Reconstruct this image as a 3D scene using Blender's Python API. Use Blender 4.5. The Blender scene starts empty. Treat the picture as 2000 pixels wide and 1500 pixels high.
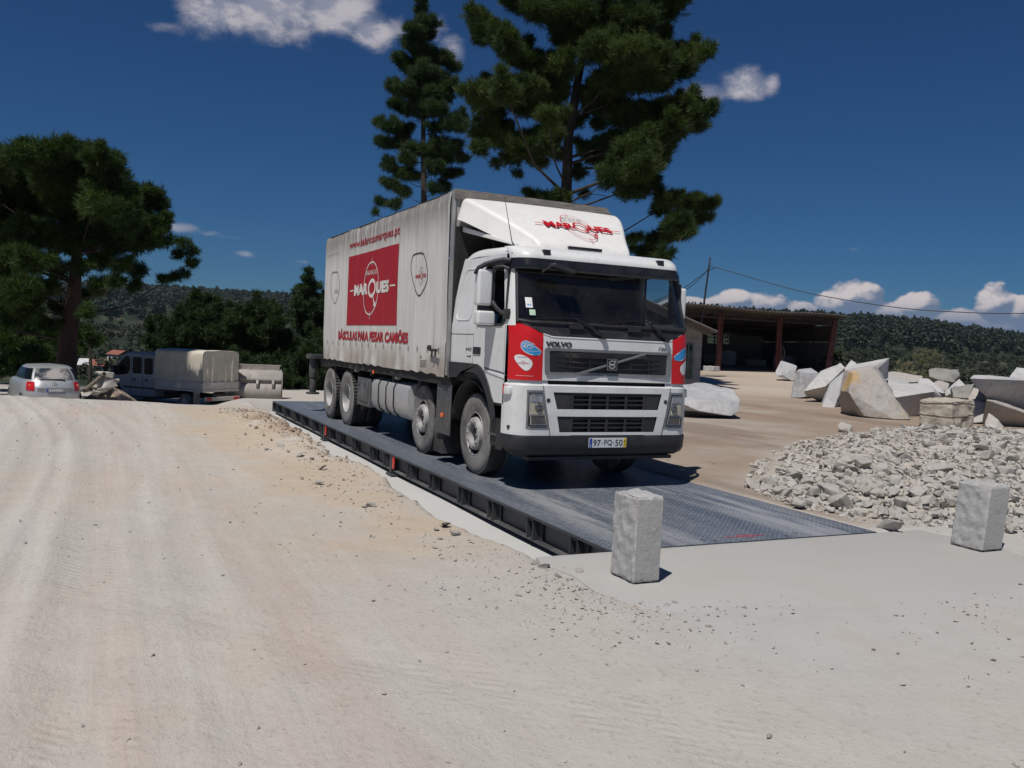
import bpy, bmesh, math, random
import numpy as np
from mathutils import Vector, Matrix, noise as mnoise
R = math.radians
PI = math.pi
random.seed(7)
rng = np.random.default_rng(11)
S = bpy.context.scene
COL = S.collection

# ------------------------------------------------------------------ camera
# world frame: x along the weighbridge towards its near end, z = 0 on the deck plate
CAMP = np.array([10.4062, -5.5115, 1.7121])
FWD = np.array([-0.90372926, 0.42556638, -0.04654767])
RGT = np.array([0.42373331, 0.90469654, 0.0444326])
UPV = np.array([-0.06102054, -0.02043124, 0.99792738])
FPX = 1710.57
FH = np.array([-0.9047099, 0.42602816]); RH = np.array([0.42602816, 0.9047099])
cam = bpy.data.objects.new("camera", bpy.data.cameras.new("camera"))
COL.objects.link(cam)
cam.matrix_world = Matrix(((RGT[0], UPV[0], -FWD[0], CAMP[0]), (RGT[1], UPV[1], -FWD[1], CAMP[1]),
                           (RGT[2], UPV[2], -FWD[2], CAMP[2]), (0, 0, 0, 1)))
cam.data.sensor_width = 36.0
cam.data.lens = FPX / 2000 * 36.0
cam.data.clip_start = 0.05
cam.data.clip_end = 9000
S.camera = cam

def at(u, v, dep):                       # point seen at (u, v) of the 2000x1500 frame, dep metres deep
    return CAMP + dep * (FWD + RGT * (u - 1000) / FPX - UPV * (v - 750) / FPX)

def ab(a, b):                            # lateral / depth on the ground -> x, y
    p = CAMP[:2] + RH * a + FH * b
    return float(p[0]), float(p[1])

# ------------------------------------------------------------------ light
SUN = np.array([0.197, -0.257, 0.62]); SUN /= np.linalg.norm(SUN)
sl = bpy.data.lights.new("sun", 'SUN'); sl.energy = 3.95; sl.angle = R(0.53); sl.color = (1.0, 0.955, 0.89)
so = bpy.data.objects.new("sun", sl); COL.objects.link(so)
so.rotation_euler = Vector(SUN).to_track_quat('Z', 'Y').to_euler()
S.view_settings.view_transform = 'Standard'; S.view_settings.look = 'None'
S.view_settings.exposure = 0.0; S.view_settings.gamma = 1.0
S.cycles.max_bounces = 6; S.cycles.transparent_max_bounces = 24
S.cycles.diffuse_bounces = 3; S.cycles.glossy_bounces = 3; S.cycles.transmission_bounces = 4
S.cycles.caustics_reflective = False; S.cycles.caustics_refractive = False

class NT:
    """small helper to write shader node trees as expressions"""
    def __init__(s, tree): s.t = tree; s.n = tree.nodes; s.l = tree.links
    def put(s, sock, v):
        if isinstance(v, bpy.types.NodeSocket): s.l.new(v, sock)
        elif v is not None:
            try: sock.default_value = v
            except Exception: sock.default_value = (*v, 1.0)
    def node(s, typ, **kw):
        n = s.n.new(typ)
        for k, v in kw.items(): setattr(n, k, v)
        return n
    def m(s, op, a, b=None, c=None, clamp=False):
        n = s.node('ShaderNodeMath', operation=op, use_clamp=clamp)
        for i, v in enumerate((a, b, c)):
            if v is not None: s.put(n.inputs[i], v)
        return n.outputs[0]
    def vm(s, op, a, b=None, out=0):
        n = s.node('ShaderNodeVectorMath', operation=op); s.put(n.inputs[0], a)
        if b is not None:
            if op == 'SCALE': s.put(n.inputs[3], b)
            else: s.put(n.inputs[1], b)
        return n.outputs[out]
    def noise(s, vec, scale, detail=4, rough=0.55, dist=0.0, out=0):
        n = s.node('ShaderNodeTexNoise'); s.put(n.inputs['Vector'], vec)
        n.inputs['Scale'].default_value = scale; n.inputs['Detail'].default_value = detail
        n.inputs['Roughness'].default_value = rough; n.inputs['Distortion'].default_value = dist
        return n.outputs[out]
    def ramp(s, f, a, b, lo=0.0, hi=1.0, smooth=True):
        n = s.node('ShaderNodeMapRange', interpolation_type='SMOOTHSTEP' if smooth else 'LINEAR')
        s.put(n.inputs[0], f)
        for i, v in enumerate((a, b, lo, hi)): s.put(n.inputs[1 + i], v)
        return n.outputs[0]
    def mix(s, f, a, b, mode='MIX'):
        n = s.node('ShaderNodeMix', data_type='RGBA', blend_type=mode)
        s.put(n.inputs[0], f); s.put(n.inputs[6], a); s.put(n.inputs[7], b)
        return n.outputs[2]
    def mapv(s, vec, sc=(1, 1, 1), loc=(0, 0, 0)):
        n = s.node('ShaderNodeMapping'); s.put(n.inputs[0], vec)
        n.inputs['Scale'].default_value = sc; n.inputs['Location'].default_value = loc
        return n.outputs[0]
    def obj(s): return s.node('ShaderNodeTexCoord').outputs['Object']
    def pos(s): return s.node('ShaderNodeNewGeometry').outputs['Position']
    def attr(s, name, out='Fac'): return s.node('ShaderNodeAttribute', attribute_name=name).outputs[out]
    def bump(s, h, strength, dist=0.01):
        n = s.node('ShaderNodeBump'); s.put(n.inputs['Height'], h)
        n.inputs['Strength'].default_value = strength; n.inputs['Distance'].default_value = dist
        return n.outputs[0]

# ------------------------------------------------------------------ sky: Nishita plus cumulus at fixed bearings
W = bpy.data.worlds.new("World"); S.world = W; W.use_nodes = True
t = NT(W.node_tree); W.node_tree.nodes.clear()
wo = t.node('ShaderNodeOutputWorld')
sky = t.node('ShaderNodeTexSky', sky_type='NISHITA'); sky.sun_disc = False
sky.sun_elevation = math.asin(SUN[2]); sky.sun_rotation = math.atan2(SUN[0], SUN[1])
sky.altitude = 500; sky.air_density = 1.0; sky.dust_density = 0.1; sky.ozone_density = 3.5
skyc = t.mix(1.0, sky.outputs[0], (.20, .44, .72), 'MULTIPLY')
bg1 = t.node('ShaderNodeBackground'); t.put(bg1.inputs[0], skyc); bg1.inputs[1].default_value = 0.052
dirv = t.node('ShaderNodeTexCoord').outputs['Generated']
da = t.vm('DOT_PRODUCT', dirv, (RH[0], RH[1], 0), out=1); db = t.vm('DOT_PRODUCT', dirv, (FH[0], FH[1], 0), out=1)
az = t.m('ARCTAN2', da, db)
el = t.m('ARCSINE', t.vm('DOT_PRODUCT', dirv, (0, 0, 1), out=1))
def cloud_field(az, el, blobs, nz, k):
    acc = None
    for a, e, wa, we, amp in blobs:
        x = t.m('DIVIDE', t.m('SUBTRACT', az, a), wa); y = t.m('DIVIDE', t.m('SUBTRACT', el, e), we)
        r2 = t.m('ADD', t.m('MULTIPLY', x, x), t.m('MULTIPLY', y, y))
        g = t.m('MULTIPLY', t.m('EXPONENT', t.m('MULTIPLY', r2, -1.0)), amp)
        acc = g if acc is None else t.m('MAXIMUM', acc, g)
    return t.m('ADD', acc, t.m('MULTIPLY', t.m('SUBTRACT', nz, 0.5), k))
def cl_coord(az, el, sy): 
    n = t.node('ShaderNodeCombineXYZ'); t.put(n.inputs[0], az); t.put(n.inputs[1], t.m('MULTIPLY', el, sy)); return n.outputs[0]
HIGH = [(-.335, .326, .050, .030, .92), (-.278, .340, .060, .040, 1.08), (-.213, .342, .060, .032, 1.0), (-.172, .324, .034, .022, .92), (-.15, .33, .02, .02, .6),
        (-.385, .303, .035, .010, .5), (-.083, .312, .020, .022, .72), (-.1, .335, .02, .02, .5), (.2, .276, .045, .015, .75), (.243, .285, .032, .020, .95), (.268, .285, .014, .016, .75),
        (.13, .29, .03, .02, .6), (-.3625, .106, .026, .0075, .85), (-.34, .103, .022, .006, .6), (-.2994, .0835, .018, .0055, .62), (-.318, .1, .03, .004, .45), (-.2397, .079, .013, .004, .55), (.36, .115, .02, .004, .4)]
LOW = [(.30, .036, .20, .017, .92), (.50, .036, .16, .016, .92), (.19, .047, .05, .016, .95), (.241, .053, .035, .018, 1.0), (.275, .051, .035, .018, .95), (.31, .045, .05, .016, .9), (.369, .060, .030, .026, 1.12),
       (.352, .055, .03, .019, 1.0), (.39, .046, .05, .018, 1.0), (.428, .056, .028, .018, 1.0), (.46, .043, .05, .016, .95), (.499, .060, .022, .022, 1.05), (.53, .05, .04, .021, 1.05), (.60, .05, .05, .025, 1.), (.7, .05, .08, .02, .9)]
v1 = cl_coord(az, el, 1.6)
n1 = t.noise(v1, 22, 8, .62, .3); f1 = cloud_field(az, el, HIGH, n1, .95)
n1b = t.noise(t.vm('ADD', v1, (-.012, .02, 0)), 22, 4, .62, .3)
m1 = t.ramp(f1, .32, .92, 0, .86)
sh1 = t.ramp(t.m('SUBTRACT', n1, n1b), -.12, .14)
c1 = t.mix(sh1, (.29, .31, .39), (.54, .51, .54))
v2 = cl_coord(az, el, 1.5)
n2 = t.noise(v2, 34, 7, .56, .15); f2 = cloud_field(az, el, LOW, n2, .75)
n2b = t.noise(t.vm('ADD', v2, (-.006, .010, 0)), 34, 5, .56, .15)
f2b = cloud_field(t.m('SUBTRACT', az, .004), t.m('ADD', el, .007), LOW, n2b, .75)
m2 = t.ramp(f2, .40, .56, 0, .97)
m2 = t.m('MULTIPLY', m2, t.ramp(el, .005, .03, .75, 1.0))
sh2 = t.ramp(t.m('SUBTRACT', f2, f2b), .0, .30)
low = t.ramp(el, .030, .062)
c2 = t.mix(t.m('MULTIPLY', sh2, t.ramp(el, .034, .068, .08, 1.0)), (.135, .185, .285), (.64, .58, .58))
cc = t.mix(t.m('GREATER_THAN', m2, 0.001), c1, c2)
bg2 = t.node('ShaderNodeBackground'); t.put(bg2.inputs[0], cc); bg2.inputs[1].default_value = 0.95
mx = t.node('ShaderNodeMixShader'); t.put(mx.inputs[0], t.m('MAXIMUM', m1, m2))
t.l.new(bg1.outputs[0], mx.inputs[1]); t.l.new(bg2.outputs[0], mx.inputs[2]); t.l.new(mx.outputs[0], wo.inputs[0])

# ------------------------------------------------------------------ materials
MATS = {}
def mat(name, col, rough=0.6, metal=0.0, var=0.12, scale=6.0, dirt=None, dirtamt=0.0, bump=0.0, bscale=40.0, bdist=0.01, spec=0.5, coat=0.0, dirtscale=2.2, stretch=(1, 1, 1), dlo=.45, dhi=.75, spots=0.0):
    if name in MATS: return MATS[name]
    m = bpy.data.materials.new(name); m.use_nodes = True
    t = NT(m.node_tree); b = m.node_tree.nodes['Principled BSDF']
    o = t.obj(); v = t.mapv(o, stretch)
    n = t.noise(v, scale, 5, .6)
    lo = tuple(c * (1 - var) for c in col); hi = tuple(min(1, c * (1 + var)) for c in col)
    c = t.mix(t.ramp(n, .3, .7), lo, hi)
    if dirt is not None:
        n2 = t.noise(v, dirtscale, 6, .65, .4)
        c = t.mix(t.ramp(n2, dlo, dhi, 0, dirtamt), c, dirt)
        t.put(b.inputs['Roughness'], t.ramp(n2, dlo, dhi, rough, min(1, rough + .3)))
    else:
        t.put(b.inputs['Roughness'], t.ramp(n, .3, .7, max(.02, rough - .05), min(1, rough + .06)))
    if spots:
        sn = t.noise(o, 34, 3, .6); c = t.mix(t.ramp(sn, .64, .70, 0, spots), c, (.22, .20, .18)); c = t.mix(t.ramp(t.noise(t.mapv(o, (3.5, 3.5, .5)), 3.0, 5, .7), .52, .72, 0, spots * .7), c, (.40, .38, .35))
    t.put(b.inputs['Base Color'], c)
    b.inputs['Metallic'].default_value = metal
    b.inputs['Specular IOR Level'].default_value = spec
    b.inputs['Coat Weight'].default_value = coat
    if bump > 0: t.put(b.inputs['Normal'], t.bump(t.noise(v, bscale, 6, .65), bump, bdist))
    MATS[name] = m
    return m
DUST = (.36, .335, .30)
def glass(name, tint=(.75, .82, .84), dark=0.5, rough=.03, dust=.05):
    if name in MATS: return MATS[name]
    m = bpy.data.materials.new(name); m.use_nodes = True; m.node_tree.nodes.clear()
    t = NT(m.node_tree); out = t.node('ShaderNodeOutputMaterial')
    tr = t.node('ShaderNodeBsdfTransparent'); tr.inputs[0].default_value = (*[c * dark for c in tint], 1)
    gl = t.node('ShaderNodeBsdfGlossy'); gl.inputs['Roughness'].default_value = rough; gl.inputs[0].default_value = (.9, .95, 1, 1)
    ge = t.node('ShaderNodeNewGeometry'); cs = t.m('ABSOLUTE', t.vm('DOT_PRODUCT', ge.outputs['Normal'], ge.outputs['Incoming'], out=1))
    fr = t.m('ADD', .045, t.m('MULTIPLY', .9, t.m('POWER', t.m('SUBTRACT', 1.0, cs, clamp=True), 5.0)))
    mx = t.node('ShaderNodeMixShader'); t.l.new(fr, mx.inputs[0]); t.l.new(tr.outputs[0], mx.inputs[1]); t.l.new(gl.outputs[0], mx.inputs[2])
    df = t.node('ShaderNodeBsdfDiffuse'); df.inputs[0].default_value = (*DUST, 1)
    mx2 = t.node('ShaderNodeMixShader'); n = t.noise(t.obj(), 3.0, 6, .7)
    t.put(mx2.inputs[0], t.ramp(n, .35, .75, dust * .3, dust)); t.l.new(mx.outputs[0], mx2.inputs[1]); t.l.new(df.outputs[0], mx2.inputs[2])
    t.l.new(mx2.outputs[0], out.inputs[0]); MATS[name] = m
    return m

# ------------------------------------------------------------------ mesh helpers
def link_mesh(name, me, parent=None):
    o = bpy.data.objects.new(name, me); COL.objects.link(o)
    if parent is not None: o.parent = parent
    return o
def tag(o, label=None, cat=None, group=None, kind=None):
    if label: o['label'] = label
    if cat: o['category'] = cat
    if group: o['group'] = group
    if kind: o['kind'] = kind
    return o
def empty(name, loc=(0, 0, 0), rz=0.0):
    o = bpy.data.objects.new(name, None); COL.objects.link(o); o.location = loc; o.rotation_euler = (0, 0, rz)
    o.empty_display_size = .3
    return o
def fast_mesh(name, V, F, mats, smooth=False, attrs=None):
    """V (n,3), F (m,k) numpy arrays"""
    me = bpy.data.meshes.new(name); V = np.asarray(V, np.float32); F = np.asarray(F, np.int32)
    k = F.shape[1]
    me.vertices.add(len(V)); me.vertices.foreach_set('co', V.ravel())
    me.loops.add(F.size); me.loops.foreach_set('vertex_index', F.ravel())
    me.polygons.add(len(F)); me.polygons.foreach_set('loop_start', np.arange(0, F.size, k, dtype=np.int32))
    me.polygons.foreach_set('loop_total', np.full(len(F), k, np.int32))
    if smooth: me.polygons.foreach_set('use_smooth', np.ones(len(F), bool))
    for m in (mats if isinstance(mats, (list, tuple)) else [mats]): me.materials.append(m)
    for nm, (dom, typ, arr) in (attrs or {}).items():
        a = me.attributes.new(nm, typ, dom)
        a.data.foreach_set('value' if typ == 'FLOAT' else ('color' if typ == 'FLOAT_COLOR' else 'vector'), np.asarray(arr, np.float32).ravel())
    me.update(calc_edges=True); me.validate()
    return me

class MB:
    def __init__(s): s.v = []; s.f = []; s.m = []
    def add(s, vs, fs, mi=0):
        b = len(s.v); s.v += [tuple(float(c) for c in p) for p in vs]
        s.f += [tuple(b + i for i in f) for f in fs]; s.m += [mi] * len(fs); return s
    def box(s, c, d, mi=0, rot=None):
        x, y, z = (q / 2 for q in d)
        vs = [Vector((a, b_, e)) for e in (-z, z) for b_ in (-y, y) for a in (-x, x)]
        if rot is not None: vs = [rot @ v for v in vs]
        vs = [v + Vector(c) for v in vs]
        return s.add(vs, [(0, 2, 3, 1), (4, 5, 7, 6), (0, 1, 5, 4), (2, 6, 7, 3), (0, 4, 6, 2), (1, 3, 7, 5)], mi)
    def bx(s, x0, x1, y0, y1, z0, z1, mi=0):
        return s.box(((x0 + x1) / 2, (y0 + y1) / 2, (z0 + z1) / 2), (abs(x1 - x0), abs(y1 - y0), abs(z1 - z0)), mi)
    def cyl(s, p0, p1, r0, r1=None, n=16, caps=True, mi=0):
        r1 = r0 if r1 is None else r1
        p0, p1 = Vector(p0), Vector(p1); d = (p1 - p0).normalized(); q = d.to_track_quat('Z', 'Y')
        vs = []
        for p, r in ((p0, r0), (p1, r1)):
            vs += [p + q @ Vector((r * math.cos(2 * PI * i / n), r * math.sin(2 * PI * i / n), 0)) for i in range(n)]
        fs = [(i, (i + 1) % n, n + (i + 1) % n, n + i) for i in range(n)]
        if caps: fs += [tuple(range(n - 1, -1, -1)), tuple(range(n, 2 * n))]
        return s.add(vs, fs, mi)
    def tube(s, pts, r, n=8, mi=0, caps=True):
        P = [Vector(p) for p in pts]; rs = r if isinstance(r, (list, tuple)) else [r] * len(P)
        vs = []; ref = None
        for i, p in enumerate(P):
            d = (P[min(i + 1, len(P) - 1)] - P[max(i - 1, 0)]).normalized()
            if ref is None: ref = d.orthogonal().normalized()
            ref = (ref - d * ref.dot(d)).normalized(); b = d.cross(ref)
            vs += [p + (ref * math.cos(2 * PI * k / n) + b * math.sin(2 * PI * k / n)) * rs[i] for k in range(n)]
        fs = [(i * n + k, i * n + (k + 1) % n, (i + 1) * n + (k + 1) % n, (i + 1) * n + k) for i in range(len(P) - 1) for k in range(n)]
        if caps: fs += [tuple(range(n - 1, -1, -1)), tuple(range((len(P) - 1) * n, len(P) * n))]
        return s.add(vs, fs, mi)
    def grid(s, fn, nu, nv, mi=0, flip=False):
        vs = [fn(i / nu, j / nv) for j in range(nv + 1) for i in range(nu + 1)]
        fs = []
        for j in range(nv):
            for i in range(nu):
                a = j * (nu + 1) + i; q = (a, a + 1, a + nu + 2, a + nu + 1)
                fs.append(q[::-1] if flip else q)
        return s.add(vs, fs, mi)
    def prism(s, poly, vec, mi=0):
        n = len(poly); P = [Vector(p) for p in poly]; Q = [p + Vector(vec) for p in P]
        fs = [tuple(range(n - 1, -1, -1)), tuple(range(n, 2 * n))] + [(i, (i + 1) % n, n + (i + 1) % n, n + i) for i in range(n)]
        return s.add(P + Q, fs, mi)
    def lathe(s, prof, org, axis, n=32, mi=0):
        """prof: (r, h) along axis 'x'/'y'/'z'"""
        org = Vector(org); vs = []
        for r, h in prof:
            for k in range(n):
                a = 2 * PI * k / n; c, d = r * math.cos(a), r * math.sin(a)
                vs.append(org + Vector({'x': (h, c, d), 'y': (c, h, d), 'z': (c, d, h)}[axis]))
        fs = [(i * n + k, i * n + (k + 1) % n, (i + 1) * n + (k + 1) % n, (i + 1) * n + k) for i in range(len(prof) - 1) for k in range(n)]
        return s.add(vs, fs, mi)
    def build(s, name, mats, parent=None, bevel=0.0, seg=2, smooth=35, weld=True):
        me = bpy.data.meshes.new(name); me.from_pydata(s.v, [], s.f)
        mats = mats if isinstance(mats, (list, tuple)) else [mats]
        for m in mats: me.materials.append(m)
        me.polygons.foreach_set('material_index', s.m)
        bm = bmesh.new(); bm.from_mesh(me)
        if weld: bmesh.ops.remove_doubles(bm, verts=bm.verts, dist=1e-5)
        if bevel > 0:
            es = [e for e in bm.edges if len(e.link_faces) == 2 and e.calc_face_angle(0) > R(28)]
            bmesh.ops.bevel(bm, geom=es, offset=bevel, segments=seg, profile=.6, affect='EDGES', clamp_overlap=True)
        bmesh.ops.recalc_face_normals(bm, faces=bm.faces)
        bm.to_mesh(me); bm.free()
        if smooth:
            me.polygons.foreach_set('use_smooth', [True] * len(me.polygons)); me.set_sharp_from_angle(angle=R(smooth))
        me.update()
        return link_mesh(name, me, parent)

# ---- lettering
_tc = {}
def text2d(s, bold=0.0, shear=0.0):
    """triangulated text scaled to unit cap box: returns verts (n,2) spanning width 0..w, faces; height of caps = 1"""
    key = (s, bold, shear)
    if key in _tc: return _tc[key]
    cu = bpy.data.curves.new('lettering', 'FONT'); cu.body = s; cu.size = 1.0; cu.offset = bold; cu.shear = shear; cu.resolution_u = 3
    o = bpy.data.objects.new('lettering', cu); COL.objects.link(o); bpy.context.view_layer.update()
    me = bpy.data.meshes.new_from_object(o.evaluated_get(bpy.context.evaluated_depsgraph_get()))
    v = np.array([(p.co.x, p.co.y) for p in me.vertices]); f = [tuple(p.vertices) for p in me.polygons]
    bpy.data.objects.remove(o); bpy.data.curves.remove(cu); bpy.data.meshes.remove(me)
    _tc[key] = (v, f); return _tc[key]
class Flat:
    """2-D art in metres (x right, y up) that is then laid on a surface"""
    def __init__(s): s.v = []; s.f = []; s.m = []
    def add(s, v, f, mi=0):
        b = len(s.v); s.v += [tuple(p) for p in v]; s.f += [tuple(b + i for i in q) for q in f]; s.m += [mi] * len(f); return s
    def text(s, st, x0, x1, y0, y1, mi=0, bold=0.0, shear=0.0, heavy=0.0):
        v, f = text2d(st, bold, shear); a = v.min(0); b = v.max(0); x0 += heavy; x1 -= heavy; y0 += heavy * .5; y1 -= heavy * .5
        w = (v - a) / (b - a); w = w * np.array([x1 - x0, y1 - y0]) + np.array([x0, y0])
        if not heavy: return s.add(w, f, mi)
        for i, (dx, dy) in enumerate(((-1, -.5), (-.33, .5), (.33, -.5), (1, .5))):
            s.add([(p[0] + dx * heavy, p[1] + dy * heavy, .0008 * i) for p in w], f, mi)
        return s
    def rect(s, x0, x1, y0, y1, mi=0): return s.add([(x0, y0), (x1, y0), (x1, y1), (x0, y1)], [(0, 1, 2, 3)], mi)
    def poly(s, pts, mi=0): return s.add(pts, [tuple(range(len(pts)))], mi)
    def ring(s, cx, cy, rx, ry, w, mi=0, n=56, a0=0, a1=2 * PI):
        v = []; 
        for k in range(n + 1):
            a = a0 + (a1 - a0) * k / n; v += [(cx + rx * math.cos(a), cy + ry * math.sin(a)), (cx + (rx - w) * math.cos(a), cy + (ry - w) * math.sin(a))]
        return s.add(v, [(2 * k, 2 * k + 1, 2 * k + 3, 2 * k + 2) for k in range(n)], mi)
    def outline(s, pts, w, mi=0):
        n = len(pts); P = [Vector(p) for p in pts]; c = sum(P, Vector((0, 0))) / n; v = []
        for i, p in enumerate(P):
            t_ = (P[(i + 1) % n] - P[i - 1]).normalized(); nn = Vector((t_.y, -t_.x))
            if nn.dot(p - c) < 0: nn = -nn
            v += [tuple(p), tuple(p - nn * w)]
        return s.add(v, [(2 * i, 2 * i + 1, 2 * ((i + 1) % n) + 1, 2 * ((i + 1) % n)) for i in range(n)], mi)
    def lay(s, name, mats, parent, fn, cell=None, celly=None, nrm=(0, -1, 0)):
        """fn(x, y) -> 3-D point; cell: cut the art every cell metres so that it follows a curved surface"""
        me = bpy.data.meshes.new(name); me.from_pydata([(*p, 0)[:3] for p in s.v], [], s.f)
        mats = mats if isinstance(mats, (list, tuple)) else [mats]
        for m in mats: me.materials.append(m)
        me.polygons.foreach_set('material_index', s.m)
        bm = bmesh.new(); bm.from_mesh(me)
        xs = [p[0] for p in s.v]; ys = [p[1] for p in s.v]
        for c, ax, lo, hi in ((cell, 0, min(xs), max(xs)), (celly, 1, min(ys), max(ys))):
            if not c: continue
            k = math.floor(lo / c) + 1
            while k * c < hi:
                co = [0, 0, 0]; co[ax] = k * c; no = [0, 0, 0]; no[ax] = 1
                bmesh.ops.bisect_plane(bm, geom=bm.verts[:] + bm.edges[:] + bm.faces[:], plane_co=co, plane_no=no); k += 1
        for v in bm.verts: v.co = Vector(fn(v.co.x, v.co.y)) + Vector(nrm) * v.co.z
        bm.to_mesh(me); bm.free(); me.update()
        return link_mesh(name, me, parent)
def smooth_poly(pts, it=3):
    P = [np.array(p, float) for p in pts]
    for _ in range(it):
        Q = []
        for i in range(len(P)):
            a, b = P[i], P[(i + 1) % len(P)]; Q += [a * .75 + b * .25, a * .25 + b * .75]
        P = Q
    return [tuple(p) for p in P]
def balance_logo(F, cx, cy, k, ky=None, mred=0, mring=0, mtext=0, heavy=0.0):
    """the ringed word mark: lettering with a large Q, scale ring, dashes and pointer"""
    ky = ky or k
    X = lambda x: cx + x * k
    Y = lambda y: cy + y * ky
    F.text('MAR', X(-1.10), X(-.17), Y(-.10), Y(.10), mred, .020, 0, heavy * k); F.text('UES', X(.33), X(1.09), Y(-.10), Y(.10), mred, .020, 0, heavy * k)
    F.ring(X(.07), Y(0), .235 * k, .165 * ky, .062 * k, mred, 36)
    F.add([(X(.1), Y(-.06)), (X(.15), Y(-.09)), (X(.32), Y(-.30)), (X(.27), Y(-.31))], [(0, 1, 2, 3)], mred)
    F.add([(X(.34), Y(-.33)), (X(.22), Y(-.30)), (X(.33), Y(-.22))], [(0, 1, 2)], mred)
    F.ring(X(0), Y(0), .47 * k, .46 * ky, .024 * k, mring, 64)
    F.rect(X(-.008), X(.008), Y(.39), Y(.53), mring); F.rect(X(-.008), X(.008), Y(-.53), Y(-.39), mring)
    F.rect(X(-1.40), X(-1.14), Y(-.012), Y(.012), mring); F.rect(X(1.13), X(1.40), Y(-.012), Y(.012), mring)
    F.text('BALANÇAS', X(-.31), X(.31), Y(.215), Y(.31), mtext, 0.004)
# ------------------------------------------------------------------ numpy value noise
_perm = rng.permutation(4096)
def vnoise(x, y, seed=0):
    xi = np.floor(x).astype(np.int64); yi = np.floor(y).astype(np.int64); xf = x - xi; yf = y - yi
    u = xf * xf * xf * (xf * (xf * 6 - 15) + 10); v = yf * yf * yf * (yf * (yf * 6 - 15) + 10)
    h = lambda i, j: _perm[(_perm[(i + seed * 131) & 4095] + j) & 4095] / 4095.0
    return (h(xi, yi) * (1 - u) + h(xi + 1, yi) * u) * (1 - v) + (h(xi, yi + 1) * (1 - u) + h(xi + 1, yi + 1) * u) * v
def fbm(x, y, sc, oct=4, seed=0, gain=.5):
    s = 0; a = 1; n = 0
    for o in range(oct):
        s = s + a * (vnoise(x * sc + 17.3 * o, y * sc - 9.7 * o, seed + o) - .5); n += a; a *= gain; sc *= 2.03
    return s / n * 2
sst = lambda e0, e1, v: (lambda q: q * q * (3 - 2 * q))(np.clip((v - e0) / (e1 - e0), 0, 1))
PLf = [(-200, 0), (18.6, 0), (19.8, -.02), (21.2, -.12), (23, -.30), (27, -.64), (33, -.98), (38, -1.15), (46, -1.30), (56, -1.7), (64, -3.5), (110, -12), (250, -11), (400, -5), (700, 10), (1000, 31), (1250, 50), (1500, 45), (3500, 20)]
PRt = [(-200, 0), (24, 0), (30, .05), (58, .56), (72, .98), (88, 1.0), (104, -2), (160, -16), (300, -12), (500, 6), (700, 27), (900, 46), (1100, 40), (3500, 0)]
PRR = [(-200, 0), (33, -.02), (40, -.6), (52, -3), (90, -11), (160, -18), (300, -12), (500, 6), (700, 27), (900, 46), (1100, 40), (3500, 0)]
ip = lambda tab, b: np.interp(b, [p[0] for p in tab], [p[1] for p in tab])
BANK = [(-13, -2.1), (-10.67, -2.19), (-8.15, -2.27), (-5.7, -2.42), (-3.45, -2.50), (-1.98, -2.54), (-1.2, -2.34), (.47, -2.38), (1.57, -2.56), (2.63, -2.58), (3.2, -2.50), (3.9, -2.38), (4.5, -2.3)]
RUB = np.array([(1.0, 2.6), (1.7, 2.05), (2.6, 1.72), (3.6, 1.76), (4.3, 2.5), (4.9, 3.0), (5.6, 4.2), (5.2, 7.5), (2, 12.5), (-3, 15.5), (-5.0, 15), (-4.3, 10.0), (-2.7, 7.0), (-1.1, 4.9), (.1, 3.5)])
def poly_sd(P, x, y):
    d = np.full(x.shape, 1e9); ins = np.zeros(x.shape, bool); n = len(P)
    for i in range(n):
        ax, ay = P[i]; bx_, by = P[(i + 1) % n]; ex, ey = bx_ - ax, by - ay
        k = np.clip(((x - ax) * ex + (y - ay) * ey) / (ex * ex + ey * ey), 0, 1); d = np.minimum(d, np.hypot(x - ax - k * ex, y - ay - k * ey))
        c = ((ay > y) != (by > y)) & (x < (bx_ - ax) * (y - ay) / ((by - ay) if by != ay else 1e-9) + ax); ins ^= c
    return np.where(ins, d, -d)
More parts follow.
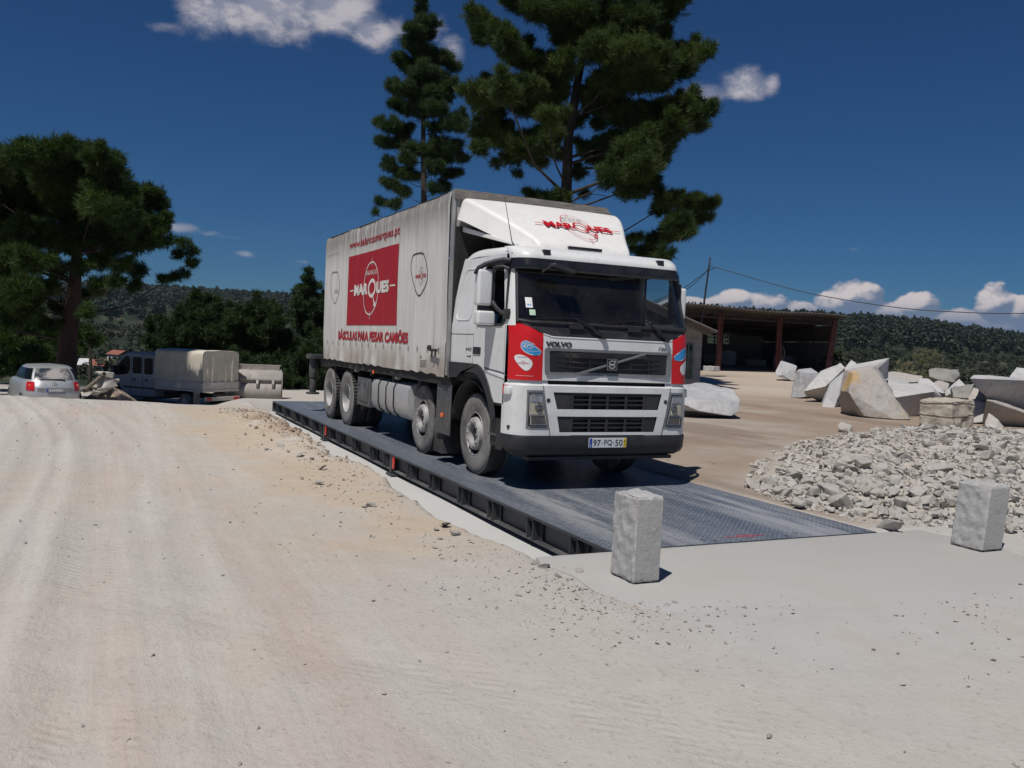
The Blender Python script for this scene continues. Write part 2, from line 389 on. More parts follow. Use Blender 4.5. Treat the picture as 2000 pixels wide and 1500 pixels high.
def terrain(x, y, fine=True):
    x = np.asarray(x, float); y = np.asarray(y, float)
    a = (x - CAMP[0]) * RH[0] + (y - CAMP[1]) * RH[1]; b = (x - CAMP[0]) * FH[0] + (y - CAMP[1]) * FH[1]
    q = a / np.maximum(b, 6.0)
    wr = sst(-.06, .10, q); wrr = sst(.37, .44, q)
    kr = np.interp(q, [.15, .38, .48, .585, .8], [.86, .82, .72, .50, .35])
    right = ip(PRt, b) * (1 - wrr) + ip(PRR, b) * wrr
    right = np.where(b > 320, right * kr, right)
    left = ip(PLf, b) * np.where(b > 400, np.interp(q, [-.7, -.45, -.35, -.22, -.1], [1.06, 1.0, 1.0, .95, .9]), 1.0)
    left = left - .36 * sst(-.30, -.36, q) * sst(21, 28, b) * (1 - sst(48, 60, b))
    z = left * (1 - wr) + right * wr
    far = sst(60, 250, b)
    z = z + far * (fbm(x, y, 1 / 160., 4, 5) * 4 + fbm(x, y, 1 / 45., 3, 9) * 1.5)
    near = 1 - sst(50, 90, np.abs(b))
    z = z + near * (fbm(x, y, .22, 3, 2) * .035)
    if fine:
        nn = near * (1 - sst(16, 34, b))
        z = z + nn * (fbm(x, y, 1.1, 4, 3) * .016 + fbm(x, y, 5.5, 3, 4) * .006)
        # wheel ruts running along the weighbridge
        yy = y + .12 * np.sin(x * .35) + .010 * (x - 3) ** 2 * 0.5
        for c, w, amp in ((-5.45, .20, .026), (-7.3, .22, .024), (-4.75, .15, .014), (-8.6, .25, .018), (-6.2, .14, .014), (-5.9, .10, .010)):
            d = yy - c; g = np.exp(-(d / w) ** 2)
            z = z - nn * g * amp + nn * g * .006 * np.sin(x * 44 + 5 * np.abs(d) / w) * (.5 + fbm(x, y, .8, 2, 77)) + nn * .010 * np.exp(-((np.abs(d) - w * 1.35) / (w * .4)) ** 2)
        dd = (y + 4.1) * .80 - (x - 6.0) * .60; g = np.exp(-(dd / .20) ** 2) * sst(3.5, 5, x); z = z - nn * g * (.016 - .006 * np.sin(40 * dd))
        global RUT; RUT = nn * np.clip(sum(np.exp(-(((yy - c) / (w * 1.5)) ** 4)) for c, w in ((-5.45, .20), (-7.3, .22), (-8.6, .25))) + np.exp(-((dd / .30) ** 4)) * sst(3.5, 5, x), 0, 1) * sst(-.25, .35, fbm(x, y, .6, 3, 91))
        bank_ = np.exp(-((y + 2.75) / .45) ** 2) * sst(-9, -7, x) * (1 - sst(-2.6, -.8, x))
        z = z + bank_ * (.08 + .11 * fbm(x, y, 2.4, 4, 31) + .09 * np.abs(fbm(x, y, 5, 3, 33)))
    m = RUBH(x, y); z = z + m
    # pit and trench round the weighbridge
    yt = np.interp(x, [p[0] for p in BANK], [p[1] for p in BANK]) + .10 * fbm(x, y * 0, 1.3, 4, 21) + .03 * fbm(x, y, 7, 3, 22)
    dep = sst(0, 1, (y - yt) / (.26 + .08 * fbm(x, y, 1.5, 2, 24))) * (1 - sst(1.44, 1.48, y)) * (1 - sst(4.20, 4.26, x)) * sst(-12.3, -12.05, x)
    z = z * (1 - dep) + dep * -.36
    ap = sst(4.05, 4.2, x) * (1 - sst(4.9, 6.3, x + .5 * fbm(x, y, .9, 4, 41))) * sst(-2.6, -2.0, y + .25 * fbm(x, y, 1.2, 4, 42)) * (1 - sst(1.6, 2.4, y + .2 * fbm(x, y, 1.2, 4, 43)))
    rm0 = sst(-13.8, -12.6, x) * (1 - sst(-11.8, -11.0, x)) * sst(-3.2, -2.0, y) * (1 - sst(2, 4, y)); z = np.where(dep > .02, z, z * (1 - rm0) - .02 * rm0)
    rm = sst(3.9, 4.2, x) * (1 - sst(8.2, 9.5, x)) * sst(-4.2, -3.2, y) * (1 - sst(4.5, 6, y)); z = np.where(dep > .02, z, z * (1 - rm) + rm * (.016 + .45 * z))
    z = z - .045 * ap * (1 - dep)
    ap2 = sst(-12.0, -12.2, x) * sst(-14.5, -13.5, x) * sst(-2.2, -1.9, y) * (1 - sst(1.8, 2.2, y)); z = z - .02 * ap2 * (1 - dep)
    return z
def RUBH(x, y):
    d = poly_sd(RUB, x, y)
    return np.clip(sst(.0, 1.7, d), 0, 1) * (.24 + .14 * fbm(x, y, .35, 3, 51)) * (d > 0)
def Hz(x, y): return float(terrain(np.array([x]), np.array([y]))[0])
def axis(lo, hi, st, far):
    v = list(np.arange(lo, hi + 1e-6, st)); s = st; p = hi
    while p < far: s *= 1.075; p += s; v.append(p)
    s = st; p = lo
    while p > -far: s *= 1.075; p -= s; v.insert(0, p)
    return np.array(v)
gx = axis(-13.0, 9.2, .055, 3200); gy = axis(-9.0, 7.0, .055, 3200)
GX, GY = np.meshgrid(gx, gy); gx_, gy_ = GX.ravel(), GY.ravel()
gz = terrain(gx_, gy_); rut_ = RUT
nx_, ny_ = len(gx), len(gy)
ii = (np.arange(ny_ - 1)[:, None] * nx_ + np.arange(nx_ - 1)[None, :]).ravel()
GF = np.stack([ii, ii + 1, ii + nx_ + 1, ii + nx_], 1)
# surface kinds -> base colour attribute
ga = (gx_ - CAMP[0]) * RH[0] + (gy_ - CAMP[1]) * RH[1]; gb = (gx_ - CAMP[0]) * FH[0] + (gy_ - CAMP[1]) * FH[1]; gq = ga / np.maximum(gb, 4)
def cmix(a, b, w): return a * (1 - w[:, None]) + np.array(b) * w[:, None]
n1_ = fbm(gx_, gy_, .35, 4, 61); n2_ = fbm(gx_, gy_, 1.4, 4, 62); n3_ = fbm(gx_, gy_, .12, 3, 63)
col = np.tile(np.array([.445, .425, .395]), (len(gx_), 1))
strk = fbm(gx_ * .22, gy_ * 3.0 + .35 * np.sin(gx_ * .35), 1.0, 4, 64)
col = cmix(col, (.47, .41, .36), sst(.0, .5, n1_ * .8 + n2_ * .4) * .55)
col = cmix(col, (.44, .37, .335), sst(.1, .6, strk) * (1 - sst(-4.0, -3.0, gy_)) * .5)
col = cmix(col, (.51, .495, .47), sst(.05, .6, -strk) * (1 - sst(-4.2, -3.2, gy_)) * .6)
bankc = np.exp(-((gy_ + 3.2) / 1.1) ** 2) * sst(-12, -9, gx_) * (1 - sst(3.0, 5.0, gx_))
col = cmix(col, (.47, .385, .29), np.clip(bankc * (1.0 + n2_ * 1.1), 0, 1) * .75)
clod = np.exp(-((gy_ + 2.62) / .34) ** 2) * sst(-10, -7.5, gx_) * (1 - sst(-2.6, -1.0, gx_))
col = cmix(col, (.30, .22, .16), np.clip(clod * (.6 + 1.6 * n2_), 0, 1) * .75)
rsand = sst(.06, .14, gq) * sst(9, 12, gb) * (1 - sst(3.6, 4.6, gx_))
rsand = np.maximum(rsand, sst(1.45, 1.7, gy_) * (1 - sst(3.2, 4.2, gx_)) * sst(-14, -11, gx_))
col = cmix(col, (.285, .222, .172), np.clip(rsand * (.85 + .5 * n1_ + .3 * n2_), 0, 1) * .92)
col = cmix(col, (.20, .150, .118), rsand * sst(.0, .55, fbm(gx_ * .35, gy_ * 1.2, .6, 4, 66)) * .6)
rubc = sst(-.3, .5, poly_sd(RUB, gx_, gy_)); col = cmix(col, (.44, .415, .375), rubc)
apc = sst(3.6, 4.4, gx_ + .3 * n2_) * (1 - sst(6.0, 8.2, gx_ + .9 * n1_ + .5 * n2_)) * sst(-2.7, -1.9, gy_ + .4 * n2_) * (1 - sst(2.2, 3.8, gy_ - .5 * n1_))
col = cmix(col, (.41, .406, .396), apc * .92)
col = cmix(col, (.47, .405, .335), rsand * sst(27, 40, gb) * (1 - sst(54, 60, gb)) * np.clip(.75 + .8 * n3_, 0, 1))
tren = sst(-.1, -.25, gz) * (gb < 25); col = cmix(col, (.40, .395, .375), tren * .7)
veg = sst(56, 66, gb) * (1 - sst(.06, .12, gq) * (1 - sst(86, 96, gb)) * (1 - sst(.38, .42, gq)))
veg = np.maximum(veg, sst(34, 42, gb) * sst(.42, .47, gq)); veg = np.maximum(veg, sst(44, 50, gb) * (1 - sst(-.34, -.28, gq)))
veg = np.maximum(veg, sst(30, 34, gb) * (1 - sst(-.62, -.58, gq)))
vn = fbm(gx_, gy_, 1 / 40., 5, 71)
vcol = cmix(np.tile(np.array([.022, .032, .019]), (len(gx_), 1)), (.040, .048, .028), sst(-.1, .5, vn))
vcol = cmix(vcol, (.15, .125, .09), sst(.30, .55, fbm(gx_, gy_, 1 / 24., 4, 72)) * .55 * (1 - sst(650, 800, gb)))
col = col * (1 - veg[:, None]) + vcol * veg[:, None]
rgba = np.concatenate([col, np.ones((len(col), 1))], 1)
M_ground = bpy.data.materials.new('dusty_ground'); M_ground.use_nodes = True
t = NT(M_ground.node_tree); b_ = M_ground.node_tree.nodes['Principled BSDF']; P_ = t.pos()
base = t.mix(1.0, t.attr('tint', 'Color'), (1.03, 1.02, 1.005), 'MULTIPLY')
conc_ = t.m('SUBTRACT', 1.0, t.m('MULTIPLY', t.attr('trowelled'), .8)); nA = t.noise(P_, 3.2, 7, .7); nB = t.noise(P_, 22, 5, .65); nC = t.noise(P_, 95, 3, .6)
c = t.mix(t.ramp(nA, .3, .7, 0, .30), base, t.mix(1.0, base, (.80, .78, .76), 'MULTIPLY'))
c = t.mix(t.m('MULTIPLY', conc_, t.ramp(nB, .55, .70, 0, .55)), c, t.mix(1.0, c, (.70, .68, .66), 'MULTIPLY'))
c = t.mix(t.ramp(nB, .42, .28, 0, .45), c, t.mix(1.0, c, (1.14, 1.14, 1.13), 'MULTIPLY'))
c = t.mix(t.m('MULTIPLY', conc_, t.ramp(nC, .62, .70, 0, .6)), c, t.mix(1.0, c, (.60, .57, .54), 'MULTIPLY'))
tr1 = t.noise(t.mapv(P_, (.30, 9, 1)), 1.6, 5, .7, .5); tr2 = t.noise(t.mapv(P_, (5.5, 16, 1)), 1.7, 3, .6)
sx_ = t.node('ShaderNodeSeparateXYZ'); t.l.new(P_, sx_.inputs[0])
lf = t.m('MULTIPLY', t.ramp(sx_.outputs[1], -3.2, -4.4), t.ramp(sx_.outputs[0], -40, -18))
c = t.mix(t.m('MULTIPLY', t.ramp(tr1, .50, .66, 0, .22), lf), c, t.mix(1.0, c, (.80, .76, .74), 'MULTIPLY'))
c = t.mix(t.m('MULTIPLY', t.ramp(tr1, .48, .36, 0, .35), lf), c, t.mix(1.0, c, (1.10, 1.10, 1.10), 'MULTIPLY'))
t.put(b_.inputs['Base Color'], c); b_.inputs['Roughness'].default_value = .95; b_.inputs['Specular IOR Level'].default_value = .12
hsum = t.m('ADD', t.m('MULTIPLY', nA, .9), t.m('ADD', t.m('MULTIPLY', nB, .55), t.m('MULTIPLY', nC, .22)))
hsum = t.m('ADD', hsum, t.m('MULTIPLY', t.m('MULTIPLY', tr2, lf), .28))
chev = t.m('SINE', t.m('ADD', t.m('MULTIPLY', sx_.outputs[0], 2 * PI / .085), t.m('MULTIPLY', t.m('PINGPONG', sx_.outputs[1], .14), 2 * PI / .10)))
hsum = t.m('ADD', hsum, t.m('MULTIPLY', t.m('MULTIPLY', chev, t.m('MULTIPLY', t.attr('rut'), t.ramp(nA, .35, .6))), .15))
t.put(b_.inputs['Normal'], t.bump(t.m('MULTIPLY', hsum, conc_), .65, .024))
me = fast_mesh('ground', np.stack([gx_, gy_, gz], 1), GF, M_ground, smooth=True, attrs={'tint': ('POINT', 'FLOAT_COLOR', rgba), 'trowelled': ('POINT', 'FLOAT', apc), 'rut': ('POINT', 'FLOAT', rut_)})
tag(link_mesh('ground', me), kind='structure')

def m_conc(name, col, warm):
    m = bpy.data.materials.new(name); m.use_nodes = True; t = NT(m.node_tree); b = m.node_tree.nodes['Principled BSDF']; P = t.pos()
    a = t.noise(P, 1.1, 6, .65, .3); f = t.noise(P, 30, 5, .65); g = t.noise(P, 6, 5, .7)
    c = t.mix(t.ramp(a, .35, .7), col, warm); c = t.mix(t.ramp(g, .55, .75, 0, .35), c, t.mix(1.0, c, (.82, .81, .8), 'MULTIPLY'))
    c = t.mix(t.ramp(f, .6, .72, 0, .3), c, t.mix(1.0, c, (.75, .74, .73), 'MULTIPLY'))
    t.put(b.inputs['Base Color'], c); b.inputs['Roughness'].default_value = .9; b.inputs['Specular IOR Level'].default_value = .2
    t.put(b.inputs['Normal'], t.bump(t.m('ADD', t.m('MULTIPLY', f, .5), g), .35, .012)); return m
M_conc = m_conc('raw_concrete', (.392, .388, .378), (.385, .37, .345)); M_conc2 = m_conc('trench_concrete', (.50, .50, .49), (.47, .465, .45))
mb = MB()                                                                   # concrete apron at the near end
ol = [(4.185, -2.30), (4.40, -2.36), (4.75, -2.28), (5.2, -2.34), (5.7, -2.2), (6.2, -2.0), (6.35, -1.2), (6.3, .4), (6.3, 1.4), (5.9, 2.2), (5.2, 2.25), (4.6, 2.35), (4.185, 2.20)]
mb.prism([(x, y, -.40) for x, y in ol], (0, 0, .40)); ao = mb.build('concrete_apron', [M_conc], bevel=.012, seg=2, smooth=30); tag(ao, kind='structure')
mb = MB(); mb.grid(lambda u, v: (-12.6 + 16.78 * u, -3.0 + 4.4 * v, -.315 + .006 * math.sin(9 * u * 3)), 60, 8); tag(mb.build('trench_floor', [M_conc2]), kind='structure')
# ------------------------------------------------------------------ the truck (front axle over the origin, nose towards +x)
M_white = mat('cab_white', (.70, .71, .705), .32, 0, .03, 3, DUST, .35, spec=.5, coat=.25, dirtscale=2.6, dlo=.5, dhi=.85, spots=.35)
M_white2 = mat('fairing_white', (.77, .76, .73), .4, 0, .03, 3, (.42, .40, .36), .35, dirtscale=5, dlo=.55, dhi=.8, spots=.25)
M_blk = mat('black_plastic', (.020, .021, .025), .5, 0, .2, 9, DUST, .05, dirtscale=4)
M_blk2 = mat('visor_black', (.016, .017, .020), .16, 0, .2, 5, DUST, .05)
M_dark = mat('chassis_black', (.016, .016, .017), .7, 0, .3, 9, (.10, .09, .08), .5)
M_int = mat('cab_interior', (.028, .028, .032), .8, 0, .2, 6)
M_grey = mat('grille_grey', (.20, .215, .225), .42, .3, .08, 9, DUST, .2)
M_red = mat('red_film', (.56, .012, .016), .35, 0, .04, 3, spec=.4)
M_blue = mat('blue_film', (.03, .27, .60), .4, 0, .05, 3)
M_wfilm = mat('white_film', (.72, .72, .72), .4, 0, .03, 3)
M_ink = mat('dark_lettering', (.035, .038, .045), .4, 0, .1, 5)
M_alu = mat('dusty_aluminium', (.36, .36, .36), .48, .55, .12, 5, (.40, .375, .34), .45, dirtscale=3)
M_galv = mat('galvanised_sheet', (.17, .175, .18), .42, .75, .22, 4, (.22, .21, .2), .3, stretch=(4, 4, .6))
M_tank = mat('tank_aluminium', (.48, .48, .48), .38, .35, .05, 4, (.42, .395, .36), .6, dirtscale=1.8)
M_tyre = mat('tyre_rubber', (.050, .047, .044), .85, 0, .3, 9, (.29, .28, .27), .85, bump=.15, bscale=30, dirtscale=2.4, dlo=.2, dhi=.75)
M_tread = mat('tyre_tread', (.042, .041, .040), .9, 0, .3, 9, (.20, .185, .17), .5, dirtscale=4)
M_rim = mat('wheel_silver', (.40, .395, .39), .48, .15, .1, 6, (.34, .32, .29), .5)
M_glass = glass('windscreen_glass', dark=.92, dust=.05)
M_sglass = glass('door_glass', dark=.95, dust=.03)
M_lens = mat('lamp_lens', (.30, .33, .38), .08, .7, .35, 14, spec=.8, coat=.6)
M_lenslow = mat('lamp_lower_lens', (.07, .07, .075), .15, .4, .3, 12, coat=.5)
M_lampcream = mat('lamp_bowl', (.44, .41, .33), .3, .15, .1, 9, coat=.4)
M_chrome = mat('lamp_rim_bright', (.6, .6, .6), .2, .9, .05, 5)
M_orange = mat('orange_lens', (.85, .17, .05), .3, 0, .05, 5)
M_redl = mat('red_lens', (.55, .02, .02), .3, 0, .1, 9)
M_yel = mat('plate_yellow', (.75, .50, .02), .4, 0, .05, 5)
M_pblue = mat('plate_blue', (.02, .07, .38), .4, 0, .05, 5)
M_ticket = mat('paper_green', (.50, .66, .50), .6, 0, .1, 5)
M_seat = mat('seat_cloth', (.035, .036, .042), .9, 0, .2, 8)

truck = empty('lorry'); tag(truck, 'white four-axle lorry with a grey-white curtain-sided body standing on the dark weighbridge', 'lorry')

# ---------- cab surfaces
def lerpz(z, tab):
    if z <= tab[0][0]: return tab[0][1]
    for (a, p), (b, q) in zip(tab, tab[1:]):
        if z <= b: return p + (q - p) * (z - a) / (b - a)
    return tab[-1][1]
XC = [(.38, 1.33), (.46, 1.42), (.66, 1.455), (.9, 1.46), (1.23, 1.45), (1.30, 1.435), (1.8, 1.425), (1.95, 1.39), (2.6, 1.175), (2.9, 1.10)]
WD = [(1.9, 1.245), (2.72, 1.165), (3, 1.15)]
xc = lambda z: lerpz(z, XC)
wd = lambda z: lerpz(z, WD)
XR = [(1.8, -.70), (2.14, -.645), (2.54, -.565), (2.78, -.47), (2.86, -.40), (2.91, -.28)]
def plan(t, z, off=0.0, x0=None, w=None, rx=.30, fl=.80):
    """front outline: t 0 centre .. .6 start of the corner .. 1 end of the corner; returns x, y, normal"""
    w = w or wd(z); x0 = xc(z) if x0 is None else x0; ys = fl * w
    if t <= .6:
        y = ys * t / .6; x = x0 - .02 * (y / ys) ** 2; nx, ny = 1.0, .05 * y / ys
    else:
        a = (t - .6) / .4 * PI / 2; x = x0 - .02 - rx + rx * math.cos(a); y = ys + (w - ys) * math.sin(a)
        nx, ny = math.cos(a) / rx, math.sin(a) / (w - ys); l = math.hypot(nx, ny); nx /= l; ny /= l
    return x + nx * off, y + ny * off
def fx(y, z, off=0.0, x0=None, w=None, rx=.30, fl=.80):
    w = w or wd(z); x0 = xc(z) if x0 is None else x0; ys = fl * w; y_ = abs(y)
    if y_ <= ys: return x0 - .02 * (y_ / ys) ** 2 + off
    q = min(.999, (y_ - ys) / (w - ys)); return x0 - .02 - rx + rx * math.sqrt(1 - q * q) + off * 1.2
def tof(y, w, fl=.80):
    ys = fl * w
    if y <= ys: return .6 * y / ys
    return .6 + .4 * math.asin(min(1, (y - ys) / (w - ys))) / (PI / 2)
def fpatch(mb, ya, yb, zl, zh, off=0.0, nu=10, nv=6, mi=0, **kw):
    """patch of the front, ya/yb/zl/zh numbers or functions; mirrored ranges keep their sign"""
    fy = lambda q, z: q(z) if callable(q) else q
    fz = lambda q, y: q(y) if callable(q) else q
    def fn(u, v):
        y = fy(ya, 0) + (fy(yb, 0) - fy(ya, 0)) * u if not (callable(ya) or callable(yb)) else None
        if y is None:
            z = zl + (zh - zl) * v; y = fy(ya, z) + (fy(yb, z) - fy(ya, z)) * u
        else:
            z = fz(zl, y) + (fz(zh, y) - fz(zl, y)) * v
        return (fx(y, z, off, **kw), y, z)
    mb.grid(fn, nu, nv, mi)
def cpatch(mb, t0, t1, zl, zh, off=0.0, nu=10, nv=6, mi=0, sides=(-1, 1), **kw):
    """patch by outline parameter; zl/zh functions of |y| or numbers"""
    fz = lambda q, y: q(y) if callable(q) else q
    for s in sides:
        def fn(u, v):
            t_ = t0 + (t1 - t0) * u; y = plan(t_, 1.6, 0)[1]; z = fz(zl, y) + (fz(zh, y) - fz(zl, y)) * v
            x, y = plan(t_, z, off, **kw); return (x, s * y, z)
        mb.grid(fn, nu, nv, mi, flip=s > 0)
# cowl edge (upper border of the white / red panels)
def cowl(y): 
    y = abs(y)
    return 1.80 if y < .78 else 1.80 + .045 * min(1, (y - .78) / .17) + (0 if y < .95 else .10 * min(1, (y - .95) / .22) ** .8)
ZW0 = 1.30
body = MB()
T9 = tof(.90, 1.245)
# centre panel
fpatch(body, -.90, .90, ZW0, cowl, 0.0, 36, 5)
fpatch(body, -.90, .90, lambda y: cowl(y), lambda y: cowl(y) + .012, 0.006, 36, 1)       # rolled upper edge
# side walls
ARCH = [(-.70, 1.43), (.12, 1.435), (.34, 1.43), (.45, 1.395), (.53, 1.355), (.62, 1.28), (.72, 1.18), (.80, 1.06), (.84, 1.0), (1.13, 1.0)]
arch = lambda x: lerpz(x, ARCH)
def sy(x, z): return wd(z)
DX0, DX1 = .15, 1.13
def spatch(mb, xa, xb, zl, zh, off, nu, nv, sides=(-1, 1), mi=0):
    g = lambda q, w: q(w) if callable(q) else q
    for s in sides:
        def fn(u, v):
            if callable(xa) or callable(xb):
                z = zl + (zh - zl) * v; x = g(xa, z) + (g(xb, z) - g(xa, z)) * u
            else:
                x = xa + (xb - xa) * u; z = g(zl, x) + (g(zh, x) - g(zl, x)) * v
            return (x, s * (sy(x, z) + off), z)
        mb.grid(fn, nu, nv, mi, flip=s < 0)
xr = lambda z: lerpz(z, XR)
spatch(body, -.70, DX0, arch, 1.8, 0, 10, 4)
spatch(body, xr, lambda z: DX0 + max(0, (z - 1.8)) * .17, 1.8, 2.78, 0, 10, 10)
# corner below the door mirror down to the bumper, A pillar
spatch(body, 1.10, 1.13, 1.0, 1.92, 0, 2, 6)
ap0 = lambda z: 1.10 - max(0, z - 1.92) * .30
cx1 = lambda z: plan(1.0, z)[0]
spatch(body, ap0, cx1, 1.92, 2.62, 0.004, 2, 6)
for s in (-1, 1):
    def fn(u, v):
        z = 1.92 + .68 * v; x, y = plan(1.0 - .17 * u, z, .004); return (x, s * y, z)
    body.grid(fn, 4, 6, 0, flip=s > 0)
spatch(body, lambda z: DX0 + (z - 1.8) * .17, lambda z: cx1(z) + .06, 2.665, 2.78, 0, 8, 2)
# roof
ZT = [(-.5, 2.90), (.0, 2.915), (.6, 2.895), (1.0, 2.86)]
def roofn(u, v):
    q = abs(2 * v - 1); s = 1 if v > .5 else -1
    if q < .7: y = 1.04 * q / .7; dz = .012 * (q / .7) ** 2
    else: a = (q - .7) / .3 * PI / 2; y = 1.04 + .122 * math.sin(a); dz = .012 + .11 * (1 - math.cos(a))
    x = -.36 + 1.38 * u
    z = lerpz(x, ZT) - dz; z = max(z, 2.775)
    if u < .10: k = 1 - u / .10; x -= .10 * k; z -= .10 * k * k; z = max(z, 2.775)
    return (x, s * y, z)
body.grid(roofn, 14, 28)
# rear wall of the cab
body.grid(lambda u, v: (xr(1.2 + 1.6 * v), (2 * u - 1) * (wd(1.2 + 1.6 * v) - .002), 1.2 + 1.6 * v), 6, 8)
# white band over the visor
body.grid(lambda u, v: (lambda p: (p[0], p[1], 2.715 + .15 * v))(plan(abs(2 * u - 1), 2.72, 0, x0=1.235 - .17 * v ** 2.2, w=1.165, rx=.26) if u >= .5 else (lambda q: (q[0], -q[1]))(plan(abs(2 * u - 1), 2.72, 0, x0=1.235 - .17 * v ** 2.2, w=1.165, rx=.26))), 40, 6)
cab = body.build('cab', [M_white], truck, smooth=50)
# seams and creases of the shell
sm = MB()
for s in (-1,):
    sm.bx(-.695, DX0, s * 1.2465, s * 1.2440, 1.797, 1.806)
    sm.tube([(DX0, s * 1.246, 1.44), (DX0, s * 1.246, 1.8), (DX0 + .09, s * 1.205, 2.30), (DX0 + .15, s * 1.170, 2.68), (.42, s * 1.10, 2.86)], .004, 5)
sm.tube([(.54, -1.246, 1.395), (.98, -1.247, 1.368), (1.12, -1.247, 1.355)], .008, 5)
sm.build('panel_seam', [M_ink], cab, smooth=0)
cr = MB()
cr.prism([(.54, -1.245, 1.372), (.56, -1.245, 1.352), (1.125, -1.245, 1.295), (1.125, -1.245, 1.335)], (0, -.012, 0))
cr.build('door_crease', [M_white], cab, bevel=.004)
rc = MB()                                                                     # pressed window panel
rp = smooth_poly([(-.47, 2.0), (.05, 2.0), (.08, 2.62), (-.34, 2.66)], 3)
rp = [(-.50, 2.06), (-.46, 2.0), (-.40, 1.985), (-.08, 1.985), (-.02, 2.0), (.03, 2.06), (.10, 2.55), (.08, 2.62), (.02, 2.645), (-.28, 2.645), (-.35, 2.62), (-.39, 2.55)]
rc.tube([(x, -(wd(z) + .001), z) for x, z in rp + rp[:1]], .009, 6)
rc.build('pressed_panel', [M_white], cab)
# door windows and frames
for s in (-1, 1):
    wf = MB()
    win = [(.24, 1.95), (.33, 2.665), (.98, 2.665), (1.075, 2.06), (1.07, 1.97), (1.0, 1.925), (.62, 1.915), (.30, 1.925)]
    wf.tube([(x, s * (wd(z) + .003), z) for x, z in win + win[:1]], .017, 6)
    fr = wf.build('window_frame', [M_blk], truck)
    gw = win if s > 0 else [(.245, 1.95), (.262, 2.07), (1.068, 2.045), (1.07, 1.97), (1.0, 1.925), (.62, 1.915), (.30, 1.925)]
    g = MB(); g.add([(x, s * (wd(z) - .012), z) for x, z in gw], [tuple(range(len(gw)))])
    g.build('window_glass', [M_sglass], fr, smooth=0)
    dd = MB()
    spatch(dd, DX0, 1.10, arch, lambda x: 1.80 if x < .24 else 1.925, .003, 16, 5, sides=(s,))
    spatch(dd, lambda z: DX0 + (z - 1.8) * .17, lambda z: .235 + max(0, z - 1.93) * .125, 1.8, 2.665, .002, 2, 8, sides=(s,))
    door = dd.build('door', [M_white], truck, smooth=50)
    if s < 0:
        h = MB(); h.bx(.165, .40, -1.262, -1.246, 1.555, 1.645); hh = h.build('handle', [M_blk], door, bevel=.008)
        h = MB(); h.bx(.275, .375, -1.272, -1.262, 1.60, 1.632); h.build('grip', [M_blk2], hh, bevel=.004)
        F = Flat(); F.text('440', -.105, .095, 1.585, 1.635, 0, .008, .12); F.rect(-.05, .06, 1.514, 1.526); F.poly([(.06, 1.50), (.085, 1.54), (.06, 1.54), (.04, 1.526)])
        F.lay('lettering', [M_ink], cab, lambda x, y: (x, -1.2475, y))
# interior
it = MB()
it.bx(-.55, 1.2, -1.19, 1.19, 1.26, 1.30); it.bx(-.55, -.50, -1.13, 1.13, 1.3, 2.75)
it.bx(-.5, .9, -1.06, 1.06, 2.70, 2.73)
it.bx(-.46, .24, -1.13, -1.10, 1.3, 2.66); it.bx(-.46, .24, 1.10, 1.13, 1.3, 2.66)
it.grid(lambda u, v: (.82 + .42 * v, (2 * u - 1) * 1.12, 1.90 + .07 * math.sin(PI * min(1, v * 1.3)) * (1.2 if abs(u - .72) < .16 else .8)), 24, 6)
it.bx(.80, .84, -1.12, 1.12, 1.4, 1.91)
it.build('cab_lining', [M_int], truck, bevel=0, smooth=30)
for y in (-.62, .62):
    st = MB(); st.bx(-.28, .30, y - .27, y + .27, 1.55, 1.72); st.box((-.30, y, 2.0), (.16, .52, .66), rot=Matrix.Rotation(R(-10), 3, 'Y')); st.box((-.38, y, 2.42), (.12, .30, .2))
    st.build('seat', [M_seat], truck, bevel=.05, seg=3)
sw = MB(); sw.lathe([(.225 + .014 * math.cos(a), .014 * math.sin(a)) for a in [2 * PI * k / 8 for k in range(9)]], (0, 0, 0), 'z', 28)
sw.box((0, 0, -.01), (.40, .04, .02)); sw.box((.1, 0, -.01), (.2, .04, .02)); sw.cyl((0, 0, -.02), (0, 0, -.3), .035)
swo = sw.build('steering_wheel', [M_blk], truck); swo.location = (.62, .62, 2.06); swo.rotation_euler = (0, R(38), 0)
# windscreen
ws = MB()
fpatch(ws, lambda z: -(.945 * wd(z)), lambda z: .945 * wd(z), 1.965, 2.63, -.004, 30, 8)
wsg = ws.build('windscreen', [M_glass], truck, smooth=80)
fr = MB()
def wsp(y, z, off=.008): return (fx(y, z, off), y, z)
wb = [wsp(-1.165 * k / 10, 1.965 + (.02 if abs(k) > 9 else 0)) for k in range(10, -11, -1)]
fr.tube(wb, .022, 8)
for s in (-1, 1): fr.tube([wsp(s * .95 * wd(z), z) for z in (1.96, 2.1, 2.25, 2.4, 2.55, 2.63)], .022, 8)
fr.build('windscreen_frame', [M_blk], wsg)
F = Flat(); F.rect(-1.085, -1.01, 2.13, 2.25, 0); F.rect(-1.055, -.985, 2.045, 2.11, 1); F.rect(-1.07, -1.025, 2.155, 2.175, 2)
F.lay('ticket', [M_wfilm, M_ticket, M_blue], wsg, lambda x, y: (fx(x, y, .012), x, y), .03)
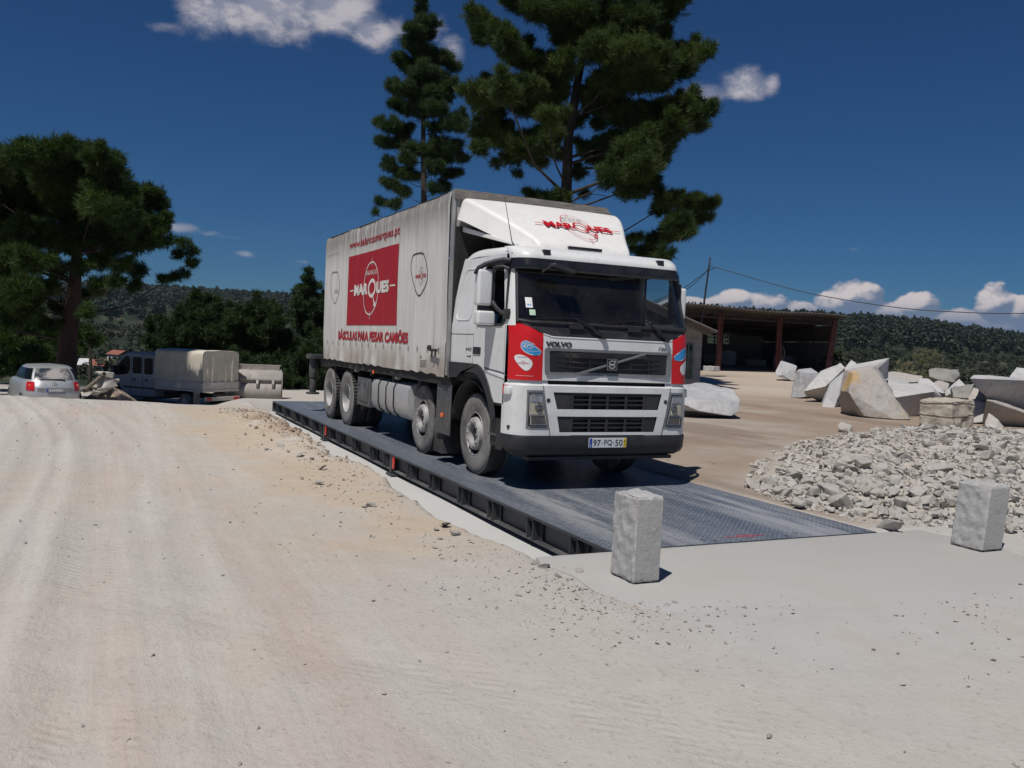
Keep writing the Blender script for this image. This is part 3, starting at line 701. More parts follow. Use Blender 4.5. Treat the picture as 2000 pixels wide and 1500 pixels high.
# black cowl below the glass
cw = MB(); cpatch(cw, 0, .985, lambda y: cowl(y) + .012, lambda y: 1.972, 0.0, 30, 4)
for y0 in (-.38, .42): 
    for k in range(6): cw.bx(fx(y0, 1.9) - .01, fx(y0, 1.83) + .014 - .02, y0 - .13, y0 + .15, 1.825 + k * .018, 1.832 + k * .018)
    cw.box((1.40, y0 - .1, 1.935), (.06, .18, .05))
cwo = cw.build('cowl', [M_blk], truck, smooth=50)
for y0, y1, zt in ((-.12, -.47, 2.05), (.79, .50, 2.07)):
    wp = MB(); p0 = (fx(y0, 1.84) + .03, y0, 1.84); p1 = (fx(y1, zt) + .045, y1, zt - .02); p2 = (fx(y1 - .62, 1.97) + .03, y1 - .60, 1.995)
    wp.tube([p0, ((p0[0] + p1[0]) / 2 + .01, (y0 + y1) / 2, (1.84 + zt) / 2), p1], [.022, .016, .010], 6)
    pm = ((p1[0] + p2[0]) / 2, (p1[1] + p2[1]) / 2, (p1[2] + p2[2]) / 2 + .01)
    wp.tube([(p1[0], p1[1] + .12, p1[2] + .004), p1, pm, p2], [.008, .010, .010, .007], 6)
    wp.cyl((p0[0] - .03, y0, 1.84), (p0[0] + .025, y0, 1.84), .035)
    wp.build('wiper', [M_blk2], cwo)
# red corner films
for s in (-1, 1):
    rd = MB(); cpatch(rd, T9, .93, ZW0 - .005, lambda y: cowl(y) + .004, .0025, 12, 8, sides=(s,))
    ro = rd.build('corner_panel', [M_red], truck, smooth=60); ro['label'] = 'red corner panel with blue and white stickers'
    # stickers are drawn in (arc, z); arc measured outwards from y=.90
    def onp(x, y, s=s):
        q = .90 + abs(x); t_ = min(.92, tof(.90, 1.245) + (abs(x) / .46) * (.93 - T9)); px, py = plan(t_, y, .0055); return (px, s * py, y)
    F = Flat()
    # order on the visible (right) corner: x grows towards the outside
    bl = smooth_poly([(.015, 1.585), (.12, 1.58), (.235, 1.62), (.285, 1.69), (.25, 1.745), (.17, 1.755), (.015, 1.65)], 2)
    F.poly(bl, 0); F.outline(bl, .008, 1)
    wh = smooth_poly([(.10, 1.475), (.15, 1.41), (.22, 1.40), (.36, 1.53), (.35, 1.58), (.25, 1.59), (.12, 1.53)], 2)
    F.poly(wh, 1)
    if s < 0:
        F2 = Flat(); F2.text('EPS', -.235, -.105, 1.675, 1.715, 0, .004, .2); F2.ring(-.17, 1.695, .088, .036, .005, 0); F2.rect(-.20, -.04, 1.628, 1.632, 0)
        F2.rect(-.31, -.19, 1.555, 1.559, 3); balance_logo(F2, -.235, 1.49, .062, .062, 2, 3, 3)
        F2.text('www.balancasmarques.pt', -.33, -.09, 1.338, 1.352, 0)
        F2.lay('lettering', [M_wfilm, M_ink, M_red, M_ink], ro, lambda x, y: onp(x, y)[:1] + onp(x, y)[1:] if False else (onp(x, y)[0] + .002, onp(x, y)[1] - .001, y), .02)
    F.lay('sticker', [M_blue, M_wfilm], ro, onp, .025)
# dark gap under the front panel
gp = MB(); cpatch(gp, 0, .97, 1.20, 1.305, -.055, 20, 2); gp.build('front_gap', [M_dark], truck)
for s in (-1, 1): ls = MB(); cpatch(ls, T9 - .05, .95, 1.225, 1.30, -.02, 8, 2, sides=(s,)); ls.build('corner_shelf', [M_white], truck)
# ---------- bumper
bp = MB()
LO = lambda z: .655 + .05 * (z - .70) / .18 * .8
UP = lambda z: .700 + .05 * (z - .97) / .18
ZB = [.66, .70, .885, .97, 1.165, 1.235]
yo = lambda z: 1.0
fpatch(bp, -1.0, 1.0, .885, .97, 0, 30, 2); fpatch(bp, -1.0, 1.0, 1.165, 1.235, 0, 30, 2)
for s in (-1, 1):
    fpatch(bp, lambda z, s=s: s * LO(z), lambda z, s=s: s * 1.0, .70, .885, 0, 8, 4)
    fpatch(bp, lambda z, s=s: s * UP(z), lambda z, s=s: s * 1.0, .97, 1.165, 0, 8, 4)
    fpatch(bp, lambda z, s=s: s * .52, lambda z, s=s: s * 1.0, .655, .70, 0, 8, 1)
fpatch(bp, -.52, .52, .665, .70, 0, 20, 1)
cpatch(bp, tof(1.0, 1.245), 1.0, .655, 1.235, 0, 10, 8)
for s in (-1, 1): bp.grid(lambda u, v, s=s: (plan(1.0, 1.0)[0] + .05 * u - .05, s * 1.245, .66 + .575 * v), 1, 4)
# shoulder: rolled upper edge
for k in range(4):
    a0, a1 = k / 4 * PI / 2, (k + 1) / 4 * PI / 2
    def fn(u, v, a0=a0, a1=a1):
        a = a0 + (a1 - a0) * v; q = 2 * u - 1; x, y = plan(abs(q), 1.23, -.055 * (1 - math.cos(a))); return (x, y if q > 0 else -y, 1.235 + .022 * math.sin(a))
    bp.grid(fn, 50, 1)
bumper = bp.build('bumper', [M_white], truck, smooth=50)
ik = MB()
fpatch(ik, -.78, .78, .96, 1.175, -.06, 20, 2); fpatch(ik, -.74, .74, .69, .895, -.06, 20, 2); fpatch(ik, -.54, .54, .61, .67, -.05, 12, 1)
ik.build('intake_recess', [M_dark], bumper)
for z0, z1, yw, zc in ((.975, 1.16, UP, 2), (.705, .88, LO, 2)):
    gr = MB(); q = 1 if z0 > .9 else 0
    for s in (-1, 1): fpatch(gr, lambda z, s=s: s * .50, lambda z, s=s: s * (yw(z) - .004), z0, z1, -.012, 6, 3)
    for yv in (-.50, -.26, -.02, .24, .50): gr.bx(1.40, 1.448, yv - .016, yv + .016, z0 - .004, z1 + .004)
    for k in range(zc + 1):
        zz = z0 + (z1 - z0) * (k + .9) / (zc + 1.35); gr.bx(1.405, 1.440, -.5, .5, zz - .009, zz + .009)
    gr.bx(1.41, 1.452, -.52, .52, z1 - .012, z1 + .006)
    gr.build('intake_grille', [mat('intake_plastic', (.024, .025, .029), .5, 0, .15, 8, DUST, .06)], bumper, bevel=.002, seg=1)
for s in (-1, 1):                                                            # seams, tow-eye caps
    pl = MB()
    pl.tube([(fx(s * yy, z, .001), s * yy, z) for yy, z in ((.885, 1.24), (.88, 1.2), (.83, .93), (.775, .66))], .005, 5); pl.build('bumper_seam', [M_ink], bumper)
    pl = MB(); pl.cyl((fx(.82, 1.06) - .01, s * .815, 1.07), (fx(.82, 1.06) + .005, s * .815, 1.07), .025); pl.build('tow_cap', [M_ink], bumper)
    pl = MB(); pl.cyl((1.25, s * 1.215, .745), (1.262, s * 1.232, .745), .022); pl.build('tow_cap', [M_ink], bumper)
# headlamps
for s in (-1, 1):
    Y = lambda z: .862 - (1.175 - z) * .20
    lo_, hi_, out = .765, 1.165, 1.085
    hm = MB(); fpatch(hm, lambda z: s * (Y(z) + .015), lambda z: s * out, .745, 1.185, .006, 8, 10)
    hl = hm.build('headlight', [M_grey], truck, smooth=60)
    b1 = MB(); fpatch(b1, lambda z: s * (Y(z) + .042), lambda z: s * (out - .018), .775, 1.158, .009, 8, 10); b1.build('lamp_gasket', [M_blk2], hl)
    b2 = MB(); fpatch(b2, lambda z: s * (Y(z) + .060), lambda z: s * (out - .036), 1.055, 1.135, .014, 8, 4); b2.build('indicator_lens', [M_lens], hl)
    b3 = MB(); fpatch(b3, lambda z: s * (Y(z) + .060), lambda z: s * (out - .036), .905, 1.050, .014, 8, 5); b3.build('beam_bowl', [M_lampcream], hl)
    b4 = MB(); fpatch(b4, lambda z: s * (Y(z) + .060), lambda z: s * (out - .05), .795, .885, .014, 8, 4); b4.build('fog_lens', [M_lenslow], hl)
    yc = .94; xl = fx(yc, .98, .012)
    b5 = MB(); b5.lathe([(.0, .03), (.03, .026), (.048, .012), (.052, 0)], (xl, s * yc, .985), 'x', 20); b5.build('projector', [mat('projector_glass', (.16, .165, .17), .06, .6, .1, 5, coat=.8)], hl)
    b6 = MB(); b6.tube([(fx(s_ * 1.0, z, .02), s_ * 1.0, z) for s_, z in ()] or [(fx(Y(z) + .05, z, .016), s * (Y(z) + .055), z) for z in (.79, .89, 1.0, 1.13)], .006, 5)
    b6.tube([(fx(out - .03, z, .016), s * (out - .03 - (.02 if z < .9 else 0)), z) for z in (.79, .87, .91, 1.0, 1.13)], .006, 5)
    for zz in (.79, .895, 1.052, 1.14): b6.tube([(fx(q, zz, .016), s * q, zz) for q in (Y(zz) + .055, .95, out - .04)], .006, 5)
    b6.build('lamp_rim', [M_chrome], hl)
    mk = MB(); mk.prism([(1.215, s * 1.235, 1.12), (1.29, s * 1.20, 1.12), (1.29, s * 1.20, 1.205), (1.215, s * 1.235, 1.22)], (0, s * .055, 0)); mo = mk.build('marker_lamp', [M_white], truck, bevel=.012)
    mk = MB(); mk.bx(1.17, 1.213, s * 1.232, s * 1.285, 1.12, 1.222); mk.build('marker_lens', [M_redl], mo, bevel=.008)
# lower apron of the bumper
lb = MB()
def low(u, v):
    q = 2 * u - 1; zz = [(.66, 0), (.645, .008), (.50, .0), (.45, -.02), (.41, -.09), (.39, -.2)][v]
    x, y = plan(abs(q), .66, zz[1] + .004, x0=1.452 if zz[0] > .48 else 1.44, w=1.25); return (x, y if q > 0 else -y, zz[0] - (.0 if abs(q) < .9 else -.05 * (abs(q) - .9) / .1 if v > 2 else 0))
lb.grid(lambda u, v: low(u, round(v * 5)), 60, 5)
lb.bx(1.02, 1.36, -1.0, 1.0, .36, .40); lb.bx(.95, 1.12, -1.24, -1.15, .45, .66); lb.bx(.95, 1.12, 1.15, 1.24, .45, .66)
lb.build('lower_bumper', [M_blk], truck, smooth=45)
# number plate
np_ = MB(); np_.bx(1.458, 1.466, -.262, .262, .515, .632); npl = np_.build('number_plate', [M_wfilm], truck, bevel=.002)
F = Flat(); F.rect(-.258, -.218, -.054, .054, 0); F.rect(.218, .258, -.054, .054, 1); F.rect(-.217, .217, -.055, .055, 3)
F.lay('plate_field', [M_pblue, M_yel, M_ink, mat('plate_white', (.62, .64, .66), .4, 0, .03, 6)], npl, lambda x, y: (1.4675, x, .573 + y))
F = Flat(); F.text('97', -.205, -.10, -.038, .038, 2, .012); F.rect(-.086, -.074, -.008, .004, 2); F.text('FQ', -.052, .058, -.038, .038, 2, .012); F.rect(.073, .085, -.008, .004, 2); F.text('50', .10, .205, -.038, .038, 2, .012)
F.text('P', -.246, -.230, -.046, -.022, 1, .004); F.text('05', .224, .252, .006, .034, 2); F.text('10', .224, .252, -.034, -.006, 2)
F.lay('lettering', [M_pblue, M_wfilm, M_ink], npl, lambda x, y: (1.4690, x, .573 + y))
# grille
gl = MB(); 
gl.add(*(lambda pts, n: (pts, [(i, (i + 1) % n, n + (i + 1) % n, n + i) for i in range(n)]))([(fx(y, z, .010), y, z) for y, z in smooth_poly([(-.90, 1.365), (.90, 1.365), (.92, 1.685), (-.92, 1.685)], 4)] + [(fx(y, z, .014), y, z) for y, z in smooth_poly([(-.835, 1.395), (.835, 1.395), (.855, 1.655), (-.855, 1.655)], 4)], 64))
gl = MB()
outp = [(-.872, 1.40), (-.86, 1.378), (-.84, 1.368), (.84, 1.368), (.86, 1.378), (.872, 1.40), (.885, 1.645), (.875, 1.67), (.85, 1.678), (-.85, 1.678), (-.875, 1.67), (-.885, 1.645)]
inp = [(-.812, 1.415), (-.805, 1.402), (-.79, 1.397), (.79, 1.397), (.805, 1.402), (.812, 1.415), (.822, 1.63), (.815, 1.642), (.80, 1.647), (-.80, 1.647), (-.815, 1.642), (-.822, 1.63)]
n = len(outp)
gl.add([(fx(y, z, .004), y, z) for y, z in outp] + [(fx(y, z, .020), y * .995, z) for y, z in outp] + [(fx(y, z, .016), y, z) for y, z in inp] + [(fx(y, z, -.02), y, z) for y, z in inp],
       [(k * n + i, k * n + (i + 1) % n, (k + 1) * n + (i + 1) % n, (k + 1) * n + i) for k in range(3) for i in range(n)])
grl = gl.build('grille_surround', [M_grey], truck, smooth=40)
g2 = MB(); fpatch(g2, -.815, .815, 1.40, 1.645, .002, 20, 2)
g2.build('grille_back', [M_dark], grl)
g3 = MB()
for zz in (1.455, 1.515, 1.575): g3.tube([(fx(y, zz, .010), y, zz) for y in (-.72, -.4, 0, .4, .72)], [.002, .009, .009, .009, .002], 6)
for yy in (-.55, -.28, 0, .28, .55): g3.bx(fx(yy, 1.5) - .01, fx(yy, 1.5) + .010, yy - .012, yy + .012, 1.402, 1.643)
for s in (-1, 1): fpatch(g3, s * .60, s * .81, 1.405, 1.64, .006, 4, 2)
g3.build('grille_bar', [mat('grille_plastic', (.014, .015, .018), .35, 0, .15, 8, DUST, .04)], grl, bevel=0)
dg = MB()
for o_ in (-.022, .018): dg.tube([(fx(-.44, 1.39, .028), -.455 + o_, 1.386), (fx(0, 1.5, .030), o_, 1.513), (fx(.46, 1.63, .028), .46 + o_, 1.645)], .0085, 6)
dg.build('diagonal_bar', [M_grey], grl)
em = MB(); em.bx(1.425, 1.475, -.072, .072, 1.440, 1.578); emo = em.build('emblem', [M_blk2], grl, bevel=.006)
F = Flat(); F.ring(0, 0, .05, .05, .012, 0, 32); F.rect(-.05, .05, -.011, .011, 0); F.poly([(.03, .045), (.058, .058), (.045, .030)], 0)
F.outline([(-.068, -.065), (.068, -.065), (.068, .065), (-.068, .065)], .005, 0); F.lay('emblem_ring', [M_chrome], emo, lambda x, y: (1.4765, x, 1.509 + y))
F = Flat(); F.text('VOLVO', -.90 + .03, -.53, 1.690, 1.752, 0, .03, 0, .003); F.lay('lettering', [M_ink], cab, lambda x, y: (fx(x, y, .005), x, y), .05, None, (1, 0, 0))
F = Flat(); F.text('FM', .685, .805, 1.695, 1.742, 0, .012, .2); F.lay('lettering', [M_grey], cab, lambda x, y: (fx(x, y, .005), x, y), .05)
# sun visor
vs_ = MB()
def visn(u, v):
    q = 2 * u - 1; z = 2.715 - .125 * v; x, y = plan(abs(q), 2.7, 0, x0=1.24 + .055 * v - .09 * max(0, v - .8), w=1.17 + .008 * v, rx=.27); return (x, y if q > 0 else -y, z - .015 * v * (1 - abs(q)))
vs_.grid(visn, 50, 8); 
vs_.grid(lambda u, v: (lambda a: (a[0] - .14 * v, a[1] * (1 - .01 * v), a[2] + .02 * v))(visn(u, 1)), 50, 2)
vis = vs_.build('sun_visor', [M_blk2], truck, smooth=50)
for s in (-1, 1):
    m_ = MB(); m_.bx(1.15, 1.215, s * .80 - .045, s * .80 + .045, 2.765, 2.825); m_.build('roof_lamp', [M_blk], cab, bevel=.006)
# roof fairing
fg = MB()
FS = [(.72, 2.88, 2.86, .64), (.70, 2.96, 2.86, .69), (.62, 3.03, 2.87, .73), (.46, 3.125, 2.91, .81), (.26, 3.235, 2.99, .91), (.02, 3.365, 3.10, 1.04), (-.22, 3.49, 3.21, 1.16), (-.42, 3.58, 3.29, 1.235), (-.55, 3.62, 3.32, 1.25), (-.60, 3.605, 3.33, 1.24)]
def fsec(i, v):
    x, zt, zb, w = FS[i]; q = 2 * v - 1; s = 1 if q > 0 else -1; q = abs(q)
    rr = min(.09, (zt - zb) * .55); wt = w - .07 * min(1, (zt - zb) / .35)
    if q < .6: y = (wt - rr * .7) * q / .6; z = zt + .012 * (1 - (q / .6) ** 2)
    elif q < .82:
        a = (q - .6) / .22 * PI / 2; y = wt - rr * .7 + rr * .7 * math.sin(a); z = zt - rr * .7 * (1 - math.cos(a))
    else:
        k = (q - .82) / .18; y = wt + (w - wt) * k; z = zt - rr * .7 + (zb - zt + rr * .7) * k
    return (x - (0 if q < .6 else .03 * (q - .6)), s * y, z)
nn = len(FS) - 1
fg.grid(lambda u, v: fsec(round(u * nn), v), nn, 48)
fai = fg.build('roof_fairing', [M_white2], truck, smooth=60)
md = fai.modifiers.new('sub', 'SUBSURF'); md.levels = 1; md.render_levels = 2
def ftop(x, y):
    tab = sorted((a, b) for a, b, c, d in FS); return (x, y, lerpz(x, tab) + .014)
F = Flat(); balance_logo(F, .13, 0, .46, .78, 0, 0, 1, .012)
def fl(x, y): px = .26 - y * 1.0; return (px, x, ftop(px, x)[2] + .016 + .012 * (1 - min(1, abs(x) / .9) ** 2))
F.lay('lettering', [M_red, M_ink], fai, fl, .04, .04, (.3, 0, .95))
sl_ = MB(); sl_.box((.715, -.02, 2.935), (.06, .48, .035)); sl_.build('fairing_slot', [M_blk2], fai, bevel=.006)
sk = MB(); sk.tube([(-.3, -.8, 2.9), (-.45, -.8, 3.3)], .025, 6); sk.tube([(-.3, .8, 2.9), (-.45, .8, 3.3)], .025, 6); sk.bx(-.634, -.62, -1.24, 1.2, 1.3, 3.24)  # two brackets, and a dark panel across the front wall of the body
sk.build('bracket_and_dark_panel', [M_dark], fai)
sk = MB(); sk.prism([(-.60, -1.16, 3.24), (.62, -.92, 2.935), (.62, -.92, 2.905), (-.60, -1.16, 3.17)], (0, .03, 0)); sk.build('fairing_rail', [M_white2], fai, bevel=.006)
an = MB(); an.tube([(.93, -1.10, 2.86), (.90, -1.12, 2.92), (.72, -1.16, 3.46)], [.012, .006, .003], 6); an.build('antenna', [M_blk], truck)
# mirrors
mr = MB(); mr.tube([(1.02, -1.17, 2.68), (.96, -1.24, 2.69), (.90, -1.32, 2.67), (.84, -1.42, 2.63), (.80, -1.49, 2.58), (.78, -1.53, 2.51)], [.03, .03, .028, .03, .03, .02], 8)
mr.tube([(1.02, -1.19, 2.58), (.95, -1.24, 2.61), (.86, -1.34, 2.60)], .024, 8)
mr.tube([(1.10, -1.24, 2.04), (1.02, -1.275, 2.07), (.92, -1.29, 2.12), (.84, -1.31, 2.19)], [.035, .025, .026, .03], 8)
mr.bx(1.06, 1.16, -1.27, -1.22, 1.99, 2.11); mr.bx(.74, .82, -1.335, -1.275, 2.05, 2.58); mr.bx(.75, .82, -1.47, -1.30, 2.085, 2.15)
mo = mr.build('mirror_arm', [M_blk], truck, bevel=.006)
for z0, z1, yb, ya in ((2.143, 2.570, -1.50, -1.318), (1.912, 2.082, -1.495, -1.262)):
    h = MB(); h.bx(.70, .85, yb, ya, z0, z1); h.build('mirror_housing', [M_white], mo, bevel=.035, seg=4)
    h = MB(); h.bx(.690, .702, yb + .02, ya - .02, z0 + .02, z1 - .02); h.build('mirror_glass', [mat('mirror_silver', (.5, .52, .55), .05, 1.0, .02, 3)], mo, bevel=.01)
mr = MB(); mr.tube([(1.02, 1.17, 2.68), (.93, 1.25, 2.67), (.84, 1.33, 2.60)], .032, 8); mr.tube([(1.10, 1.24, 2.04), (.96, 1.29, 2.08), (.84, 1.33, 2.17)], .028, 8)
mr.bx(.74, .84, 1.265, 1.40, 2.05, 2.585)
mo2 = mr.build('mirror_arm', [M_blk], truck, bevel=.02)
for z0, z1 in ((2.125, 2.535), (1.905, 2.065)):
    h = MB(); h.bx(.70, .83, 1.403, 1.50, z0, z1); h.build('mirror_housing', [M_white], mo2, bevel=.035, seg=4)
km = MB(); km.box((1.42, -.70, 2.595), (.12, .30, .055), rot=Matrix.Rotation(R(-14), 3, 'X')); kmo = km.build('kerb_mirror', [M_blk], truck, bevel=.024, seg=3)
km = MB(); km.tube([(1.30, -.90, 2.55), (1.38, -.86, 2.60), (1.42, -.78, 2.635), (1.42, -.70, 2.61)], .012, 6); km.build('mirror_stalk', [M_blk], kmo)
# wheel arch flare, steps
fl_ = MB()
o_c = [(-.70, 1.425), (.12, 1.43), (.34, 1.425), (.45, 1.39), (.53, 1.35), (.62, 1.275), (.72, 1.175), (.80, 1.055), (.86, .92), (.90, .80)]
i_c = [(-.70, 1.24), (-.32, 1.245), (-.19, 1.315), (.26, 1.315), (.36, 1.29), (.45, 1.245), (.61, 1.11), (.70, 1.0), (.76, .90), (.78, .80)]
for s in (-1, 1):
    n = len(o_c)
    vs = [(x, s * 1.262, z) for x, z in o_c] + [(x, s * 1.262, z) for x, z in i_c] + [(x, s * 1.235, z + .006) for x, z in o_c] + [(x, s * .90, z) for x, z in i_c]
    fs = []
    for i in range(n - 1): fs += [(i, i + 1, n + i + 1, n + i), (i, i + 1, 2 * n + i + 1, 2 * n + i), (n + i, n + i + 1, 3 * n + i + 1, 3 * n + i)]
    fl_ = MB(); fl_.add(vs, fs); fl_.build('wheel_arch', [M_blk], truck, smooth=40)
for s in (1, -1):
    stp = MB(); stp.bx(.68, 1.22, s * .95, s * 1.20, .47, .60); stp.bx(.90, 1.2, s * .9, s * .98, .6, 1.0); stp.bx(.72, 1.20, s * 1.0, s * 1.235, .965, .985); stp.bx(.66, .98, s * 1.18, s * 1.20, .60, .81)
    so_ = stp.build('step', [M_blk], truck, bevel=.008)
sp = MB(); sp.bx(.69, 1.21, -1.235, -.97, .602, .618); sp.bx(.74, 1.19, -1.238, -1.08, .987, .995); sp.build('step_plate', [M_galv], so_, bevel=.003)

# ---------- chassis
ch = MB()
for s in (-1, 1): ch.bx(-8.6, 1.0, s * .38, s * .46, .72, 1.02)
for x in (-8.3, -7.0, -5.2, -3.6, -1.4, 0.2): ch.bx(x - .06, x + .06, -.46, .46, .76, .98)
for x in (0, -2.04, -6.18, -7.55): ch.cyl((x, -.9, .525), (x, .9, .525), .09, n=12)
for x in (-6.18, -7.55): ch.lathe([(0, -.24), (.14, -.22), (.22, -.05), (.22, .05), (.14, .22), (0, .24)], (x, 0, .525), 'y', 16)
ch.bx(-1.5, .9, -.36, .36, .75, 1.25); ch.bx(-.62, 1.1, -1.15, 1.15, 1.18, 1.26); ch.bx(.2, 1.2, -.9, .9, .5, 1.2)
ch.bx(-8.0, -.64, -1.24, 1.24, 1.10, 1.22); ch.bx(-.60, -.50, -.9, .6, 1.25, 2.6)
for x in (-7.2, -5.9, -4.6, -3.3, -2.0, -.9): ch.bx(x - .05, x + .05, -1.2, 1.2, 1.02, 1.10)
ch.bx(-4.9, -2.6, .62, 1.18, .5, 1.0)
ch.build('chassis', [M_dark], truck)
tk = MB(); sec = [(-1.20, .52), (-1.235, .62), (-1.235, .90), (-1.20, .98), (-1.10, 1.02), (-.62, 1.02), (-.55, .95), (-.55, .55), (-.62, .48), (-1.10, .44)]
tk.prism([(-4.39, y, z) for y, z in sec], (1.98, 0, 0)); tank = tk.build('fuel_tank', [M_tank], truck, bevel=.012, smooth=50)
for x in (-3.95, -3.52, -3.10):
    b = MB(); b.tube([(x, -(abs(y) + .004 if abs(y) > .9 else abs(y)), z + (.004 if z > .98 else -.004 if z < .5 else 0)) for y, z in sec[:6] + [(-.62, 1.03)]] if False else [(x, y * 1.004, z) for y, z in [(-1.12, .438), (-1.205, .52), (-1.238, .62), (-1.238, .90), (-1.205, .984), (-1.10, 1.024), (-.65, 1.024)]], .013, 4); b.build('tank_strap', [M_dark], tank)
tb = MB(); tb.bx(-5.46, -4.62, -1.20, -.60, .46, .97); tbx = tb.build('tool_box', [mat('tool_box_grey', (.11, .115, .12), .5, .2, .15, 6, DUST, .35)], truck, bevel=.02)
tb = MB(); tb.bx(-5.36, -4.72, -1.215, -1.20, .55, .92); tb.bx(-5.30, -5.22, -1.235, -1.215, .84, .90); tb.bx(-4.96, -4.88, -1.235, -1.215, .84, .90); tb.build('box_lid', [mat('tool_box_grey')] if False else [MATS['tool_box_grey']], tbx, bevel=.008)
sp = MB(); sp.bx(-1.17, -.62, -1.22, -1.205, .42, 1.11); spo = sp.build('side_plate', [M_galv], truck, bevel=.003)
sp = MB()
for x, z in ((-1.1, .62), (-1.1, .86), (-1.1, 1.05), (-.70, .55), (-.72, .92), (-.68, 1.06), (-1.12, .45)): sp.lathe([(.012, 0), (.010, -.006), (0, -.008)], (x, -1.221, z), 'y', 8)
sp.build('rivet', [M_chrome], spo)
ol = MB(); ol.bx(-.95, -.86, -1.245, -1.222, .65, .71); ol.build('side_marker', [M_orange], spo, bevel=.008)
ol = MB(); ol.bx(-4.31, -4.25, -1.26, -1.235, 1.08, 1.15); ol.build('side_marker', [M_orange], truck, bevel=.006)
for x in (-5.6, -3.1):                                                       # curtain clamps under the hem
    c = MB(); c.cyl((x - .09, -1.18, 1.08), (x + .09, -1.18, 1.08), .035, n=10); c.tube([(x - .05, -1.2, 1.08), (x - .05, -1.22, 1.17)], .012, 6); c.tube([(x + .05, -1.2, 1.08), (x + .05, -1.22, 1.17)], .012, 6); c.build('curtain_clamp', [M_alu], truck)
ff = MB(); ff.bx(-1.33, -.98, -1.18, -.80, .13, .60); ff.build('mud_flap', [M_tread], truck, bevel=.006)
mgs = []
class _M:
    def grid(s, *a): m = MB(); m.grid(*a); mgs.append(m)
mg = _M()
for xc0 in (-6.18, -7.55):
    for s in (-1, 1):
        mg.grid(lambda u, v, xc0=xc0, s=s: (xc0 + .60 * math.cos(PI * (.12 + .76 * u)), s * (.66 + .44 * v), .53 + .60 * math.sin(PI * (.12 + .76 * u))), 16, 2)
for s in (-1, 1): mg.grid(lambda u, v, s=s: (-2.04 + .62 * math.cos(PI * (.02 + .55 * u)), s * (.80 + .22 * v), .53 + .62 * math.sin(PI * (.02 + .55 * u))), 14, 2)
for s in (-1, 1): mg.grid(lambda u, v, s=s: (0 + .66 * math.cos(PI * (.3 + .66 * u)), s * (.8 + .4 * v), .56 + .66 * math.sin(PI * (.3 + .66 * u))), 14, 2)
for m_ in mgs: mgo = m_.build('mudguard', [M_dark], truck); md = mgo.modifiers.new('thick', 'SOLIDIFY'); md.thickness = .012

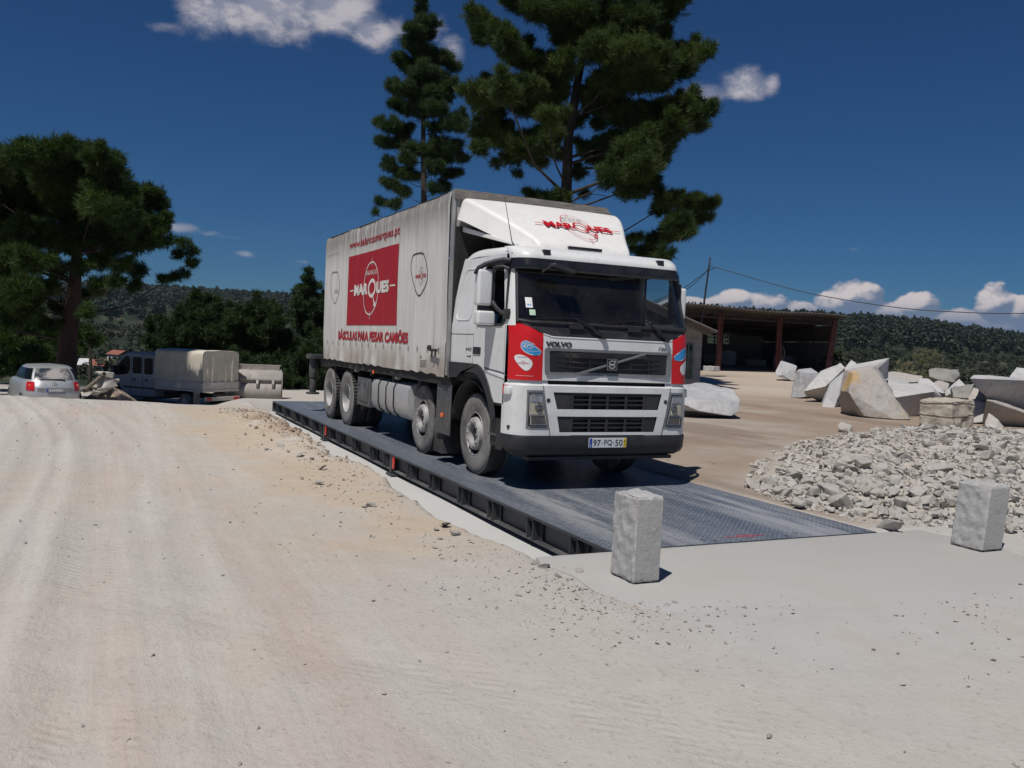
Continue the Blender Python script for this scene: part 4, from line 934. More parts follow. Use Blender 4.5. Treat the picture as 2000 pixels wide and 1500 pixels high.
# ---------- wheels
def tyre_profile(w):
    h = w / 2
    return [(.285, h - .02), (.292, h - .004), (.31, h), (.34, h + .001), (.37, h + .006), (.43, h + .010), (.47, h + .004), (.495, h - .008), (.512, h - .022), (.520, h - .045), (.5245, h - .06),
            (.5265, h * .52), (.518, h * .50), (.518, h * .44), (.528, h * .42), (.529, .03), (.52, .022), (.52, -.022), (.529, -.03), (.528, -h * .42), (.518, -h * .44), (.518, -h * .5), (.5265, -h * .52), (.5245, -h + .06), (.512, -h + .022), (.47, -h), (.40, -h), (.285, -h + .02)]
def make_wheel(kind, w):
    e = bpy.data.objects.new('wheel', None); COL.objects.link(e); e.parent = truck
    m_ = MB(); pr = tyre_profile(w)
    for i, (a, b) in enumerate(zip(pr, pr[1:])): m_.lathe([a, b], (0, 0, 0), 'y', 56, 0 if i < 8 or i > 22 else 1)
    if kind != 'steer':                                                      # lug blocks of the driven tyres
        for k in range(52):
            a = 2 * PI * k / 52
            for s in (1, -1):
                q = Matrix.Rotation(-a, 3, 'Y'); m_.box(q @ Vector((0, s * (w / 2 - .055), .5265)), (.040, .075, .030), 1, q)
    else:
        for k in range(80):
            a = 2 * PI * k / 80; q = Matrix.Rotation(-a, 3, 'Y'); m_.box(q @ Vector((0, w / 2 - .035, .519)), (.016, .04, .014), 1, q)
    ty = m_.build('tyre', [M_tyre, M_tread], e, smooth=40)
    r = MB(); h = w / 2
    if kind == 'steer':   # outer face towards +h
        r.lathe([(.287, h - .015), (.283, h - .002), (.274, h - .004), (.266, h - .03)], (0, 0, 0), 'y', 48); r.lathe([(.266, h - .03), (.260, h - .10), (.255, h - .14), (.252, -h)], (0, 0, 0), 'y', 48, 1)  # inner wall coloured dark to stand for shade in the deep groove
        r.lathe([(.252, h - .19), (.232, h - .15), (.222, h - .09), (.214, h - .02), (.206, h + .015), (.190, h + .020), (.186, h + .026), (.140, h + .028), (.132, h + .024), (.126, h - .06)], (0, 0, 0), 'y', 48)
        rim = r.build('rim', [M_rim, M_dark], ty, smooth=35)
        b = MB(); b.lathe([(.128, h - .05), (.10, h - .065), (.095, h - .03), (.085, h - .02), (0, h - .025)], (0, 0, 0), 'y', 28); b.build('hub_cap', [M_dark], ty)
        b = MB()
        for k in range(10):
            a = 2 * PI * (k + .5) / 10; c, s_ = .163 * math.cos(a), .163 * math.sin(a)
            b.cyl((c, h + .024, s_), (c, h + .032, s_), .019, n=10); b.cyl((c, h + .032, s_), (c, h + .046, s_), .014, .012, n=8)
        b.build('wheel_nut', [mat('wheel_nut_steel', (.30, .29, .28), .55, .1, .1, 9)], ty, smooth=30)
        b = MB()
        for k in range(10):
            a = 2 * PI * k / 10; c, s_ = math.cos(a), math.sin(a); b.cyl((.2245 * c, h - .085, .2245 * s_), (.2285 * c, h - .078, .2285 * s_), .024, n=10)
        b.build('hand_hole', [M_dark], ty)
    else:
        r.lathe([(.287, h - .015), (.283, h - .002), (.274, h - .004), (.266, h - .03), (.262, h - .11), (.245, h - .125), (.235, h - .17), (.20, h - .20), (.15, h - .205), (.145, h - .19)], (0, 0, 0), 'y', 48)
        r.lathe([(.145, h - .205), (.14, h - .12), (.115, h - .095), (0, h - .09)], (0, 0, 0), 'y', 28)
        rim = r.build('rim', [M_rim], ty, smooth=35)
        b = MB()
        for k in range(10):
            a = 2 * PI * (k + .5) / 10; c, s_ = .168 * math.cos(a), .168 * math.sin(a); b.cyl((c, h - .205, s_), (c, h - .165, s_), .016, n=6)
        b.build('wheel_nut', [MATS['wheel_nut_steel']], ty)
    return e
def copy_tree(o, parent=None):
    c = o.copy(); COL.objects.link(c); c.parent = parent
    for ch_ in list(o.children): copy_tree(ch_, c)
    return c
def set_tree_parent(e, loc, flip, spin=0.0):
    e.location = loc; e.rotation_euler = (0, spin, PI if flip else 0)
w_st = make_wheel('steer', .31); set_tree_parent(w_st, (0, -1.12 + .155 - .0, .525), True, .3)
for x, s in ((0, 1), (-2.04, -1), (-2.04, 1)):
    e = copy_tree(w_st, truck); set_tree_parent(e, (x, s * (1.12 - .155), .525), s < 0, .9 * x)
w_dr = make_wheel('drive', .29); set_tree_parent(w_dr, (-6.18, -1.22 + .145, .525), True, .2)
for x, s, yy in ((-6.18, -1, .745), (-7.55, -1, 1.075), (-7.55, -1, .745), (-6.18, 1, 1.075), (-6.18, 1, .745), (-7.55, 1, 1.075), (-7.55, 1, .745)):
    e = copy_tree(w_dr, truck); set_tree_parent(e, (x, s * yy, .525), s < 0, 1.3 * x + yy)

# ---------- curtain-sided body
def m_curtain():
    m = bpy.data.materials.new('curtain_pvc'); m.use_nodes = True; t = NT(m.node_tree); b = m.node_tree.nodes['Principled BSDF']
    o = t.pos(); sp = t.node('ShaderNodeSeparateXYZ'); t.l.new(o, sp.inputs[0]); X_, Z_ = sp.outputs[0], sp.outputs[2]
    st = t.noise(t.mapv(o, (5.5, 1, .55)), 1.6, 6, .65, .3)
    blot = t.noise(t.mapv(o, (1, 1, 1.2)), 1.3, 6, .62)
    top = t.ramp(Z_, 3.0, 3.70); low_ = t.ramp(Z_, 1.70, 1.22)
    c = t.mix(t.ramp(st, .35, .75, 0, .55), (.65, .645, .615), (.46, .445, .41))
    c = t.mix(t.m('MULTIPLY', t.m('MULTIPLY', top, t.ramp(st, .26, .56)), .92), c, (.22, .20, .18))
    c = t.mix(t.m('MULTIPLY', t.m('MULTIPLY', low_, t.ramp(blot, .34, .58)), .95), c, (.30, .25, .21))
    c = t.mix(t.m('MULTIPLY', low_, .35), c, (.50, .47, .42))
    fr = t.m('ABSOLUTE', t.m('SUBTRACT', t.m('FRACT', t.m('DIVIDE', t.m('ADD', X_, 8.0), .435)), .5))
    line = t.ramp(fr, .035, .008, 0, .55); c = t.mix(t.m('MULTIPLY', line, t.ramp(st, .35, .6, .3, 1)), c, (.21, .205, .20))
    dr = t.m('MULTIPLY', t.ramp(t.noise(t.mapv(o, (7, 1, .28)), 1.0, 4, .6), .60, .68), t.ramp(Z_, 2.5, 3.6)); c = t.mix(t.m('MULTIPLY', dr, .6), c, (.24, .23, .22))
    t.put(b.inputs['Base Color'], c); b.inputs['Roughness'].default_value = .5; b.inputs['Specular IOR Level'].default_value = .3
    t.put(b.inputs['Normal'], t.bump(t.noise(t.mapv(o, (3, 3, 1.1)), 5, 6, .6), .25, .03))
    return m
M_cur = m_curtain()
M_logored = mat('curtain_red', (.36, .012, .022), .5, 0, .07, 2.2, (.42, .20, .19), .35, stretch=(5, 1, .4), dirtscale=2.5, dlo=.55, dhi=.8)
M_logow = mat('curtain_white_print', (.68, .66, .62), .5, 0, .06, 3)
M_logotxt = mat('curtain_red_print', (.40, .020, .03), .5, 0, .15, 4)
M_logok = mat('curtain_black_print', (.03, .03, .032), .5, 0, .2, 4)
BX0, BX1, BZ0, BZ1 = -8.0, -.70, 1.215, 3.72
def cur(x, z):
    ph = (x + 8.0) / .435; f = ph - math.floor(ph); k = math.floor(ph)
    puff = .5 - .5 * math.cos(2 * PI * f)
    lowk = max(0, (1.75 - z) / .55); r1 = math.sin(k * 12.9) * .5 + .5
    y = .010 * puff * (.25 + .35 * r1) + .024 * lowk ** 1.6 * (puff - .4) * (.5 + r1)
    y += .022 * mnoise.noise((x * .8, z * .7, 3.1)) + .010 * mnoise.noise((x * 2.6, z * 1.1, 9.1)) + .010 * max(0, z - 3.0) * abs(math.sin(x * 3.1 + z * 1.2)) 
    y += .022 * max(0, (z - 3.60) / .12) * -1
    if x > -1.0: y += .028 * (x + 1.0) / .3 * (1 if z > 1.7 else 1.4)
    return -(1.275 + y)
cm = MB()
def curn(u, v):
    x = BX0 + (BX1 - BX0) * u; ph = (x + 8) / .435; f = ph - math.floor(ph); r1 = math.sin(math.floor(ph) * 7.3)
    zb = BZ0 + .012 * (x + 8) / 7.3 - .006 + .032 * math.sin(PI * f) ** 2 * (.5 + .5 * r1) - (0.018 if x > -1.1 else 0)
    zt = BZ1 - .016 * math.sin(PI * ((x + 8) / 1.83 % 1)) 
    z = zb + (zt - zb) * v; return (x, cur(x, z), z)
cm.grid(curn, 260, 70, flip=True)
cto = cm.build('side_curtain', [M_cur], truck, smooth=80)
ct2 = MB(); ct2.grid(lambda u, v: (BX0 + (BX1 - BX0) * u, -cur(BX0 + (BX1 - BX0) * u, 1.24 + 2.22 * v), 1.24 + 2.22 * v), 60, 10); ct2.build('side_curtain', [M_cur], truck, smooth=80)
def onc(off): return lambda x, y: (x, cur(x, y) - off, y)
F = Flat(); F.rect(-6.065, -2.975, 1.915, 3.205); F.lay('print_field', [M_logored], cto, onc(.006), .05, .06)
F = Flat(); balance_logo(F, -4.49, 2.555, 1.0, 1.02, heavy=.020); F.lay('lettering', [M_logow], cto, onc(.010), .06, .1)
F = Flat(); F.text('www.balancasmarques.pt', -6.04, -2.96, 3.305, 3.49, 0, .004, 0, .004); F.text('BÁSCULAS PARA PESAR CAMIÕES', -6.68, -2.37, 1.63, 1.845, 0, .012, 0, .016); F.lay('lettering', [M_logotxt], cto, onc(.006), .05, .1)
F = Flat()
shp = lambda cx, cz, k: [(cx + x * k, cz + y) for x, y in smooth_poly([(-.42, .10), (-.36, .29), (-.26, .325), (.10, .325), (.24, .28), (.42, .02), (.38, -.16), (.16, -.30), (.05, -.33), (-.06, -.30), (-.22, -.15)], 2)]
F.outline(shp(-1.98, 2.665, .95), .018, 0); F.outline(shp(-7.10, 2.665, .95), .014, 0)
F.text('DBS', -7.15, -6.78, 2.55, 2.63, 2, 0); F.text('balanças & básculas', -7.82, -6.86, 3.33, 3.37, 2, 0)
balance_logo(F, -1.88, 2.64, .20, .28, 1, 0, 2)
for q in range(4): F.rect(-1.72, -1.48 - .03 * (q % 2), 1.40 - .028 * q, 1.408 - .028 * q, 0)
F.text('A', -1.75, -1.68, 1.435, 1.475, 0, .02)
F.lay('lettering', [M_logok, M_logotxt, mat('curtain_grey_print', (.36, .38, .42), .5, 0, .1, 4)], cto, onc(.006), .05, .1)
for k in range(16):
    x = -8.0 + .435 * (k + 1)
    if x < -1.0: tb = MB(); tb.bx(x - .012, x + .012, cur(x, 1.58) - .012, cur(x, 1.58) + .002, 1.535, 1.60); tb.build('buckle', [mat('strap_webbing', (.22, .21, .20), .7, 0, .2, 8)], cto, smooth=0)
rt = MB(); rt.cyl((-1.28, -1.30, 1.60), (-1.28, -1.345, 1.60), .035, n=12); rt.bx(-1.26, -.96, -1.345, -1.315, 1.55, 1.585); rt.bx(-1.16, -1.13, -1.34, -1.32, 1.47, 1.55); rt.bx(-1.02, -.99, -1.34, -1.32, 1.48, 1.55); rt.build('ratchet', [M_dark], cto, bevel=.004)
fb = MB(); fb.prism([(-.695, -1.255, 1.215), (-.695, 1.255, 1.215), (-.695, 1.255, 3.50), (-.695, 1.06, 3.70), (-.695, -1.255, 3.71)], (.055, 0, 0)); fb.bx(-8.02, -7.97, -1.25, 1.25, 1.215, 3.70); fb.bx(-8.0, -.7, -1.23, 1.23, 1.215, 1.26)
fb.build('box_frame', [mat('box_front_grey', (.33, .325, .31), .6, 0, .1, 3, (.20, .185, .17), .7, dirtscale=2.5, stretch=(1, 2, .7))], truck, bevel=.008)
rf = MB(); rf.grid(lambda u, v: (-8.02 + 7.39 * u, (2 * v - 1) * 1.265, 3.722 - .03 * abs(math.sin(PI * u * 4)) * (1 - abs(2 * v - 1)) + .02 * (1 - (2 * v - 1) ** 2) - max(0, (2 * v - 1) * 1.265 - 1.05) * 1.0), 40, 24)
rfo = rf.build('box_roof', [M_cur], truck, smooth=60)
cp = MB(); 
for s in (-1, 1):
    cp = MB(); zt = 3.725 if s < 0 else 3.40; cp.bx(-.690, -.616, s * 1.262, s * 1.300, 1.24, zt)
    cp.build('corner_post', [M_alu], truck, bevel=.006)
tr = MB(); tr.prism([(-.64, -1.29, 3.60), (-.64, 1.26, 3.50), (-.64, 1.06, 3.725), (-.64, -1.29, 3.735)], (.034, 0, 0)); tr.build('top_rail', [mat('weathered_ply', (.17, .155, .14), .8, 0, .3, 5, stretch=(1, 1, 6))], truck, bevel=.006)
# rear-mounted crane and its stabiliser
crn = MB(); crn.bx(-9.4, -8.05, -1.0, 1.0, 1.0, 1.24); crn.bx(-8.9, -8.4, -.25, .3, 1.24, 2.5); crn.tube([(-8.6, 0, 2.5), (-8.6, -.7, 2.35), (-8.6, -1.0, 1.9)], .14, 8)
crn.tube([(-8.45, -1.10, 1.4), (-8.45, -1.14, 1.8), (-8.35, -1.0, 2.10)], .03, 6); crn.bx(-8.6, -8.15, -1.10, -.8, 1.35, 1.85)
cro = crn.build('crane', [M_dark], truck, bevel=.015)
sg = MB(); sg.cyl((-9.2, -1.2, .75), (-9.2, -1.2, 1.22), .095, n=16); sg.cyl((-9.2, -1.2, .42), (-9.2, -1.2, .78), .075, n=16); sg.bx(-9.36, -9.04, -1.34, -1.0, 1.17, 1.27); sg.cyl((-9.2, -1.2, .38), (-9.2, -1.2, .42), .15, n=16)
sgo = sg.build('stabiliser_leg', [mat('crane_grey', (.07, .075, .08), .5, .3, .2, 6, DUST, .4)], truck, bevel=.006)
# ------------------------------------------------------------------ weighbridge
def m_chequer():
    m = bpy.data.materials.new('chequer_plate'); m.use_nodes = True; t = NT(m.node_tree); b = m.node_tree.nodes['Principled BSDF']
    P = t.pos(); sp = t.node('ShaderNodeSeparateXYZ'); t.l.new(P, sp.inputs[0]); x, y = sp.outputs[0], sp.outputs[1]
    # two interleaved lattices of raised lozenges
    u = t.m('DIVIDE', t.m('ADD', x, y), .060); v = t.m('DIVIDE', t.m('SUBTRACT', x, y), .060)
    fu = t.m('SUBTRACT', t.m('FRACT', u), .5); fv = t.m('SUBTRACT', t.m('FRACT', v), .5)
    par = t.m('MODULO', t.m('ABSOLUTE', t.m('ADD', t.m('FLOOR', u), t.m('FLOOR', v))), 2.0)
    e1 = t.m('ADD', t.m('POWER', t.m('DIVIDE', fu, .44), 2.0), t.m('POWER', t.m('DIVIDE', fv, .16), 2.0))
    e2 = t.m('ADD', t.m('POWER', t.m('DIVIDE', fu, .16), 2.0), t.m('POWER', t.m('DIVIDE', fv, .44), 2.0))
    e = t.m('ADD', t.m('MULTIPLY', e1, par), t.m('MULTIPLY', e2, t.m('SUBTRACT', 1.0, par)))
    h = t.ramp(e, 1.1, .35)
    wear = t.noise(t.mapv(P, (.25, 2.6, 1)), 1.5, 6, .65, .2); fine = t.noise(P, 14, 5, .6); wide = t.noise(t.mapv(P, (.4, 1, 1)), .8, 4, .6)
    yy = t.m('ABSOLUTE', t.m('SUBTRACT', t.m('ABSOLUTE', y), .95)); trk = t.ramp(yy, .62, .10, .18, 1)
    nearx = t.ramp(x, -.5, 2.6, .30, 1)
    du = t.m('MULTIPLY', t.m('MULTIPLY', trk, t.ramp(wear, .38, .60)), nearx)
    du = t.m('MAXIMUM', du, t.m('MULTIPLY', t.ramp(t.noise(P, 1.1, 6, .7, .6), .58, .72), .55))
    c = t.mix(t.ramp(wide, .3, .7), (.075, .091, .118), (.098, .116, .146))
    c = t.mix(t.m('MULTIPLY', du, .85), c, (.33, .335, .34))
    c = t.mix(t.m('MULTIPLY', t.ramp(fine, .5, .7), .18), c, (.26, .265, .27))
    c = t.mix(t.m('MULTIPLY', h, t.ramp(fine, .42, .6, .15, .7)), c, (.36, .39, .43))  # lozenge tops coloured paler to imitate their glint
    t.put(b.inputs['Base Color'], c); b.inputs['Metallic'].default_value = .0
    t.put(b.inputs['Roughness'], t.ramp(fine, .3, .7, .33, .52)); b.inputs['Specular IOR Level'].default_value = .55
    t.put(b.inputs['Normal'], t.bump(h, .9, .004)); return m
M_cheq = m_chequer()
M_steel = mat('weighbridge_paint', (.036, .040, .046), .48, .1, .2, 4, (.15, .145, .14), .30, dirtscale=3)
M_steelp = mat('weighbridge_web', (.070, .073, .078), .55, .1, .15, 3, (.19, .185, .175), .45, dirtscale=1.6)
M_mark = mat('marker_red', (.62, .035, .022), .4, 0, .1, 8, DUST, .2)
wbr = empty('weighbridge', (0, 0, 0)); tag(wbr, 'long dark steel weighbridge deck under the lorry, its side beam open to the trench', 'weighbridge')
JX = [-11.96, -6.30, -1.98, 4.155]
YL, YR = -1.585, 1.505
M_logosteel = mat('logo_red_paint', (.50, .03, .04), .4, 0, .2, 8)
for i, (x0, x1) in enumerate(zip(JX, JX[1:])):
    for y0, y1 in ((YL, -.02), (-.012, YR)):
        d = MB(); d.bx(x0 + .004, x1 - .004, y0, y1, -.014, 0); d.build('deck_plate', [M_cheq], wbr, smooth=0)
b = MB()
for y, s in ((YL + .02, 1), (YR - .02, -1)):
    for x0, x1 in zip(JX, JX[1:]):
        b.bx(x0 + .02, x1 - .02, min(y, y + s * .10), max(y, y + s * .10), -.262, -.240); b.bx(x0 + .02, x1 - .02, y + s * .075, y + s * .088, -.24, -.016)
for y in (-.6, .5): b.bx(JX[0] + .05, JX[-1] - .05, y - .07, y + .07, -.26, -.016)
b.build('main_beam', [M_steelp], wbr, bevel=.003, seg=1)
for ea, eb in ((4.156, 4.176), (-11.98, -11.962)): e = MB(); e.bx(ea, eb, YL, YR, -.26, -.004); e.build('end_plate', [M_steel], wbr)
lip = MB(); lip.bx(JX[0], JX[-1], YL - .004, YL + .012, -.028, -.002); lip.build('deck_lip', [M_steel], wbr)
RIB = [4.02, 3.52, 2.62, 1.62, .72, -.30, -1.22, -2.36, -3.12, -4.22, -5.24, -6.0, -6.62, -7.36, -8.40, -9.30, -10.40, -11.45]
for x in RIB:
    r = MB(); w = .075
    r.bx(x - w, x - w + .012, YL + .006, YL + .09, -.238, -.016); r.bx(x + w - .012, x + w, YL + .006, YL + .09, -.238, -.016)
    r.bx(x - w, x + w, YL + .006, YL + .09, -.052, -.044); r.bx(x + w, x + w + .09, YL + .070, YL + .082, -.238, -.05); r.bx(x - w + .012, x + w - .012, YL + .060, YL + .07, -.238, -.05)
    r.cyl((x + .03, YL + .02, -.236), (x + .03, YL + .02, -.215), .022, n=10)
    r.build('stiffener', [M_steel], wbr, smooth=0)
for x in (JX[1], JX[2], 4.07):
    r = MB(); r.bx(x - .11, x - .02, YL + .002, YL + .085, -.285, -.016); ro = r.build('load_cell_housing', [M_steel], wbr)
    r = MB(); r.bx(x + .005, x + .085, YL + .004, YL + .02, -.215, -.03); r.build('red_marker', [M_mark], wbr, bevel=.004)
    if x < 4: r = MB(); r.bx(x - .12, x + .16, YL - .05, YL + .3, -.312, -.288); r.build('foot_plate', [M_steel], wbr)
F = Flat(); balance_logo(F, 0.0, 0, .20, .16, 0, 0, 0); F.lay('lettering', [M_logosteel], wbr, lambda x, y: (3.985 - y, x, .0012))
p = MB()
for x, y in ((4.08, -.42), (4.08, .42), (4.02, -.52), (4.0, .60), (4.1, 1.40), (4.1, -1.45)): p.bx(x - .03, x + .03, y - .008, y + .008, .001, .003)
p.build('lifting_slot', [M_steel], wbr, smooth=0)

# ------------------------------------------------------------------ granite
def m_granite(name, c0, c1, stain=(.42, .33, .22), st=.25, rough=.5, layer=0.0, bs=.6):
    m = bpy.data.materials.new(name); m.use_nodes = True; t = NT(m.node_tree); b = m.node_tree.nodes['Principled BSDF']; P = t.obj()
    big = t.noise(P, 1.1, 5, .6, .4); med = t.noise(P, 7, 6, .7); sp = t.noise(P, 85, 3, .6); sp2 = t.noise(P, 42, 3, .5)
    c = t.mix(t.ramp(big, .35, .65), c0, c1)
    c = t.mix(t.ramp(t.noise(P, 1.7, 5, .65, .6), .55, .72, 0, st), c, stain)
    c = t.mix(t.ramp(med, .48, .72, 0, .55), c, t.mix(1.0, c, (.68, .67, .66), 'MULTIPLY')); c = t.mix(t.ramp(t.noise(t.mapv(P, (1, 1, .35)), 2.6, 5, .7, .8), .52, .66, 0, .45), c, t.mix(1.0, c, (.72, .70, .68), 'MULTIPLY'))
    c = t.mix(t.ramp(sp, .58, .66, 0, .45), c, (.16, .16, .165)); c = t.mix(t.ramp(sp2, .62, .70, 0, .4), c, (.60, .60, .59))
    h = t.m('ADD', t.m('MULTIPLY', med, 1.0), t.m('MULTIPLY', sp2, .35))
    if layer:
        s_ = t.node('ShaderNodeSeparateXYZ'); t.l.new(P, s_.inputs[0]); f = t.m('FRACT', t.m('ADD', t.m('MULTIPLY', s_.outputs[2], layer), t.m('MULTIPLY', big, .8)))
        ln = t.ramp(t.m('ABSOLUTE', t.m('SUBTRACT', f, .5)), .10, .02); c = t.mix(t.m('MULTIPLY', ln, .8), c, (.15, .125, .10)); h = t.m('SUBTRACT', h, t.m('MULTIPLY', ln, 1.5))
    t.put(b.inputs['Base Color'], c); b.inputs['Roughness'].default_value = .85; b.inputs['Specular IOR Level'].default_value = .25
    t.put(b.inputs['Normal'], t.bump(h, bs, .03)); return m
G_grey = m_granite('granite_grey', (.38, .385, .40), (.45, .45, .455), st=.10)
G_pale = m_granite('granite_pale', (.46, .46, .46), (.52, .515, .50), st=.22)
G_tan = m_granite('granite_weathered', (.44, .40, .36), (.40, .38, .36), st=.5)
G_lay = m_granite('granite_layered', (.46, .42, .35), (.40, .36, .30), st=.35, layer=3.1)
G_old = m_granite('granite_lichen', (.22, .22, .21), (.30, .29, .27), st=.3, bs=1.0)
G_rub = m_granite('granite_rubble', (.40, .375, .335), (.47, .455, .43), (.37, .28, .20), st=.5)
G_post = m_granite('granite_post', (.37, .37, .365), (.42, .415, .40), (.40, .33, .26), st=.25, bs=.28)
def hull(name, pts, m, cuts=5, amp=.012, bevel=.02, seed=0, nsc=3.0, parent=None):
    bm = bmesh.new()
    for p in pts: bm.verts.new(p)
    r = bmesh.ops.convex_hull(bm, input=bm.verts)
    bmesh.ops.delete(bm, geom=[g for g in set(r['geom_interior'] + r['geom_unused']) if isinstance(g, bmesh.types.BMVert) and g.is_valid], context='VERTS')
    bmesh.ops.dissolve_limit(bm, angle_limit=R(4), verts=bm.verts, edges=bm.edges)
    if bevel: bmesh.ops.bevel(bm, geom=bm.edges[:], offset=bevel, segments=1, profile=.5, affect='EDGES', clamp_overlap=True)
    bmesh.ops.triangulate(bm, faces=bm.faces)
    for _ in range(cuts):
        L = sum(e.calc_length() for e in bm.edges) / len(bm.edges); es = [e for e in bm.edges if e.calc_length() > L * .95]
        bmesh.ops.subdivide_edges(bm, edges=es, cuts=1, use_grid_fill=True)
        bmesh.ops.triangulate(bm, faces=bm.faces)
    bm.normal_update()
    for v in bm.verts:
        s = mnoise.fractal(v.co * nsc + Vector((seed * 3.7, seed, 0)), 1.0, 2.0, 4)
        v.co += v.normal * s * amp
    bmesh.ops.recalc_face_normals(bm, faces=bm.faces)
    me = bpy.data.meshes.new(name); bm.to_mesh(me); bm.free(); me.materials.append(m)
    me.polygons.foreach_set('use_smooth', [True] * len(me.polygons)); me.set_sharp_from_angle(angle=R(32))
    return link_mesh(name, me, parent)
def local(o, base):
    base = Vector(base); o.data.transform(Matrix.Translation(-base)); o.location = base; return o
# two granite bollards at the corners of the deck
def bollard(x0, y0, x1, y1, h, lean, label, seed):
    bm = bmesh.new(); z0 = Hz((x0 + x1) / 2, (y0 + y1) / 2) + .012; z0 = max(z0, .006)
    N = 22; nz = 34
    def pt(u, v, w):
        x = x0 + (x1 - x0) * u; y = y0 + (y1 - y0) * v; return Vector((x + lean[0] * w, y + lean[1] * w, z0 + h * w))
    mb = MB()
    mb.grid(lambda u, v: pt(u, 0, v), N, nz); mb.grid(lambda u, v: pt(u, 1, v), N, nz); mb.grid(lambda u, v: pt(0, u, v), N, nz); mb.grid(lambda u, v: pt(1, u, v), N, nz)
    mb.grid(lambda u, v: pt(u, v, 1), N, N); mb.grid(lambda u, v: pt(u, v, 0), N, N)
    o = mb.build('granite_bollard', [G_post], smooth=0)
    bm = bmesh.new(); bm.from_mesh(o.data); bm.normal_update()
    for v in bm.verts:
        n = v.normal.copy(); rough = 1.0 if n.y < -.5 else (.75 if n.z > .5 else (.09 if n.x > .5 else .5))
        p = v.co * 13 + Vector((seed * 5, seed, 0)); s = mnoise.fractal(p, .9, 2.1, 5) + .5 * mnoise.noise(p * 3.3)
        edge = sum(1 for c in n if abs(c) > .35) > 1
        v.co += n * s * .011 * rough - n * (.010 + .010 * abs(mnoise.noise(p * .8)) if edge else 0)
        if n.z > .3: v.co.z += .022 * mnoise.noise(v.co * 5 + Vector((seed, 0, 0)))
        if n.z < -.3: v.co.z += .018 * abs(mnoise.noise(v.co * 6 + Vector((seed, 3, 0))))
    bm.to_mesh(o.data); bm.free()
    o.data.polygons.foreach_set('use_smooth', [True] * len(o.data.polygons)); o.data.set_sharp_from_angle(angle=R(38))
    local(o, ((x0 + x1) / 2, (y0 + y1) / 2, z0)); tag(o, label, 'bollard', 'granite bollards at the deck corners'); return o
bollard(4.80, -1.985, 5.125, -1.750, .635, (0, .004), 'rough grey granite bollard beside the open trench, in front of the lorry', 1)
bollard(4.775, 1.775, 5.11, 2.055, .60, (.01, .055), 'slightly tilted grey granite bollard at the foot of the rubble heap', 2)
def block(name, label, m, pts, base=None, cat='block', amp=.014, cuts=5, bevel=.009, group='quarry blocks by the ramp', seed=0, nsc=2.5):
    """pts: (u, v, depth) corners read off the photograph with their own distance"""
    P = [at(*p) for p in pts]
    o = hull(name, [tuple(p) for p in P], m, cuts, amp, bevel, seed, nsc)
    c = np.mean(P, 0); local(o, (c[0], c[1], min(p[2] for p in P))); tag(o, label, cat, group); return o
k8 = lambda x, y, d: (1640 + x / 5.358, 580 + y / 5.358, d)
k7 = lambda x, y, d: (1320 + x / 4.412, 480 + y / 4.412, d)
block('granite_block', 'huge upright granite block with ochre stain on its left edge, in front of the pile', G_tan, [k8(150, 800, 26.0), k8(350, 725, 26.2), k8(450, 870, 26), k8(545, 1040, 25.8), k8(740, 1285, 25.5), k8(560, 1280, 25.4), k8(255, 1250, 25.6), k8(90, 1000, 25.7), k8(45, 760, 27.2), k8(5, 980, 26.6), k8(10, 1190, 27.6), k8(380, 720, 27.4), k8(560, 1000, 27.4), k8(750, 1280, 27.0), k8(60, 1290, 27)], seed=3, amp=.03)
_ob = [o for o in COL.objects if o.name.startswith('granite_block')][-1]; _m = G_tan.copy(); _m.name = 'granite_ochre_stain'; _ob.data.materials[0] = _m
t = NT(_m.node_tree); _b = _m.node_tree.nodes['Principled BSDF']; _src = _b.inputs['Base Color'].links[0].from_socket; _c = Vector(at(*k8(85, 870, 26.2))) - _ob.location
_d = t.vm('LENGTH', t.vm('SUBTRACT', t.obj(), tuple(_c)), out=1); _n = t.noise(t.obj(), 9, 5, .7)
t.put(_b.inputs['Base Color'], t.mix(t.m('MULTIPLY', t.ramp(t.m('ADD', _d, t.m('MULTIPLY', t.m('SUBTRACT', _n, .5), .5)), .46, .26), t.ramp(_n, .34, .48)), _src, (.50, .33, .14)))
block('granite_block', 'long pale granite slab lying aslant, its pointed end rising above the pile', G_pale, [k8(60, 770, 28.2), k8(150, 706, 28.4), k8(520, 635, 28.6), k8(392, 755, 27.6), k8(350, 727, 27.5), k8(505, 852, 29.6), k8(460, 870, 28.4), k8(200, 900, 28.5), k8(80, 900, 29.0)], seed=4)
block('granite_block', 'square granite block with a sunlit white top behind the layered block', G_pale, [k8(490, 905, 28.6), k8(930, 903, 28.8), k8(982, 990, 27.5), k8(590, 1050, 26.2), k8(540, 1030, 26.3), k8(860, 1150, 28.0), k8(830, 1270, 28.2), k8(740, 1295, 27.2), k8(1110, 1050, 28.9), k8(985, 960, 28.0), k8(500, 1250, 28.4), k8(1060, 1230, 28.4)], seed=5)
block('layered_block', 'tan layered granite block with split courses, foremost of the pile', G_lay, [k8(850, 1085, 23.2), k8(1178, 1098, 22.7), k8(1405, 1080, 23.3), k8(1390, 1400, 23.2), k8(1178, 1392, 22.7), k8(845, 1325, 23.2), k8(1090, 1052, 24.4), k8(880, 1070, 24.2), k8(1390, 1300, 24.4), k8(860, 1280, 24.4)], seed=6, amp=.05, nsc=4)
